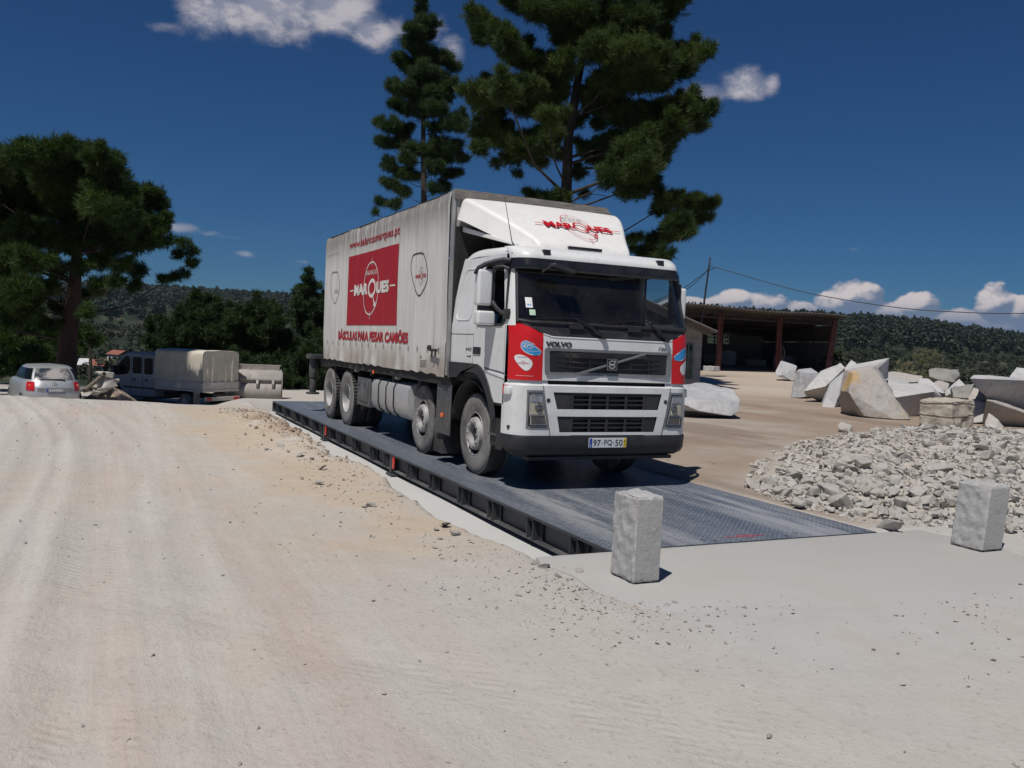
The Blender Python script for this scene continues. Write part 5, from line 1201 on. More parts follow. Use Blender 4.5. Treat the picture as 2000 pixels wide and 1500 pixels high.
block('granite_block', 'great grey granite slab with a thin crack at the right edge of the photo', G_grey, [k8(1360, 850, 24.6), k8(1400, 815, 24.9), k8(1560, 818, 25.4), k8(2150, 880, 24.9), k8(2180, 1310, 26.4), k8(1929, 1212, 25.9), k8(1650, 1085, 25.3), k8(1540, 1045, 25.1), k8(1440, 960, 24.8), k8(2200, 900, 27.4), k8(1500, 830, 26.8), k8(1700, 1060, 26.6), k8(2200, 1200, 27.4)], seed=7)
block('granite_block', 'dark shaded granite block that props the great cracked slab', G_tan, [k8(1492, 1315, 24.6), k8(1535, 1080, 24.0), k8(1660, 1090, 24.1), k8(1945, 1218, 24.2), k8(1990, 1385, 24.9), k8(1720, 1370, 24.7), k8(2150, 1390, 24.8), k8(1560, 1070, 25.6), k8(1540, 1330, 25.4), k8(2150, 1260, 25.6)], seed=8)
block('granite_stone', 'small wedge-shaped stone leaning on the shaded block under the cracked slab', G_rub, [k8(1515, 1310, 23.3), k8(1560, 1212, 23.5), k8(1660, 1280, 23.2), k8(1722, 1360, 23.1), k8(1620, 1375, 22.9), k8(1520, 1345, 23.1), k8(1600, 1240, 23.9), k8(1700, 1350, 23.8), k8(1540, 1350, 23.8)], cuts=3, seed=9)
block('granite_block', 'pale cut slab standing in the gap between the layered block and the shaded one', G_pale, [k8(1380, 1075, 25.4), k8(1530, 1112, 25.3), k8(1492, 1312, 25.1), k8(1360, 1320, 25.2), k8(1400, 1060, 26.2), k8(1530, 1100, 26.1), k8(1500, 1300, 26), k8(1370, 1310, 26)], seed=10)
block('granite_block', 'dark lichen-covered block perched on top of the pile below the bush', G_old, [k8(930, 768, 31.8), k8(1010, 748, 32.2), k8(1240, 760, 32.2), k8(1252, 830, 31.8), k8(1190, 895, 31.4), k8(1080, 880, 31.2), k8(935, 832, 31.4), k8(1000, 752, 33.2), k8(1240, 765, 33.2), k8(1200, 880, 33), k8(950, 850, 33)], seed=11, amp=.05)
block('granite_block', 'triangular white-faced block beside the great cracked slab', G_pale, [k8(1100, 985, 28.2), k8(1250, 855, 28.6), k8(1325, 925, 28.2), k8(1190, 1000, 27.6), k8(1105, 1040, 27.9), k8(1330, 990, 28.8), k8(1240, 1050, 28.8), k8(1330, 1080, 28.6)], seed=12)
block('granite_block', 'rough blue-grey block under the triangular white-faced one', G_old, [k8(1170, 955, 27.3), k8(1300, 925, 27.6), k8(1410, 915, 27.4), k8(1345, 1060, 26.9), k8(1190, 1052, 26.9), k8(1180, 1020, 27.0), k8(1400, 930, 28.2), k8(1350, 1050, 28), k8(1190, 1040, 28)], seed=13, amp=.05)
block('granite_block', 'brown shaded wedge between the rough blue-grey block and the great cracked slab', G_tan, [k8(1340, 1060, 26.2), k8(1400, 945, 26.6), k8(1450, 960, 26.5), k8(1545, 1070, 26.0), k8(1540, 1110, 26), k8(1380, 1085, 26), k8(1420, 960, 27.2), k8(1540, 1090, 27)], seed=14)
block('granite_block', 'long low granite slab lying behind the pile under the bush', G_tan, [k8(500, 785, 31.2), k8(560, 778, 31.5), k8(872, 828, 31.4), k8(832, 892, 30.8), k8(730, 893, 30.7), k8(505, 850, 30.8), k8(560, 785, 32.4), k8(870, 835, 32.2), k8(830, 890, 32)], seed=15)
block('granite_block', 'flat grey slab wedged between the long low slab and the square block', G_grey, [k8(450, 870, 29.6), k8(500, 845, 29.8), k8(735, 893, 29.5), k8(700, 920, 29.2), k8(480, 915, 29.2), k8(520, 850, 30.6), k8(730, 900, 30.4), k8(480, 910, 30.3)], seed=16)
block('granite_block', 'small pale pointed block between the square block and the triangular one', G_pale, [k8(820, 905, 28.9), k8(840, 848, 29.2), k8(930, 855, 29.2), k8(975, 930, 28.9), k8(1112, 1000, 28.5), k8(1080, 1010, 28.3), k8(900, 940, 28.7), k8(940, 870, 29.9), k8(1100, 1005, 29.4), k8(850, 930, 29.8)], seed=17)
block('granite_block', 'small shaded block in the dark gap under the lichen-covered one', G_tan, [k8(965, 905, 29.6), k8(1030, 872, 29.9), k8(1150, 905, 29.9), k8(1120, 985, 29.4), k8(1040, 965, 29.3), k8(1060, 880, 30.6), k8(1140, 960, 30.4), k8(980, 950, 30.3)], seed=18)
block('granite_block', 'white block whose corner shows above the great cracked slab', G_pale, [k8(1780, 835, 27.6), k8(1852, 735, 27.9), k8(1990, 762, 27.8), k8(2100, 850, 27.6), k8(2050, 960, 27.5), k8(1800, 900, 27.5), k8(1880, 745, 28.8), k8(2080, 900, 28.6), k8(1810, 880, 28.6)], seed=19)
block('granite_block', 'bluish grey block lying by the middle post of the shed', G_grey, [k7(858, 1080, 46.5), k7(905, 990, 46.9), k7(1045, 1035, 46.7), k7(1010, 1168, 46.2), k7(920, 1112, 46.2), k7(865, 1120, 46.3), k7(930, 995, 47.8), k7(1040, 1050, 47.6), k7(1000, 1160, 47.2), k7(870, 1110, 47.4)], seed=20)
block('granite_block', 'upright grey block with a pale left edge between the shed and the pile', G_grey, [k7(988, 1305, 33.6), k7(1040, 1078, 33.9), k7(1075, 1088, 33.4), k7(1238, 1098, 33.8), k7(1130, 1300, 33.2), k7(1060, 1310, 33.1), k7(1160, 1052, 34.7), k7(1060, 1068, 34.6), k7(1240, 1105, 34.8), k7(1220, 1300, 34.5), k7(1000, 1300, 34.6)], seed=21, amp=.025)
block('granite_block', 'tilted pale granite block with a smooth sunlit face and a dark underside', G_pale, [k7(1098, 1255, 31.4), k7(1248, 1080, 31.9), k7(1425, 1010, 32.4), k7(1458, 1050, 32.2), k7(1290, 1212, 31.2), k7(1258, 1340, 32.0), k7(1120, 1290, 32.0), k7(1250, 1345, 32.2), k7(1420, 1200, 32.6), k7(1300, 1100, 33)], seed=22)
block('granite_block', 'leaning grey slab between the tilted pale block and the ochre-stained one', G_grey, [k7(1255, 1345, 29.6), k7(1330, 1180, 29.8), k7(1448, 1082, 30.2), k7(1490, 1090, 30.3), k7(1395, 1300, 29.4), k7(1362, 1412, 29.0), k7(1255, 1402, 29.2), k7(1470, 1250, 30.5), k7(1400, 1410, 30.2), k7(1280, 1390, 30.4)], seed=23)
block('granite_block', 'small white triangular block peeping out behind the tilted pale one', G_pale, [k8(50, 745, 31.8), k8(122, 658, 32.1), k8(180, 692, 31.9), k8(150, 740, 31.6), k8(60, 800, 31.5), k8(140, 680, 32.8), k8(170, 780, 32.6)], seed=24)
block('granite_block', 'white block standing at the far left of the pile, behind the upright grey one', G_pale, [k8(-60, 770, 34.0), k8(0, 690, 34.3), k8(50, 740, 34.0), k8(40, 800, 33.6), k8(-40, 850, 33.6), k8(10, 700, 35), k8(40, 790, 34.8), k8(-40, 840, 34.7)], seed=25, group=None)
block('granite_slab', 'broad low granite slab with a sunlit top lying by the small stone hut', G_grey, [k7(60, 1195, 24.4), k7(215, 1178, 24.8), k7(300, 1192, 24.7), k7(490, 1238, 24.2), k7(556, 1335, 23.1), k7(545, 1432, 22.9), k7(480, 1468, 22.7), k7(200, 1425, 22.5), k7(190, 1336, 22.7), k7(70, 1330, 22.8), k7(85, 1375, 22.6), k7(-90, 1250, 24.6), k7(-90, 1340, 23.2), k7(-60, 1420, 23.6), k7(500, 1440, 24.2)], seed=26, amp=.03)

# ------------------------------------------------------------------ rubble heap
def rock_mesh(name, seed, n=13, flat=1.0):
    r = random.Random(seed); bm = bmesh.new()
    for _ in range(n):
        v = Vector((r.gauss(0, 1), r.gauss(0, 1), r.gauss(0, 1))).normalized(); v *= r.uniform(.78, 1.0); v.z *= flat; bm.verts.new(v * .5)
    q = bmesh.ops.convex_hull(bm, input=bm.verts)
    bmesh.ops.delete(bm, geom=[g for g in set(q['geom_interior'] + q['geom_unused']) if isinstance(g, bmesh.types.BMVert) and g.is_valid], context='VERTS')
    bmesh.ops.bevel(bm, geom=bm.edges[:], offset=.02, segments=1, affect='EDGES', clamp_overlap=True)
    bmesh.ops.recalc_face_normals(bm, faces=bm.faces)
    me = bpy.data.meshes.new(name); bm.to_mesh(me); bm.free(); me.materials.append(G_rub); return me
ROCKS = [rock_mesh('rubble_stone', 100 + i, 9 + i % 6, .45 + .5 * ((i * 7) % 10) / 10) for i in range(16)]
def place_rock(name, me, x, y, s, dz=0.0, rot=None, label=None, cat=None, group=None):
    o = bpy.data.objects.new(name, me); COL.objects.link(o); o.scale = s
    o.location = (x, y, Hz(x, y) + dz); o.rotation_euler = rot or (random.uniform(-.5, .5), random.uniform(-.5, .5), random.uniform(0, 6.3))
    if label: tag(o, label, cat, group)
    return o
cand = []
tri = 0
while len(cand) < 8500:
    x, y = (random.uniform(-5.2, 5.8), random.uniform(1.6, 15.5)) if len(cand) < 6500 else (random.uniform(1.2, 5.6), random.uniform(1.6, 5)); d = float(poly_sd(RUB, np.array([x]), np.array([y]))[0])
    if d > -.12 * random.random(): 
        dist = math.hypot(x - CAMP[0], y - CAMP[1])
        cand.append((x, y, dist, d))
def stone_size(): return .05 + .13 * random.random() ** 2.8 + (.15 if random.random() < .03 else 0)
cand = [(x, y, dist, stone_size() * (1 if d > .3 else .8)) for x, y, dist, d in cand]
cand.sort(key=lambda c: -c[3] / c[2])
hz = terrain(np.array([c[0] for c in cand]), np.array([c[1] for c in cand]))
RL = 'pale angular granite stone in the rubble heap beside the weighbridge'
for i, (x, y, dist, s) in enumerate(cand[:290]):
    me = ROCKS[i % 16]; o = bpy.data.objects.new('rubble_stone', me); COL.objects.link(o)
    o.scale = (s * random.uniform(.9, 1.5), s * random.uniform(.8, 1.2), s * random.uniform(.7, 1.1)); o.location = (x, y, hz[i] + s * random.uniform(.05, .32))
    o.rotation_euler = (random.uniform(-.6, .6), random.uniform(-.6, .6), random.uniform(0, 6.3)); tag(o, RL, 'stone', 'stones of the rubble heap')
V, Fc = [], []
base = 0
for i, (x, y, dist, s) in enumerate(cand[290:]):
    me = ROCKS[(i * 5) % 16]; M_ = Matrix.Translation((x, y, hz[290 + i] + s * random.uniform(.0, .35))) @ Matrix.Rotation(random.uniform(0, 6.3), 4, Vector((random.gauss(0, .4), random.gauss(0, .4), 1)).normalized()) @ Matrix.Diagonal((s * random.uniform(.9, 1.4), s, s * random.uniform(.7, 1.1), 1))
    V += [tuple(M_ @ v.co) for v in me.vertices]; Fc += [tuple(base + k for k in p.vertices) for p in me.polygons]; base += len(me.vertices)
me = bpy.data.meshes.new('rubble'); me.from_pydata(V, [], Fc); me.materials.append(G_rub); tag(link_mesh('rubble', me), 'mass of small broken granite chips filling the rubble heap', 'rubble', kind='stuff')
# larger pieces that stand out in the heap: u, v of the centre, depth, size, label
def z_on(u, v):
    for dd in np.arange(3, 40, .04):
        p = at(u, v, dd)
        if p[2] <= Hz(p[0], p[1]): return p
    return p
for u, v, sx_, sy__, sz_, sd, lab in ((1685, 912, .75, .26, .30, 1, 'long tan slab of stone sticking up aslant in the rubble heap'), (1650, 838, .60, .42, .30, 2, 'large whitish boulder on the upper left rim of the rubble heap'),
        (1625, 962, .52, .36, .20, 3, 'broad flat-topped stone with a grey shaded front, low in the rubble heap'), (1645, 988, .36, .30, .30, 4, 'rounded pale boulder at the front foot of the rubble heap'), (1562, 988, .24, .2, .18, 8, 'squat tan stone beside the deck edge at the tip of the rubble heap'),
        (1525, 962, .30, .2, .26, 5, 'upright tan stone at the left tip of the rubble heap'), (1840, 918, .52, .2, .2, 6, 'thin slab leaning on edge in the middle of the rubble heap'), (1960, 922, .5, .3, .2, 7, 'tan flat stone behind the tilted bollard'), (1790, 965, .4, .24, .2, 9, 'tapering stone in front of the leaning thin slab'), (1735, 1030, .5, .2, .16, 10, 'low sandy stone at the lower edge of the rubble heap')):
    p = z_on(u, v + 6); m = rock_mesh('rubble_boulder', 300 + sd, 15, .9)
    place_rock('rubble_boulder', m, float(p[0]), float(p[1]), (sx_, sy__, sz_), sz_ * .28, (random.uniform(-.3, .3), random.uniform(-.35, .1), 2.0 + sd * .4), lab, 'boulder', 'large pieces of the rubble heap')
# loose stones on the bank of the trench and round the near bollard
M_clod = mat('dark_clod', (.31, .245, .185), .95, 0, .3, 9, bump=.6, bscale=12, bdist=.02)
LS = [(870, 1030, .13), (852, 1038, .08), (888, 1048, .14), (858, 1054, .06), (725, 990, .12), (712, 992, .08), (1130, 1122, .14), (1090, 1128, .07), (1060, 1110, .10), (1042, 1104, .09), (1212, 1134, .07), (1236, 1146, .09), (1286, 1139, .06), (1318, 1182, .07), (1303, 1187, .06), (848, 1072, .05), (630, 918, .16), (622, 946, .14), (640, 952, .06), (590, 936, .06), (672, 940, .07), (690, 930, .07), (530, 862, .12), (548, 872, .11), (565, 884, .12), (586, 893, .13), (610, 899, .10), (500, 838, .10), (520, 880, .10), (480, 850, .09), (560, 850, .08), (1252, 1200, .05), (1400, 1192, .04), (780, 970, .10), (655, 888, .12), (950, 1190, .03), (400, 850, .07), (430, 806, .10), (455, 800, .10)]
for i, (u, v, s) in enumerate(LS):
    p = z_on(u, v)
    o = place_rock('loose_stone', ROCKS[(i * 3) % 16], float(p[0]), float(p[1]), (s * random.uniform(.9, 1.5), s * random.uniform(.7, 1.0), s * random.uniform(.45, .8)), s * .18)
    tag(o, 'small loose stone on the sandy ground along the trench', 'stone', 'loose stones along the trench')
V, Fc = [], []; base = 0                                                     # fine gravel
gxr, gyr = [], []
for i in range(9500):
    r = random.random()
    if r < .30: x, y = random.uniform(-9, 4.3), random.gauss(-2.75, .35)
    elif r < .50: x, y = random.gauss(5.3, .5), random.gauss(-2.3, .5)
    elif r < .62: x, y = random.gauss(6.9, .7), random.gauss(1.0, 1.2)
    else: x, y = random.uniform(-12, 9), random.uniform(-9, 3)
    if -1.7 < y < 1.55 and -12 < x < 4.3: continue
    gxr.append(x); gyr.append(y)
hz = terrain(np.array(gxr), np.array(gyr))
for i, (x, y) in enumerate(zip(gxr, gyr)):
    s = .006 + .034 * random.random() ** 5; me = ROCKS[i % 16]
    M_ = Matrix.Translation((x, y, hz[i] + s * .2)) @ Matrix.Rotation(random.uniform(0, 6.3), 4, Vector((random.gauss(0, .4), random.gauss(0, .4), 1)).normalized()) @ Matrix.Diagonal((s * random.uniform(.9, 1.6), s, s * .7, 1))
    V += [tuple(M_ @ v.co) for v in me.vertices]; Fc += [tuple(base + k for k in p.vertices) for p in me.polygons]; base += len(me.vertices)
me = bpy.data.meshes.new('gravel'); me.from_pydata(V, [], Fc); me.materials.append(G_tan); tag(link_mesh('gravel', me), 'fine gravel scattered over the dusty yard', 'gravel', kind='stuff')
V, Fc = [], []; base = 0                                                     # clods on the far bank
cx_ = [random.uniform(-9.5, -1.2) for _ in range(900)]; cy_ = [-2.62 + random.gauss(0, .20) + .03 * (x + 5) for x in cx_]
hz = terrain(np.array(cx_), np.array(cy_))
for i, (x, y) in enumerate(zip(cx_, cy_)):
    s = .015 + .06 * random.random() ** 3; me = ROCKS[i % 16]
    M_ = Matrix.Translation((x, y, hz[i] + s * .2)) @ Matrix.Rotation(random.uniform(0, 6.3), 4, Vector((random.gauss(0, .4), random.gauss(0, .4), 1)).normalized()) @ Matrix.Diagonal((s * random.uniform(.9, 1.4), s, s * .8, 1))
    V += [tuple(M_ @ v.co) for v in me.vertices]; Fc += [tuple(base + k for k in p.vertices) for p in me.polygons]; base += len(me.vertices)
me = bpy.data.meshes.new('earth_clods'); me.from_pydata(V, [], Fc); me.materials.append(M_clod); tag(link_mesh('earth_clods', me), 'crumbled brown earth clods along the bank of the trench', 'clods', kind='stuff')
# ------------------------------------------------------------------ open shed behind the yard
M_sheet = mat('rusty_sheet', (.135, .115, .105), .7, .1, .25, 3, (.085, .07, .06), .6, stretch=(1, 1, 1))
M_wallsheet = mat('grey_sheet', (.20, .20, .21), .7, .1, .15, 1.2, (.12, .11, .10), .5)
M_redsteel = mat('red_oxide_steel', (.16, .055, .048), .65, 0, .25, 4, (.12, .08, .07), .5)
M_blockwall = mat('grey_block_wall', (.36, .345, .33), .9, 0, .12, 2, (.2, .19, .18), .4, bump=.3, bscale=8)
M_wood = mat('weathered_wood', (.16, .13, .10), .85, 0, .3, 4, stretch=(6, 6, 1))
def P3(a, b, z): x, y = ab(a, b); return (x, y, z)
shed = empty('shed', (*ab(15, 58), Hz(*ab(15, 58)))); tag(shed, 'open-fronted shed with a rusty corrugated roof on red steel posts', 'shed')
so_loc = Vector(shed.location); 
def pb(mb, name, mats, parent, **kw):
    """build a mesh given in world coordinates under a parent that stands elsewhere"""
    o = mb.build(name, mats, parent, **kw); w = parent.matrix_world if False else None
    chain = Vector((0, 0, 0)); p = parent
    while p is not None: chain += Vector(p.location); p = p.parent
    o.data.transform(Matrix.Translation(-chain)); return o
AL, AR, BF, BB = 9.0, 22.1, 56.2, 76.0
bf = lambda a: 56.0 + (a - 13.1) * .46
rf = MB(); NC = 150
def roofp(u, v, dz=0):
    a = AL + (AR - AL + .2) * u; b = bf(a) - 1.5 + (BB - bf(a) + 1.5) * v; z = 4.50 - 1.20 * v - .04 * u * u + .035 * math.sin(u * NC * 2 * PI / 3) + .06 * math.sin(u * 9) * (1 - v) + dz
    return P3(a, b, z)
rf.grid(roofp, NC * 2, 10); ro = pb(rf, 'roof', [M_sheet], shed, smooth=0)
m_ = ro.modifiers.new('thick', 'SOLIDIFY'); m_.thickness = .04
bm_ = MB()
def beam(mb, p, q, w, h): 
    p, q = Vector(p), Vector(q); d = q - p; r = d.to_track_quat('X', 'Z').to_matrix(); mb.box((p + q) / 2, (d.length, w, h), rot=r)
beam(bm_, P3(AL, bf(AL) + .1, 4.28), P3(AR, bf(AR) + .1, 4.24), .12, .22)
beam(bm_, P3(AL, bf(AL) + .1, 3.92), P3(AR, bf(AR) + .1, 3.90), .10, .10)
for k in range(22):
    a0 = 11 + k * .5; beam(bm_, P3(a0, bf(a0) + .1, 3.92), P3(a0 + .25, bf(a0 + .25) + .1, 4.2), .05, .05); beam(bm_, P3(a0 + .25, bf(a0 + .25) + .1, 4.2), P3(a0 + .5, bf(a0 + .5) + .1, 3.92), .05, .05)
for k in range(1, 5): beam(bm_, P3(AL, BF + k * 3.9, 4.36 - 1.15 * k * 3.9 / 20), P3(AR, BF + 2 + k * 3.6, 4.36 - 1.15 * k * 3.9 / 20), .1, .14)
for a0 in (13.1, 17.5, 21.9): beam(bm_, P3(a0, bf(a0), 4.30), P3(a0 - .4, BB, 3.22), .12, .18)
pb(bm_, 'roof_beam', [mat('rafter_steel', (.055, .038, .033), .7, 0, .3, 4)], shed)
for a0, w in ((13.1, .18), (17.5, .17), (21.9, .22)):
    p = MB(); g = Hz(*ab(a0, bf(a0))) - .1; h = 4.2
    if a0 > 20: p.prism([P3(a0 - .55, bf(a0), g), P3(a0 - .10, bf(a0), g), P3(a0 + .18, bf(a0), h), P3(a0 - .12, bf(a0), h)], Vector(P3(0, .25, 0)) - Vector(P3(0, 0, 0)))
    else:
        for da in (-w / 2, w / 2): beam(p, P3(a0 + da, bf(a0), g), P3(a0 + da, bf(a0), h), .04, .22)
        beam(p, P3(a0, bf(a0) + .02, g), P3(a0, bf(a0) + .02, h), w, .03)
        if a0 < 14: p.prism([P3(a0 - .32, bf(a0) - .05, g), P3(a0 + .13, bf(a0) - .05, g), P3(a0 + .13, bf(a0) - .05, 2.6)], Vector(P3(0, .1, 0)) - Vector(P3(0, 0, 0)))
    pb(p, 'post', [M_redsteel], shed)
w = MB()
def wallq(mb, a0, b0, a1, b1, z0, z1, th=.1):
    d = Vector((*ab(a1, b1), 0)) - Vector((*ab(a0, b0), 0)); r = d.to_track_quat('X', 'Z').to_matrix(); c = (Vector((*ab(a0, b0), 0)) + Vector((*ab(a1, b1), 0))) / 2
    mb.box((c.x, c.y, (z0 + z1) / 2), (d.length, th, z1 - z0), rot=r)
wallq(w, 21.9, 60.4, 21.5, BB, .2, 2.75); o = pb(w, 'side_wall', [M_wallsheet], shed)
w = MB(); wallq(w, 22.0, 60.4, 21.6, BB, 2.80, 3.9, .06); pb(w, 'upper_cladding', [M_sheet], shed)
w = MB(); wallq(w, 8.6, 56, 8.2, BB, .0, 4.2); wallq(w, 8.0, BB, 21.6, BB, .2, 2.45); wallq(w, 8.0, BB, 16.6, BB, 2.45, 3.5, .08); wallq(w, 18.6, BB, 21.6, BB, 2.45, 3.5, .08)
for k in range(3): wallq(w, 16.6 + .7 * k, BB - .02, 16.72 + .7 * k, BB - .02, 2.45, 3.5, .12)
wallq(w, 16.6, BB, 18.6, BB, 2.95, 3.04, .06)
pb(w, 'back_wall', [M_blockwall], shed)
w = MB(); beam(w, P3(17.9, 70, .9), P3(16.4, 71, 2.6), .16, .1); beam(w, P3(18.0, 58.4, .6), P3(17.75, 58.3, 2.3), .05, .05); w.tube([P3(17.75, 58.1, 2.4), P3(17.95, 58.0, 1.9), P3(17.8, 58.0, 1.3), P3(18.05, 57.9, .9), P3(17.9, 57.8, .5)], .03, 6)
pb(w, 'loose_timber', [M_wood], shed)
def simple_block(c, s, rz, m, label, seed, name='granite_block'):
    pts = [(c[0] + sx * s[0] / 2 * random.uniform(.9, 1), c[1] + sy_ * s[1] / 2 * random.uniform(.9, 1), c[2] + (0 if sz < 0 else s[2] * random.uniform(.9, 1))) for sx in (-1, 1) for sy_ in (-1, 1) for sz in (-1, 1)]
    o = hull(name, pts, m, 3, .02, .02, seed); local(o, c); o.rotation_euler.z = rz; tag(o, label, 'block'); return o
x, y = ab(16.1, 66); simple_block((x, y, Hz(x, y)), (1.0, .9, 1.1), .3, G_grey, 'grey granite block standing in the dark inside the shed', 61)
x, y = ab(20.4, 66); simple_block((x, y, Hz(x, y)), (1.4, .9, .9), .3, G_grey, 'low granite block against the side wall inside the shed', 62)
for aa, bb, ss, lab in ((15.2, 68, (.7, .6, .7), 'squat pale block at the back of the shed, left of the grey one'), (18.6, 67, (1.6, .5, .5), 'long low slab lying inside the shed behind the middle post'), (20.0, 63.5, (.6, .6, .5), 'small pale block just inside the right bay of the shed')):
    x, y = ab(aa, bb); simple_block((x, y, Hz(x, y)), ss, .4 + aa, G_pale, lab, int(aa * 10))
x, y = ab(12.5, 55.2); simple_block((x, y, Hz(x, y)), (.9, .6, .32), .2, G_pale, 'flat pale stone at the foot of the left shed post', 63, 'granite_stone')
# stone hut with the lean-to roof
hut = empty('stone_hut', (*ab(4, 27.5), 0)); tag(hut, 'small block-walled hut with a sloping sheet roof, half hidden behind the lorry cab', 'hut')
w = MB(); wallq(w, 1.6, 26, 5.55, 26, -.3, 2.45, .2); wallq(w, 5.45, 26.11, 5.45, 30, -.3, 2.30, .2); wallq(w, 1.7, 26.11, 1.7, 30, -.3, 3.4, .2)
hw = pb(w, 'wall', [M_blockwall], hut)
w = MB()
for k in range(1, 8): wallq(w, 1.6, 25.888, 5.55, 25.888, -.02 + k * .30, -.008 + k * .30, .008)
pb(w, 'mortar_joint', [mat('mortar', (.24, .23, .22), .9)], hw)
w = MB(); M_greenfr = mat('green_window_frame', (.10, .17, .15), .6)
for a0 in (5.02, 5.15, 5.28): wallq(w, a0 - .018, 25.86, a0 + .018, 25.86, .9, 1.92, .04)
for z in (.9, 1.25, 1.6, 1.9): wallq(w, 5.04, 25.85, 5.26, 25.85, z, z + .035, .03)
wo_ = pb(w, 'window', [M_greenfr], hw)
w = MB(); wallq(w, 5.02, 25.885, 5.28, 25.885, .9, 1.92, .01); pb(w, 'pane', [glass('hut_glass', dark=.25)], wo_)
w = MB()
w.grid(lambda u, v: P3(1.2 + 4.52 * u, 24.75 + 5.6 * v, 4.05 - 1.78 * u + .025 * math.sin(v * 5.6 * 2 * PI / .18)), 8, 180); o = pb(w, 'roof', [M_sheet], hut, smooth=0); m_ = o.modifiers.new('thick', 'SOLIDIFY'); m_.thickness = .03
w = MB(); beam(w, P3(1.4, 25.0, 3.86), P3(5.55, 25.0, 2.24), .08, .14); beam(w, P3(1.4, 27.5, 3.86), P3(5.55, 27.5, 2.24), .08, .14); pb(w, 'rafter', [M_wood], hut)
# pole and lines
pole = MB(); p0, p1 = at(1356, 722, 55), at(1387, 503, 55); pole.tube([tuple(p0 - np.array([0, 0, .5])), tuple(p1)], [.075, .055], 8)
po = pole.build('utility_pole', [mat('pole_grey', (.05, .055, .065), .6)]); local(po, tuple(p0)); tag(po, 'thin leaning pole at the left end of the shed', 'pole')
M_cable = mat('cable_black', (.012, .013, .016), .6)
def cable(pts, label, r=.022):
    c = MB(); q = [Vector(at(*p)) for p in pts]; out = []
    for i in range(len(q) - 1):
        a, b, c_, d = q[max(i - 1, 0)], q[i], q[i + 1], q[min(i + 2, len(q) - 1)]
        for k in range(6):
            s = k / 6; out.append(.5 * ((2 * b) + (c_ - a) * s + (2 * a - 5 * b + 4 * c_ - d) * s * s + (3 * b - a - 3 * c_ + d) * s ** 3))
    out.append(q[-1]); c.tube([tuple(p) for p in out], r, 6); o = c.build('power_line', [M_cable]); local(o, tuple(out[0])); tag(o, label, 'cable')
cable([(1386, 521, 55), (1398, 522, 55), (1497, 551, 53), (1597, 576, 51), (1755, 601, 48), (1895, 610.5, 46), (2000, 612, 45), (2150, 606, 43), (2400, 575, 40)], 'overhead line sagging from the leaning pole across the hill to the right edge', .026)
cable([(1386, 521, 55), (1370, 541, 54), (1338, 567, 51), (1285, 590, 46), (1240, 610, 42)], 'lower of the two lines dropping from the leaning pole behind the lorry', .022)
cable([(1398, 522, 55), (1376, 533, 54), (1338, 561, 51), (1290, 584, 46), (1236, 604, 42)], 'upper of the two lines dropping from the leaning pole behind the lorry', .022)
# ------------------------------------------------------------------ silver hatchback, seen from behind
def place(o, a, b, heading_deg, z=None):
    """heading measured from the away direction, clockwise (to the right) positive"""
    x, y = ab(a, b); base = math.atan2(FH[1], FH[0]); o.location = (x, y, Hz(x, y) if z is None else z); o.rotation_euler = (0, 0, base - R(heading_deg))
M_silver = mat('car_silver', (.46, .475, .49), .34, .45, .03, 3, DUST, .45, coat=.4, dirtscale=1.5)
M_cglass = mat('car_glass_dusty', (.035, .045, .055), .10, 0, .2, 3, (.42, .39, .36), .8, spec=.8, dirtscale=1.1, dlo=.40, dhi=.55)
M_cglass2 = mat('car_glass_dark', (.008, .009, .011), .2, 0, .2, 3, spec=.08)
car = empty('hatchback_car'); tag(car, 'silver hatchback parked nose-away under the big tree at the left', 'car')
LAY = [(.20, .10, 4.10, .78), (.30, .04, 4.18, .835), (.45, .0, 4.20, .855), (.62, -.02, 4.20, .865), (.80, .03, 4.16, .865), (.93, .10, 3.95, .845), (1.0, .16, 3.30, .80)]
GLY = [(1.0, .16, 3.20, .795), (1.12, .27, 3.0, .765), (1.25, .42, 2.78, .72), (1.38, .60, 2.52, .655), (1.44, .78, 2.35, .58), (1.475, 1.05, 2.1, .42), (1.485, 1.4, 1.8, .15)]
def lay(tab, z):
    zs = [q[0] for q in tab]; return [float(np.interp(z, zs, [q[i] for q in tab])) for i in (1, 2, 3)]
def sfe(tab, th, z, off=0, n=4.2):
    x0, x1, h = lay(tab, z); c, s = math.cos(th), math.sin(th); hx = (x1 - x0) / 2
    return ((x0 + x1) / 2 + (hx + off) * math.copysign(abs(c) ** (2 / n), c), (h + off) * math.copysign(abs(s) ** (2 / n), s), z)
b = MB()
def shell(mb, tab, sub):
    zs = [tab[0][0] + (tab[-1][0] - tab[0][0]) * k / sub for k in range(sub + 1)]
    mb.grid(lambda u, v: sfe(tab, 2 * PI * u, zs[round(v * sub)]), 64, sub)
shell(b, LAY, 16); shell(b, GLY, 12); b.add([sfe(GLY, 2 * PI * k / 24, 1.485) for k in range(24)], [tuple(range(24))]); b.add([sfe(LAY, 2 * PI * k / 24, .2) for k in range(24)][::-1], [tuple(range(24))])
cb = b.build('body', [M_silver], car, smooth=40)
g = MB(); ths = lambda u: PI + (u - .5) * .86
g.grid(lambda u, v: sfe(GLY, PI + (u - .5) * (1.02 - .10 * v), 1.035 + .345 * v, .006), 20, 8); g.build('rear_window', [M_cglass], car)
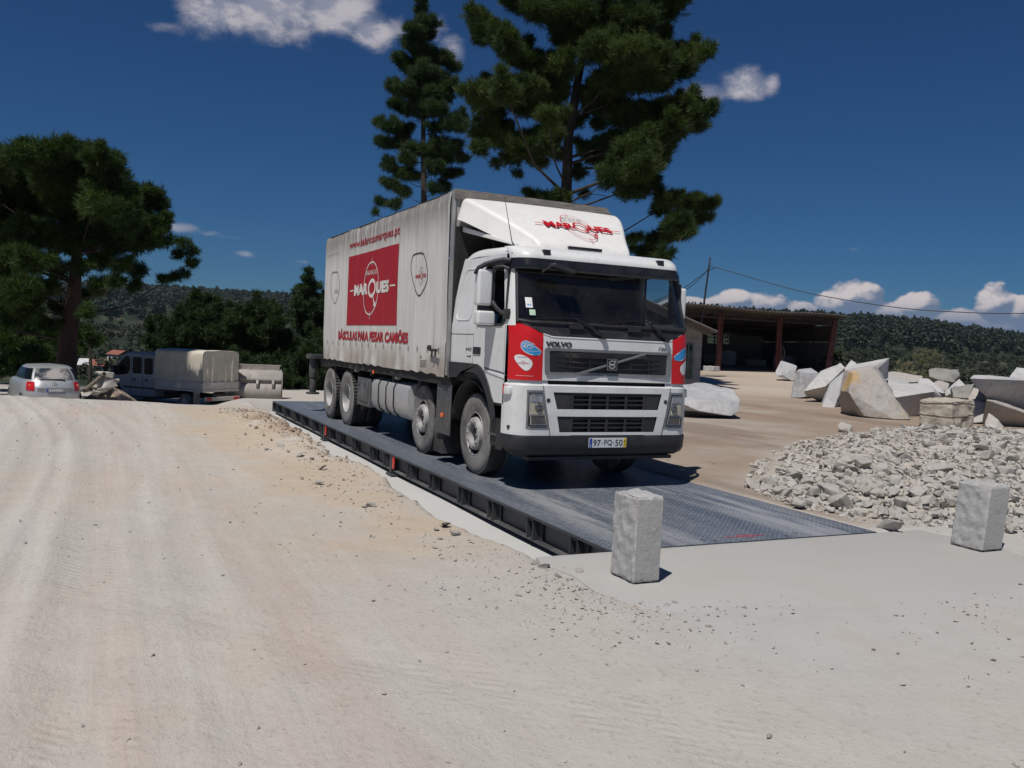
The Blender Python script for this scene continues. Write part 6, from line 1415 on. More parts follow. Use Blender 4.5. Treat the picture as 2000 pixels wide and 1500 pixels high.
for s in (1, -1):
    g = MB(); g.grid(lambda u, v, s=s: sfe(GLY, s * (PI / 2 + .95 - 1.75 * u) if s > 0 else -(PI / 2 + .95 - 1.75 * u), 1.04 + .33 * v, .006), 30, 6); g.build('side_window', [M_cglass2], car)
    l = MB(); l.grid(lambda u, v, s=s: sfe(LAY, PI + s * (.40 + .42 * u), .70 + .275 * v, .012), 10, 6); lo = l.build('tail_light', [mat('tail_light_red', (.50, .012, .015), .2, 0, .2, 10, coat=.6)], car)
    l = MB(); c0 = sfe(LAY, PI + s * .60, .86, .018); l.lathe([(.0, -.010), (.032, -.006), (.038, 0)], (c0[0], c0[1], c0[2]), 'x', 16); l.build('tail_lamp_bulb', [M_orange], lo)
    for X_ in (.82, 3.35):
        e = bpy.data.objects.new('wheel', None); COL.objects.link(e); e.parent = car; q = MB(); q.lathe([(.2, -.09), (.30, -.10), (.315, -.06), (.315, .06), (.30, .10), (.2, .09)], (X_, s * .755, .315), 'y', 28); q.build('tyre', [M_tread], e)
        q = MB(); q.lathe([(.2, s * .085), (.19, s * .06), (.06, s * .05), (0, s * .055)], (X_, s * .755, .315), 'y', 28); q.build('rim', [M_rim], e)
l = MB(); l.grid(lambda u, v: sfe(LAY, PI + (u - .5) * .60, .67 + .12 * v, .004), 16, 3); rc_ = l.build('plate_recess', [mat('car_recess', (.20, .205, .21), .4, .2)], car)
l = MB(); l.bx(-.045, -.025, -.24, .24, .675, .775); cpl = l.build('number_plate', [mat('car_plate', (.30, .31, .33), .5, 0, .1, 6)], car)
F = Flat(); F.rect(-.24, -.20, -.05, .05, 0); F.lay('plate_band', [M_pblue], cpl, lambda x, y: (-.0465, -x, .725 + y))
F = Flat()
for k in range(6): F.rect(-.16 + k * .06, -.125 + k * .06, -.03, .03, 0)
F.lay('plate_mark', [M_wfilm], cpl, lambda x, y: (-.047, -x, .725 + y))
l = MB(); l.grid(lambda u, v: sfe(LAY, PI + (u - .5) * .9, .355 + .03 * v, .006), 16, 1); l.build('bumper_slot', [M_dark], car)
l = MB(); l.grid(lambda u, v: sfe(LAY, PI + (u - .5) * 1.1, .19 + .09 * v, -.01 + .0 * v), 16, 2); l.build('diffuser', [M_dark], car)
l = MB(); l.tube([sfe(GLY, PI + .12, 1.03, .03), sfe(GLY, PI + .05, 1.055, .04), sfe(GLY, PI - .22, 1.045, .03)], [.022, .018, .012], 6); l.build('wiper', [M_blk], car)
l = MB(); l.lathe([(.0, -.01), (.045, -.008), (.05, 0)], (.07, 0, .93), 'x', 16); l.build('badge', [M_chrome], car)
place(car, -.522 * 27.0, 27.0, -27.7 - 9, z=Hz(*ab(-.522 * 28.5, 28.5)))
# ------------------------------------------------------------------ crew-cab pick-up with a canvas tilt
M_van = mat('pickup_paint', (.22, .25, .30), .45, .1, .06, 3, DUST, .35, coat=.2)
M_canvas = mat('tilt_canvas', (.58, .53, .44), .75, 0, .06, 2, (.40, .36, .30), .4, bump=.2, bscale=4, bdist=.03)
M_ivory = mat('ivory_dropside', (.52, .50, .45), .5, .1, .06, 3, DUST, .4)
pk = empty('pickup_truck'); tag(pk, 'grey-blue crew-cab pickup with a cream canvas tilt parked under the trees', 'pickup')
c = MB(); W2 = .98
prof = [(2.66, .42), (2.66, 2.16), (2.8, 2.24), (4.15, 2.27), (4.5, 2.16), (5.22, 1.36), (5.70, 1.14), (5.86, .85), (5.88, .42), (5.7, .34)]
c.prism([(x, -W2, z) for x, z in prof], (0, 2 * W2, 0)); cabp = c.build('cab', [M_van], pk, bevel=.09, seg=3, smooth=50)
def sidepoly(name, pts, m, off, par, s=1):
    q = MB(); q.prism([(x, s * (W2 + off), z) for x, z in pts], (0, -s * .012, 0)); return q.build(name, [m], par)
for s in (1, -1):
    sidepoly('window', smooth_poly([(4.10, 1.36), (4.10, 2.08), (4.42, 2.08), (5.12, 1.34), (4.95, 1.25), (4.5, 1.27)], 1), M_cglass2, .006, cabp, s)
    sidepoly('window', smooth_poly([(3.42, 1.40), (3.42, 2.02), (3.46, 2.06), (3.91, 2.06), (3.95, 2.02), (3.95, 1.40), (3.91, 1.36), (3.46, 1.36)], 1), M_cglass2, .006, cabp, s)
    sidepoly('window', smooth_poly([(2.78, 1.40), (2.78, 2.0), (2.82, 2.04), (3.24, 2.04), (3.28, 2.0), (3.28, 1.40), (3.24, 1.36), (2.82, 1.36)], 1), M_cglass2, .006, cabp, s)
    sidepoly('rubbing_strip', [(2.68, .74), (2.68, .82), (4.5, .82), (4.5, .74)], M_blk, .014, cabp, s)
    sidepoly('arch', [(4.97 + .46 * math.cos(PI * k / 16), .42 + .50 * math.sin(PI * k / 16)) for k in range(17)], M_dark, .008, cabp, s)
    for x0 in (3.98, 3.30):
        q = MB(); q.bx(x0 - .22, x0 - .10, s * (W2 - .01), s * (W2 + .03), 1.06, 1.15); q.build('handle', [M_blk], cabp, bevel=.01)
    q = MB(); q.tube([(4.70, s * W2, 1.38), (4.78, s * (W2 + .16), 1.40)], .04, 6); q.bx(4.70, 4.86, s * (W2 + .12), s * (W2 + .34), 1.30, 1.66); q.build('mirror', [M_blk], pk, bevel=.04)
    q = MB(); q.tube([(4.03, s * (W2 + .003), .5), (4.03, s * (W2 + .003), 2.15)], .008, 4); q.tube([(3.36, s * (W2 + .003), .5), (3.36, s * (W2 + .003), 2.12)], .008, 4); q.build('door_seam', [M_ink], cabp)
c = MB(); c.prism([(4.62, -.80, 2.07), (4.62, .80, 2.07), (5.16, .86, 1.44), (5.16, -.86, 1.44)], (.02, 0, .02)); c.build('windscreen', [M_cglass2], cabp)
bd = MB(); bd.bx(-.05, 2.62, -1.04, 1.04, .80, .88); bd.bx(0, 2.6, -1.03, -1.0, .88, 1.20); bd.bx(0, 2.6, 1.0, 1.03, .88, 1.20); bd.bx(-.03, 0, -1.03, 1.03, .88, 1.20); bd.bx(2.58, 2.62, -1.03, 1.03, .88, 1.3)
bedo = bd.build('load_bed', [M_ivory], pk, bevel=.01)
ra = MB(); 
for s in (-1, 1): ra.bx(0, 2.6, s * 1.03, s * 1.045, 1.17, 1.23); ra.bx(0, 2.6, s * 1.03, s * 1.045, .87, .91)
ra.bx(-.05, -.03, -1.03, 1.03, 1.17, 1.23); ra.bx(-.05, -.03, -1.03, 1.03, .87, .91); ra.build('bed_rail', [M_alu], bedo)
tl = MB()
def tilt(u, v):
    q = 2 * u - 1; s = 1 if q > 0 else -1; q = abs(q); zt = 2.46
    if q < .42: y = .86 * q / .42; z = zt + .03 * (1 - q / .42)
    elif q < .56: a = (q - .42) / .14 * PI / 2; y = .86 + .17 * math.sin(a); z = zt - .17 * (1 - math.cos(a))
    else: k = (q - .56) / .44; y = 1.03 + .015 * k; z = zt - .17 - (zt - .17 - 1.22) * k
    x = 2.62 - 2.62 * v; y += .018 * mnoise.noise((x * 2.2, z * 2, s * 3)); z += .012 * math.sin(x * 5.4)
    return (x, s * y, z)
tl.grid(tilt, 60, 24); M_tl = tl.build('canvas_tilt', [M_canvas], pk, smooth=70)
rc_ = MB()
def rearc(u, v):
    y = -1.02 + 2.04 * u; zt = 2.47 if abs(y) < .86 else 2.47 - .17 * (1 - math.cos((abs(y) - .86) / .17 * PI / 2)); z = 1.22 + (zt - 1.22) * v
    f = .0
    for c0, w, h in ((-.62, .10, .95), (-.25, .07, .6), (.15, .09, .7), (.52, .06, .9), (.8, .06, .6)): f += .05 * math.exp(-((y - c0 + .12 * v) / w) ** 2) * max(0, 1 - v / h) ** .6
    return (-.01 - f + .015 * mnoise.noise((y * 4, z * 3, 0)), y, z)
rc_.grid(rearc, 70, 24); rc_.build('rear_flap', [M_canvas], M_tl, smooth=60)
un = MB(); un.bx(.1, 5.4, -.45, -.35, .50, .66); un.bx(.1, 5.4, .35, .45, .50, .66); un.bx(2.7, 5.6, -.9, .9, .34, .44); un.bx(-.08, .10, -.5, .5, .62, .72); un.build('underframe', [M_dark], pk)
lb_ = MB(); lb_.bx(-.16, -.06, -.98, .98, .44, .60); lbo = lb_.build('light_bar', [M_ivory], pk, bevel=.01)
for s in (-1, 1): q = MB(); q.bx(-.175, -.158, s * .62, s * .92, .46, .58); q.build('tail_light', [M_redl], lbo, bevel=.005)
q = MB(); q.bx(-.172, -.158, -.26, .26, .47, .575); q.build('number_plate', [M_ivory], lbo)
for X_ in (1.0, 4.97):
    for s in (1, -1):
        e = bpy.data.objects.new('wheel', None); COL.objects.link(e); e.parent = pk; q = MB(); q.lathe([(.2, -.10), (.325, -.11), (.345, -.07), (.345, .07), (.325, .11), (.2, .10)], (X_, s * .86, .345), 'y', 28); q.build('tyre', [M_tyre], e)
        q = MB(); q.lathe([(.2, s * .09), (.19, s * .05), (.10, s * .03), (.06, s * .06), (0, s * .06)], (X_, s * .86, .345), 'y', 24); q.build('rim', [M_rim], e)
for s in (1, -1): q = MB(); q.bx(.42, .46, s * .70, s * 1.02, .25, .80); q.build('mud_flap', [M_alu], pk)
place(pk, -.333 * 36.2, 36.2, -20 - 45, z=Hz(*ab(-.37 * 36.5, 36.5)) - .16)
# ------------------------------------------------------------------ loader bucket lying behind the pickup
M_bucket = mat('bucket_steel', (.33, .305, .28), .65, .1, .12, 2.5, (.26, .20, .165), .6)
bk = empty('loader_bucket'); tag(bk, 'dusty steel excavator bucket lying on the ground behind the pickup', 'bucket')
pf = [(-.30, .02), (-.46, .10), (-.56, .24), (-.60, .42), (-.56, .60), (-.46, .74), (-.34, .80), (-.34, .90), (-.44, .94), (-.42, 1.02), (-.20, 1.34), (.02, 1.40), (.30, 1.36), (.5, .9), (.45, .1), (.2, .0)]
q = MB(); q.prism([(x, -1.35, z) for x, z in pf], (0, 2.7, 0)); bo = q.build('shell', [M_bucket], bk, bevel=.02, smooth=40)
for y in (-1.0, -.35, .40, 1.0):
    q = MB(); q.prism([(-.34, y - .05, .74), (-.60, y - .05, .64), (-.64, y - .05, .80), (-.50, y - .05, .95), (-.34, y - .05, .95)], (0, .10, 0)); q.build('lug', [M_bucket], bk, bevel=.01)
q = MB(); q.tube([(-.1, -1.3, 1.58), (-.1, 1.25, 1.58)], .022, 6)
for y in (-1.2, -.55, .0, .6, 1.2): q.tube([(-.1, y, 1.36), (-.1, y - .05, 1.58)], .02, 6)
q.bx(.05, .09, -1.25, 1.2, 1.36, 1.56); q.build('top_rail', [M_bucket], bk)
for y, s_ in ((-1.36, -1), (1.36, 1)):
    q = MB(); q.prism([(-.52, y, .12), (-.52, y, .72), (-.2, y, 1.3), (.28, y, 1.3), (.4, y, .1)], (0, s_ * .03, 0)); q.build('side_cutter', [M_bucket], bk, bevel=.008)
place(bk, -.300 * 38, 38, -14, z=Hz(*ab(-.285 * 38, 38)) - .14)
# ------------------------------------------------------------------ trees
def m_leaf(name, dark, light, trans=.25):
    m = bpy.data.materials.new(name); m.use_nodes = True; m.node_tree.nodes.clear(); t = NT(m.node_tree); out = t.node('ShaderNodeOutputMaterial')
    tone = t.attr('tone'); n = t.noise(t.pos(), .9, 3, .6); f = t.m('ADD', t.m('MULTIPLY', tone, .75), t.m('MULTIPLY', t.m('SUBTRACT', n, .5), .9), clamp=True)
    c = t.mix(f, dark, light); df = t.node('ShaderNodeBsdfPrincipled'); t.put(df.inputs['Base Color'], c); df.inputs['Roughness'].default_value = .6; df.inputs['Specular IOR Level'].default_value = .25
    tr = t.node('ShaderNodeBsdfTranslucent'); t.put(tr.inputs[0], t.mix(1.0, c, (1.1, 1.25, .6), 'MULTIPLY')); mx = t.node('ShaderNodeMixShader'); mx.inputs[0].default_value = trans
    t.l.new(df.outputs[0], mx.inputs[1]); t.l.new(tr.outputs[0], mx.inputs[2]); t.l.new(mx.outputs[0], out.inputs[0]); return m
L_pine = m_leaf('pine_needles', (.022, .046, .014), (.100, .138, .040), .35)
L_pine2 = m_leaf('pine_needles_bluish', (.022, .048, .022), (.085, .125, .050), .35)
L_dark = m_leaf('oak_foliage', (.018, .042, .012), (.078, .122, .030), .35)
L_bush = m_leaf('thicket_foliage', (.016, .036, .012), (.055, .088, .026))
L_dry = m_leaf('pale_bush', (.12, .13, .07), (.42, .38, .26))
M_bark = mat('pine_bark', (.045, .036, .030), .95, 0, .4, 5, bump=.8, bscale=14, bdist=.04, stretch=(1, 1, .35))
M_barkr = mat('reddish_bark', (.040, .022, .017), .95, 0, .45, 5, bump=.8, bscale=12, bdist=.04, stretch=(1, 1, .35))
def needles(name, pts, dirs, tone, n, ln, wd_, m, spread=.75):
    T = len(pts); P = np.repeat(pts, n, 0); Dv = np.repeat(dirs, n, 0) + rng.normal(0, spread, (T * n, 3)); Dv /= np.linalg.norm(Dv, axis=1)[:, None]
    s = np.cross(Dv, rng.normal(0, 1, (T * n, 3))); s /= np.linalg.norm(s, axis=1)[:, None] + 1e-9
    L = ln * rng.uniform(.7, 1.25, (T * n, 1)); w = wd_ * rng.uniform(.7, 1.3, (T * n, 1)); P = P + rng.normal(0, ln * .18, P.shape)
    V = np.stack([P - s * w * .5, P + s * w * .5, P + Dv * L], 1).reshape(-1, 3); F_ = np.arange(len(V), dtype=np.int32).reshape(-1, 3)
    return fast_mesh(name, V, F_, m, attrs={'tone': ('FACE', 'FLOAT', np.clip(np.repeat(tone, n) + rng.normal(0, .12, T * n), 0, 1))})
def lines_np(p): return np.array(p, float)
def make_tree(name, label, cat, base, trunk, tr, clumps, leaf, bark, dens, n=9, ln=.22, wd_=.022, group=None, branch_r=.05, updir=.5, flat=.9, limb_p=.16, puff=1.12, pull=.30, st=(1.30, .95, .66)):
    """trunk: 3-D polyline from the ground, tr: radii; clumps: (centre, radius) of foliage, each on a limb of its own"""
    root = empty(name, base); tag(root, label, cat, group); bv = Vector(base)
    mb = MB(); mb.tube([tuple(Vector(p) - bv) for p in trunk], tr, 10)
    T = np.array(trunk); tp, td, tt = [], [], []
    nodes = []
    clumps = sorted(clumps, key=lambda q: np.linalg.norm(np.array(q[0])[:2] - np.array([np.interp(q[0][2], T[:, 2], T[:, 0]), np.interp(q[0][2], T[:, 2], T[:, 1])])))
    for c, r in clumps:
        c = np.array(c, float)
        # limb leaves the trunk below the clump
        d = np.linalg.norm(T[:, :2] - c[:2], axis=1); zt = c[2] - .45 * np.linalg.norm(c[:2] - np.array([np.interp(c[2], T[:, 2], T[:, 0]), np.interp(c[2], T[:, 2], T[:, 1])])) - .1
        zt = max(T[0, 2] + .25 * (T[-1, 2] - T[0, 2]) if len(T) > 2 else T[0, 2], min(zt, T[-1, 2] - .05)); a = np.array([np.interp(zt, T[:, 2], T[:, 0]), np.interp(zt, T[:, 2], T[:, 1]), zt])
        far_ = True
        if nodes and random.random() > limb_p:
            j = min(nodes, key=lambda q: np.linalg.norm(q - c) + (2.0 if q[2] > c[2] + .5 else 0))
            if np.linalg.norm(j - c) < np.linalg.norm(a - c): a = j; far_ = False
        nodes.append(c)
        mid = (a + c) / 2 + np.array([0, 0, -.10 * np.linalg.norm(c - a)]) + rng.normal(0, .12 * r, 3); L = np.linalg.norm(c - a); r0 = min(branch_r, .010 + .011 * L) * (1 if r > .3 else .7) * (1 if far_ else .55)
        mb.tube([tuple(a - bv), tuple((a + mid) / 2 - bv + Vector(rng.normal(0, .05, 3))), tuple(mid - bv), tuple(c - bv)], [r0, r0 * .8, r0 * .6, r0 * .3], 5, caps=False)
        k = max(3, int(5 * r / .5)); subs = []
        for _ in range(k):
            v = rng.normal(0, 1, 3); v /= np.linalg.norm(v); v[2] = v[2] * flat; e = c + v * r * rng.uniform(.55, .95); subs.append(e)
            mb.tube([tuple(c * .8 + mid * .2 - bv), tuple((c + e) / 2 - bv + Vector(rng.normal(0, .06 * r, 3))), tuple(e - bv)], [r0 * .45, r0 * .3, .006], 4, caps=False)
        for _ in range(2 if r > .25 else 1):                                  # little outlying sprays keep the outline ragged
            q_ = rng.normal(0, 1, 3); q_ /= np.linalg.norm(q_); q_[2] = abs(q_[2]) * .8; m2 = max(5, int(dens * r * r * .16)); e2 = c + q_ * r * rng.uniform(1.05, 1.45); v2 = rng.normal(0, 1, (m2, 3)); v2 /= np.linalg.norm(v2, axis=1)[:, None]
            tp.append(e2 + v2 * r * .38 * rng.uniform(.2, 1, (m2, 1))); dd = v2 + q_ + np.array([0, 0, .3]); td.append(dd / np.linalg.norm(dd, axis=1)[:, None]); tt.append(np.clip(.5 + .25 * rng.normal(0, 1, m2), 0, 1)); mb.tube([tuple(c - bv), tuple(e2 - bv)], [r0 * .3, .006], 4, caps=False)
        m = max(6, int(dens * r * r)); v = rng.normal(0, 1, (m, 3)); v /= np.linalg.norm(v, axis=1)[:, None]; rad = rng.uniform(.25, 1.0, (m, 1)) ** .55
        hd = c[:2] - np.array([np.interp(c[2], T[:, 2], T[:, 0]), np.interp(c[2], T[:, 2], T[:, 1])]); hd = hd / (np.linalg.norm(hd) + 1e-6)
        px_ = v[:, 0] * hd[0] + v[:, 1] * hd[1]; py_ = -v[:, 0] * hd[1] + v[:, 1] * hd[0]; qs = v * 1.0; qs[:, 0] = px_ * st[0] * hd[0] - py_ * st[1] * hd[1]; qs[:, 1] = px_ * st[0] * hd[1] + py_ * st[1] * hd[0]; qs[:, 2] = v[:, 2] * st[2] + .18 * st[0] * px_ * (abs(c[2] - T[-1, 2]) > .5)
        p = c + qs * r * puff * rad * (1 + .25 * rng.normal(0, 1, (m, 1)).clip(-1.5, 1.5))
        # draw tufts towards the twigs so that gaps stay open
        S_ = np.array(subs); near = S_[rng.integers(0, len(S_), m)]; p = p * (1 - pull) + near * pull
        tp.append(p); dd = v + np.array([0, 0, updir]); td.append(dd / np.linalg.norm(dd, axis=1)[:, None]); tt.append(np.clip(.42 + .25 * rng.normal(0, 1) + .15 * rng.normal(0, 1, m), 0, 1))
    mb.build('trunk', [bark], root, smooth=60, weld=False)
    tp = np.concatenate(tp) - np.array(base); me = needles('crown', tp, np.concatenate(td), np.concatenate(tt), n, ln, wd_, leaf); link_mesh('crown', me, root)
    return root
def img_clumps(lst, dep, spread, kr=1.0):
    out = []
    for u, v, r in lst:
        rr = r * dep / FPX * kr; d = dep + random.gauss(0, spread); out.append((at(u, v, d), rr))
        if r > 24: d2 = dep + random.gauss(0, spread * 1.3); out.append((at(u + random.uniform(-8, 8), v + random.uniform(-8, 8), d2), rr * .9))
    return out
def ground_pt(u, dep): a = (u - 1000) / FPX * dep; x, y = ab(a, dep); return np.array([x, y, Hz(x, y)])
# tall stone pine behind the cab
D = 36.0
big = [(930, 40, 20), (950, 60, 26), (985, 80, 30), (1010, 105, 32), (1040, 125, 32), (922, 22, 12), (940, 80, 14), (945, 185, 32), (985, 170, 32), (1020, 200, 36), (960, 215, 26), (1040, 175, 28), (930, 195, 14), (945, 265, 26), (985, 270, 30), (1025, 280, 34), (1065, 280, 28), (1000, 310, 20), (1055, 315, 20), (935, 290, 16), (970, 320, 10), (1010, 340, 9),
       (1010, 8, 26), (1050, 22, 32), (1095, 25, 42), (1140, 40, 46), (1190, 40, 46), (1240, 40, 44), (1290, 15, 42), (1110, 75, 34), (1160, 90, 40), (1220, 100, 46), (1260, 85, 36), (1318, -5, 28), (990, -12, 14),
       (1100, -60, 56), (1180, -70, 56), (1250, -60, 52), (1150, -140, 56), (1210, -140, 52), (1180, -200, 44), (1310, -60, 36), (1050, -70, 34),
       (1310, 105, 28), (1350, 108, 28), (1378, 106, 16), (1330, 130, 26), (1290, 122, 32), (1200, 150, 42), (1250, 150, 42), (1290, 165, 24),
       (1300, 215, 32), (1345, 215, 32), (1378, 218, 20), (1360, 243, 22), (1270, 230, 36), (1220, 220, 38), (1180, 205, 26), (1310, 255, 30), (1240, 280, 38), (1290, 290, 30), (1200, 275, 30), (1170, 240, 20),
       (1165, 305, 24), (1210, 320, 36), (1250, 330, 36), (1280, 318, 24), (1190, 350, 22), (1240, 370, 30), (1268, 362, 20), (1310, 390, 24), (1350, 400, 26), (1384, 402, 18), (1400, 392, 9), (1330, 430, 26), (1358, 430, 22), (1312, 458, 18), (1340, 455, 18), (1290, 408, 18),
       (1280, 470, 22), (1260, 490, 22), (1296, 500, 14), (1238, 468, 14), (1045, 382, 16), (1072, 390, 20), (1100, 388, 14), (1140, 380, 9), (1090, 180, 26), (1078, 228, 26), (1122, 235, 24), (1100, 132, 28), (1088, 300, 20), (1142, 292, 22), (1130, 340, 16), (1060, 210, 24), (1155, 190, 26), (1075, 150, 22)]
g = ground_pt(1098, D)
trunk = [g - np.array([0, 0, .3])] + [at(u, v, D) for u, v in ((1100, 560), (1103, 470), (1105, 395), (1108, 330), (1110, 270), (1122, 200), (1130, 150), (1142, 90), (1155, 20), (1168, -80), (1175, -180))]
make_tree('stone_pine', 'large spreading pine towering behind the cab of the lorry', 'tree', tuple(g), trunk, [.30, .27, .25, .24, .22, .20, .19, .17, .14, .11, .07, .03], img_clumps(big, D, 1.5, .98), L_pine, M_bark, 1150, 10, .25, .024, 'pines behind the lorry', .10)
D = 41.0
slim = [(821, 2, 9), (822, 20, 12), (825, 42, 16), (815, 62, 17), (835, 66, 18), (850, 50, 7), (805, 85, 17), (825, 100, 22), (845, 110, 22), (865, 116, 17), (886, 130, 12), (785, 115, 15), (800, 130, 20), (825, 145, 25), (855, 150, 22), (880, 170, 15), (765, 170, 11), (785, 175, 18), (810, 180, 20), (840, 185, 22), (870, 190, 15), (772, 205, 14), (800, 213, 20), (830, 215, 22), (860, 215, 18), (893, 230, 13), (740, 240, 10), (760, 250, 15), (785, 255, 18), (880, 245, 16), (900, 250, 11), (850, 250, 13), (755, 280, 15), (780, 280, 16), (805, 290, 16), (860, 280, 17), (885, 285, 16), (845, 300, 17), (800, 312, 14), (870, 310, 16), (905, 308, 11), (760, 325, 13), (785, 340, 16), (808, 345, 13), (850, 330, 15), (880, 340, 15), (765, 360, 13), (790, 375, 13), (868, 365, 13), (850, 370, 11), (745, 395, 9), (770, 400, 10), (734, 415, 6), (822, -15, 7)]
g = ground_pt(828, D)
trunk = [g - np.array([0, 0, .3])] + [at(u, v, D) for u, v in ((828, 500), (828, 395), (827, 300), (826, 200), (824, 100), (822, 10), (821, -15))]
make_tree('young_pine', 'slim narrow pine rising above the curtain side of the lorry', 'tree', tuple(g), trunk, [.20, .16, .14, .12, .09, .06, .025, .01], img_clumps(slim, D, .7, 1.05), L_pine2, M_bark, 1500, 10, .25, .022, 'pines behind the lorry', .035, .6, limb_p=.6)
D = 33.0
lt = [(10, 305, 30), (40, 302, 28), (75, 297, 25), (110, 297, 28), (140, 302, 28), (165, 312, 25), (195, 312, 26), (220, 325, 26), (235, 345, 20), (20, 345, 40), (60, 340, 40), (100, 345, 40), (140, 345, 40), (180, 350, 38), (215, 365, 28), (240, 375, 18), (280, 377, 20), (300, 382, 20), (315, 400, 16), (290, 400, 23), (265, 402, 22), (320, 435, 20), (300, 440, 25), (275, 440, 25), (325, 472, 12), (300, 470, 22), (270, 480, 24), (360, 475, 12), (375, 490, 11), (350, 495, 12), (375, 515, 11), (340, 540, 11), (320, 545, 12), (362, 535, 9),
      (20, 400, 40), (60, 400, 40), (100, 400, 38), (140, 400, 38), (180, 400, 38), (220, 410, 32), (240, 440, 26), (20, 460, 38), (60, 460, 38), (105, 460, 32), (160, 455, 30), (200, 460, 30), (230, 480, 24), (20, 520, 34), (60, 510, 28), (100, 515, 22), (200, 510, 24), (238, 520, 20), (268, 530, 18), (160, 520, 18), (262, 560, 14), (20, 570, 30), (50, 560, 22), (15, 620, 26), (55, 600, 20),
      (-30, 320, 40), (-70, 350, 45), (-40, 400, 45), (-80, 430, 45), (-40, 480, 45), (-90, 510, 45), (-40, 560, 40), (-110, 400, 45), (100, 562, 20), (165, 575, 16), (195, 560, 18), (120, 605, 18), (75, 565, 22), (90, 630, 20), (170, 610, 12), (118, 530, 18), (222, 548, 14), (132, 480, 22)]
g = ground_pt(128, D)
trunk = [g - np.array([0, 0, .4])] + [at(u, v, D) for u, v in ((130, 705), (134, 650), (144, 590), (148, 520), (152, 440), (150, 360), (148, 300))]
make_tree('umbrella_pine', 'broad dark tree with a thick reddish trunk standing behind the silver car', 'tree', tuple(g), trunk, [.40, .36, .33, .28, .20, .14, .08, .03], img_clumps([q for q in lt if q[0] <= 255], D, 1.9, .95) + img_clumps([q for q in lt if q[0] > 255], 35.7, .4, .95) + [(np.array(P3(a, b, z)), r) for a, b, z, r in ((-15.6, 33.4, 6.0, .9), (-15.2, 33.8, 6.4, .55), (-16.2, 33.2, 7.0, .9), (-16.6, 35.4, 5.5, .9), (-16.0, 35.6, 6.3, .9), (-17.2, 35.0, 5.2, .9), (-15.4, 34.8, 5.6, .8), (-18.0, 35.6, 6.2, .9), (-16.9, 36.6, 6.8, .9))], L_dark, M_barkr, 1200, 9, .22, .028, None, .10, puff=1.15, st=(1.15, 1.0, .82))  # last clumps added to shade the pickup, right side set back for sunlight
# thicket beyond the yard, each tree with its own crown
thk = [('pale green bushy tree right behind the canvas of the pickup', 395, 54, [(385, 600, 30), (365, 620, 28), (405, 620, 28), (390, 585, 16), (350, 650, 28), (385, 650, 32), (420, 650, 26), (370, 690, 30), (410, 690, 30)], L_bush),
       ('round-topped tree between the pickup and the tall pointed pine', 505, 52, [(505, 595, 20), (490, 610, 24), (525, 612, 22), (470, 625, 22), (540, 632, 22), (500, 640, 32), (530, 660, 30), (470, 665, 30), (495, 690, 34), (535, 700, 30)], L_bush),
       ('pointed pine standing left of the lorry tail', 603, 56, [(603, 530, 8), (602, 545, 12), (595, 562, 14), (615, 560, 12), (580, 575, 8), (600, 580, 20), (618, 585, 16), (590, 600, 18), (615, 610, 20), (585, 625, 20), (605, 635, 26), (630, 620, 20), (600, 665, 28), (630, 660, 26)], L_pine2),
       ('dark shrubby tree over the roof of the pickup cab', 330, 56, [(330, 635, 24), (310, 650, 24), (350, 635, 22), (300, 670, 24), (335, 668, 30), (360, 675, 26)], L_bush),
       ('dense bush behind the excavator bucket', 560, 50, [(560, 690, 28), (540, 715, 28), (580, 710, 28), (555, 740, 28), (590, 740, 26), (525, 740, 24)], L_bush),
       ('bush at the tail of the lorry beside the stabiliser', 625, 50, [(625, 695, 26), (610, 720, 26), (640, 715, 26), (615, 745, 24), (645, 745, 24)], L_bush),
       ('low bush between the canvas and the bucket', 490, 48, [(485, 715, 24), (455, 700, 22), (510, 720, 22), (470, 735, 24), (500, 742, 22)], L_bush),
       ('tall dark thicket tree behind the round-topped one', 445, 60, [(445, 615, 20), (430, 632, 22), (460, 635, 22), (440, 660, 28), (425, 690, 28), (455, 690, 28)], L_bush),
       ('thicket tree half hidden by the lorry tail', 680, 55, [(680, 600, 22), (665, 630, 26), (690, 630, 26), (670, 670, 28), (690, 700, 28), (665, 720, 26)], L_bush),
       ('shaded undergrowth bush at the foot of the broad dark tree', 60, 40, [(60, 690, 24), (30, 680, 26), (90, 700, 20), (10, 720, 24), (50, 725, 22), (100, 725, 18), (-20, 690, 26)], L_dark),
       ('tall dark bush at the left edge behind the broad dark tree', 40, 46, [(30, 610, 30), (60, 630, 28), (0, 630, 30), (30, 660, 30), (-30, 620, 30), (75, 660, 22), (5, 590, 26)], L_dark),
       ('bush behind the trunk of the broad dark tree', 175, 44, [(160, 650, 20), (185, 665, 16), (150, 680, 20), (110, 660, 20), (120, 690, 18)], L_dark)]
for lab, u0, dep, cl, lf in thk:
    g = ground_pt(u0, dep); top = at(u0, min(c[1] for c in cl) + 8, dep); tk_ = [g - np.array([0, 0, .4]), g + (top - g) * .5 + rng.normal(0, .1, 3), top]
    make_tree('thicket_tree', lab, 'tree', tuple(g), tk_, [.14, .08, .02], img_clumps(cl, dep, 1.0, 1.0), lf, M_bark, 520, 9, .26, .045, 'trees and bushes beyond the yard', .03)
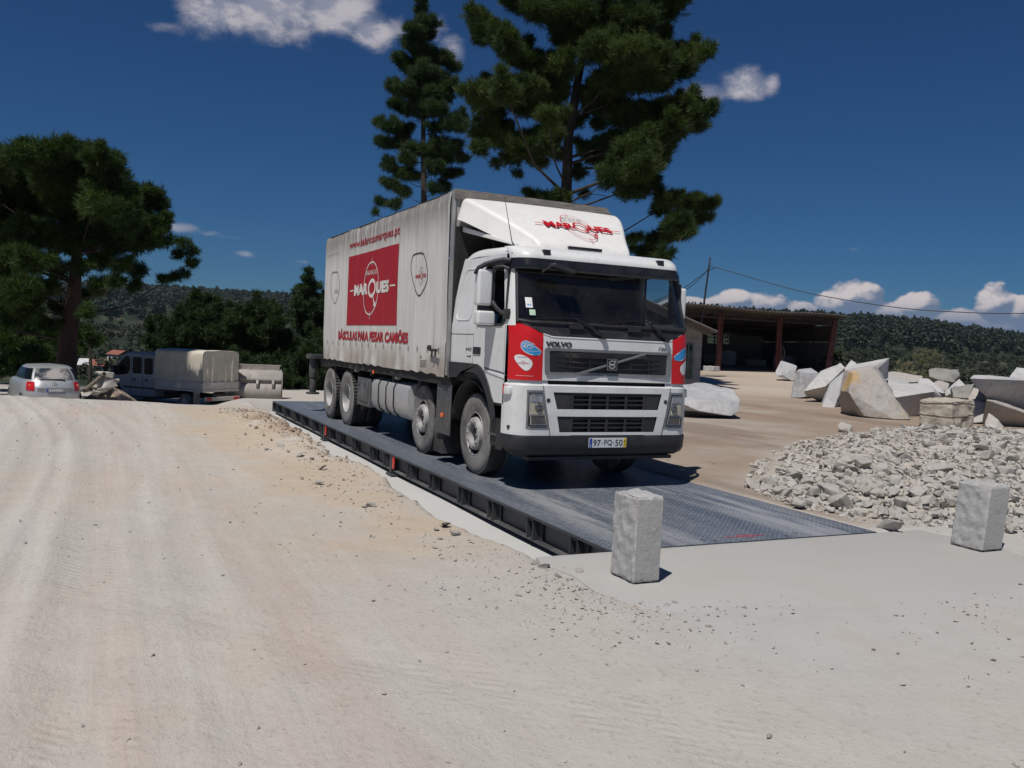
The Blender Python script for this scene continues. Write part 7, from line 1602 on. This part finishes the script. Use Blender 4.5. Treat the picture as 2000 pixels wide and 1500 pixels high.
# flowering bush beyond the blocks
D = 40; g = ground_pt(1790, D)
make_tree('flowering_bush', 'pale flowering bush growing behind the pile of blocks', 'bush', tuple(g), [g - np.array([0, 0, .2]), g + np.array([0, 0, .8]), at(1795, 700, D)], [.05, .035, .012],
          img_clumps([(1775, 715, 14), (1800, 710, 16), (1822, 705, 14), (1795, 695, 11), (1812, 690, 9), (1830, 695, 8), (1780, 735, 16), (1815, 730, 16), (1760, 730, 12), (1750, 740, 12), (1800, 745, 18)], D, .35), L_dry, M_bark, 260, 6, .16, .022, None, .02, 1.2)

# ------------------------------------------------------------------ wooded hills: one mass of small trees
def blob_template(kind, seed, m):
    r = np.random.default_rng(seed); v = r.normal(0, 1, (m, 3)); v /= np.linalg.norm(v, axis=1)[:, None]; rad = r.uniform(.55, 1, (m, 1))
    p = v * rad
    if kind == 'pine': p[:, :2] *= (.62 - .30 * p[:, 2:3]); p[:, 2] = p[:, 2] * 1.0 + 1.1
    elif kind == 'scrub': p[:, 2] = p[:, 2] * .55 + .45
    else: p[:, :2] *= .85; p[:, 2] = p[:, 2] * .75 + 1.0
    n = v + r.normal(0, .5, (m, 3)); n /= np.linalg.norm(n, axis=1)[:, None]; a = np.cross(n, r.normal(0, 1, (m, 3))); a /= np.linalg.norm(a, axis=1)[:, None]; b = np.cross(n, a); s = .21
    return np.stack([p + a * s, p - a * s * .5 + b * s * .86, p - a * s * .5 - b * s * .86], 1)
def forest(name, label, spots, leaf):
    """spots: x, y, height, kind"""
    temps = {k: [blob_template(k, 10 * i + j, mm) for i in range(4)] for j, (k, mm) in enumerate((('pine', 110), ('round', 110), ('scrub', 60)))}
    V, tone = [], []; S_ = np.array([(s[0], s[1]) for s in spots]); hz = terrain(S_[:, 0], S_[:, 1], False)
    for i, (x, y, h, k) in enumerate(spots):
        tm = temps[k][i % 4]; a = random.uniform(0, 6.28); c, s = math.cos(a), math.sin(a); q = tm.reshape(-1, 3); sc = h / 2.0
        p = np.stack([(q[:, 0] * c - q[:, 1] * s) * sc + x, (q[:, 0] * s + q[:, 1] * c) * sc + y, q[:, 2] * sc + hz[i] - .05 * h], 1); V.append(p); tone.append(np.full(len(tm), random.uniform(.1, .8)))
    V = np.concatenate(V); F_ = np.arange(len(V), dtype=np.int32).reshape(-1, 3)
    me = fast_mesh(name, V, F_, leaf, attrs={'tone': ('FACE', 'FLOAT', np.concatenate(tone))}); return tag(link_mesh(name, me), label, name.replace('_', ' '), kind='stuff')
L_far = m_leaf('hill_foliage', (.020, .031, .018), (.031, .043, .023), .1)
L_scr = m_leaf('hill_scrub', (.022, .034, .016), (.055, .062, .032), .1)
sp = []
def scatter(n, q0, q1, b0, b1, hmin, hmax, kinds, dens_noise=True, pw=.5):
    k = 0; tries = 0
    while k < n and tries < n * 6:
        tries += 1; b = b0 + (b1 - b0) * random.random() ** pw; q = random.uniform(q0, q1); x, y = ab(q * b, b)
        if dens_noise and fbm(np.array([x]), np.array([y]), 1 / 60., 3, 81)[0] < random.uniform(-.5, .25): continue
        sp.append((x, y, random.uniform(hmin, hmax), random.choice(kinds))); k += 1
scatter(1500, .18, .66, 480, 960, 7, 13, ('pine', 'round', 'pine')); scatter(520, .18, .66, 850, 915, 8, 14, ('pine', 'pine', 'round'), False)
scatter(1500, -.62, -.16, 600, 1300, 9, 15, ('pine', 'round', 'pine')); scatter(520, -.62, -.15, 1180, 1265, 9, 16, ('pine', 'round'), False)
forest('hill_woods', 'dark woods covering the distant hills', sp, L_far)
sp = []
scatter(1500, .18, .66, 110, 520, 2.0, 5.0, ('scrub', 'round', 'scrub'), True, .6); scatter(1100, -.62, -.16, 75, 600, 2.5, 6, ('scrub', 'round', 'round'), True, .6)
scatter(420, .36, .66, 52, 150, 1.2, 2.6, ('scrub', 'scrub', 'round'), True, .7)
forest('hillside_scrub', 'bushes and scrub on the nearer slopes', sp, L_scr)
# ------------------------------------------------------------------ houses in the valley
M_tile = mat('red_tiles', (.24, .085, .06), .8, 0, .2, 3); M_wallw = mat('house_wall', (.50, .47, .43), .8, 0, .1, 2); M_zinc = mat('pale_roof_sheet', (.62, .62, .62), .5, .2, .1, 2)
def house(a, b, w, d, h, rz, label, zinc=False):
    x, y = ab(a, b); e = empty('house', (x, y, Hz(x, y)), math.atan2(FH[1], FH[0]) + rz); tag(e, label, 'house', 'houses in the valley')
    q = MB(); q.bx(-d / 2, d / 2, -w / 2, w / 2, -1, h); wl = q.build('wall', [M_wallw], e)
    q = MB(); q.prism([(-d / 2 - .4, -w / 2 - .4, h), (0, -w / 2 - .4, h + d * .28), (d / 2 + .4, -w / 2 - .4, h)], (0, (w + .8) * (.55 if zinc else 1), 0)); q.build('roof', [M_tile], e)
    if zinc: q = MB(); q.prism([(-d / 2 - .4, w * .06, h + .1), (0, w * .06, h + d * .30), (d / 2 + .4, w * .06, h + .1)], (0, w * .5, 0)); q.build('roof', [M_zinc], e)
    for k in (-.28, .25): q = MB(); q.bx(-d / 2 - .04, -d / 2, k * w - .5, k * w + .5, h * .35, h * .75); q.build('window', [M_cglass2], wl)
house(-.480 * 240, 240, 6.0, 6, 2.6, .3, 'low house with a red roof and a pale sheet roof beyond the silver car', True)
house(-.450 * 285, 285, 5.0, 5, 3.4, -.4, 'red-tiled house above the nose of the pickup')
# stones by the car
for u, v, d_, s, lab in ((14, 778, 26.5, .8, 'rounded boulder at the left edge beside the car'), (0, 765, 28, .9, 'dark boulder at the left edge behind the rounded one')):
    p = at(u, v, d_); place_rock('boulder', rock_mesh('boulder', 500 + u, 16, .8), float(p[0]), float(p[1]), (s, s * .8, s * .6), .15, None, lab, 'boulder')
for i, (u, v, d_, s) in enumerate(((205, 735, 31, .9), (192, 748, 30.5, .9), (212, 752, 30, .8), (180, 757, 30, .7), (200, 762, 29.6, .6), (170, 765, 29.6, .5), (188, 768, 29.2, .5), (222, 745, 31, .7))):
    p = at(u, v, d_); o = place_rock('heap_stone', ROCKS[(i * 3 + 1) % 16], float(p[0]), float(p[1]), (s, s * .8, s * .7), .1, None, 'rough block in the stone heap between the car and the pickup', 'stone', 'stone heap by the pickup'); o.location.z = float(p[2])
mbh = MB(); mbh.grid(lambda u, v: (lambda x, y: (x, y, Hz(x, y) + .85 * math.exp(-(((u - .5) / .23) ** 2 + ((v - .5) / .25) ** 2)) - .1))(*ab(-.465 * 30.5 - 2.2 + 4.4 * u, 29.2 + 3.4 * v)), 24, 24)
mh = mbh.build('earth_mound', [M_clod], smooth=80); tag(mh, 'heap of brown earth under the rough stones between the car and the pickup', 'mound')
mbh = MB(); p, q = at(165, 763, 29), at(204, 730, 30.4); mbh.tube([tuple(p), tuple(q)], .07, 8); o = mbh.build('timber_pole', [M_wood]); local(o, tuple(p)); tag(o, 'wooden pole leaning on the stone heap between the car and the pickup', 'pole')

# ------------------------------------------------------------------ air
hz_ = MB(); hz_.bx(-3500, 3500, -3500, 3500, -70, 160); ho = hz_.build('haze', [], None, smooth=0)
m = bpy.data.materials.new('summer_haze'); m.use_nodes = True; m.node_tree.nodes.clear(); t = NT(m.node_tree)
vo = t.node('ShaderNodeVolumePrincipled'); vo.inputs['Color'].default_value = (.55, .72, 1.0, 1); vo.inputs['Density'].default_value = 4.5e-5; vo.inputs['Anisotropy'].default_value = 0.0
t.l.new(vo.outputs[0], t.node('ShaderNodeOutputMaterial').inputs['Volume']); ho.data.materials.append(m); tag(ho, kind='stuff')
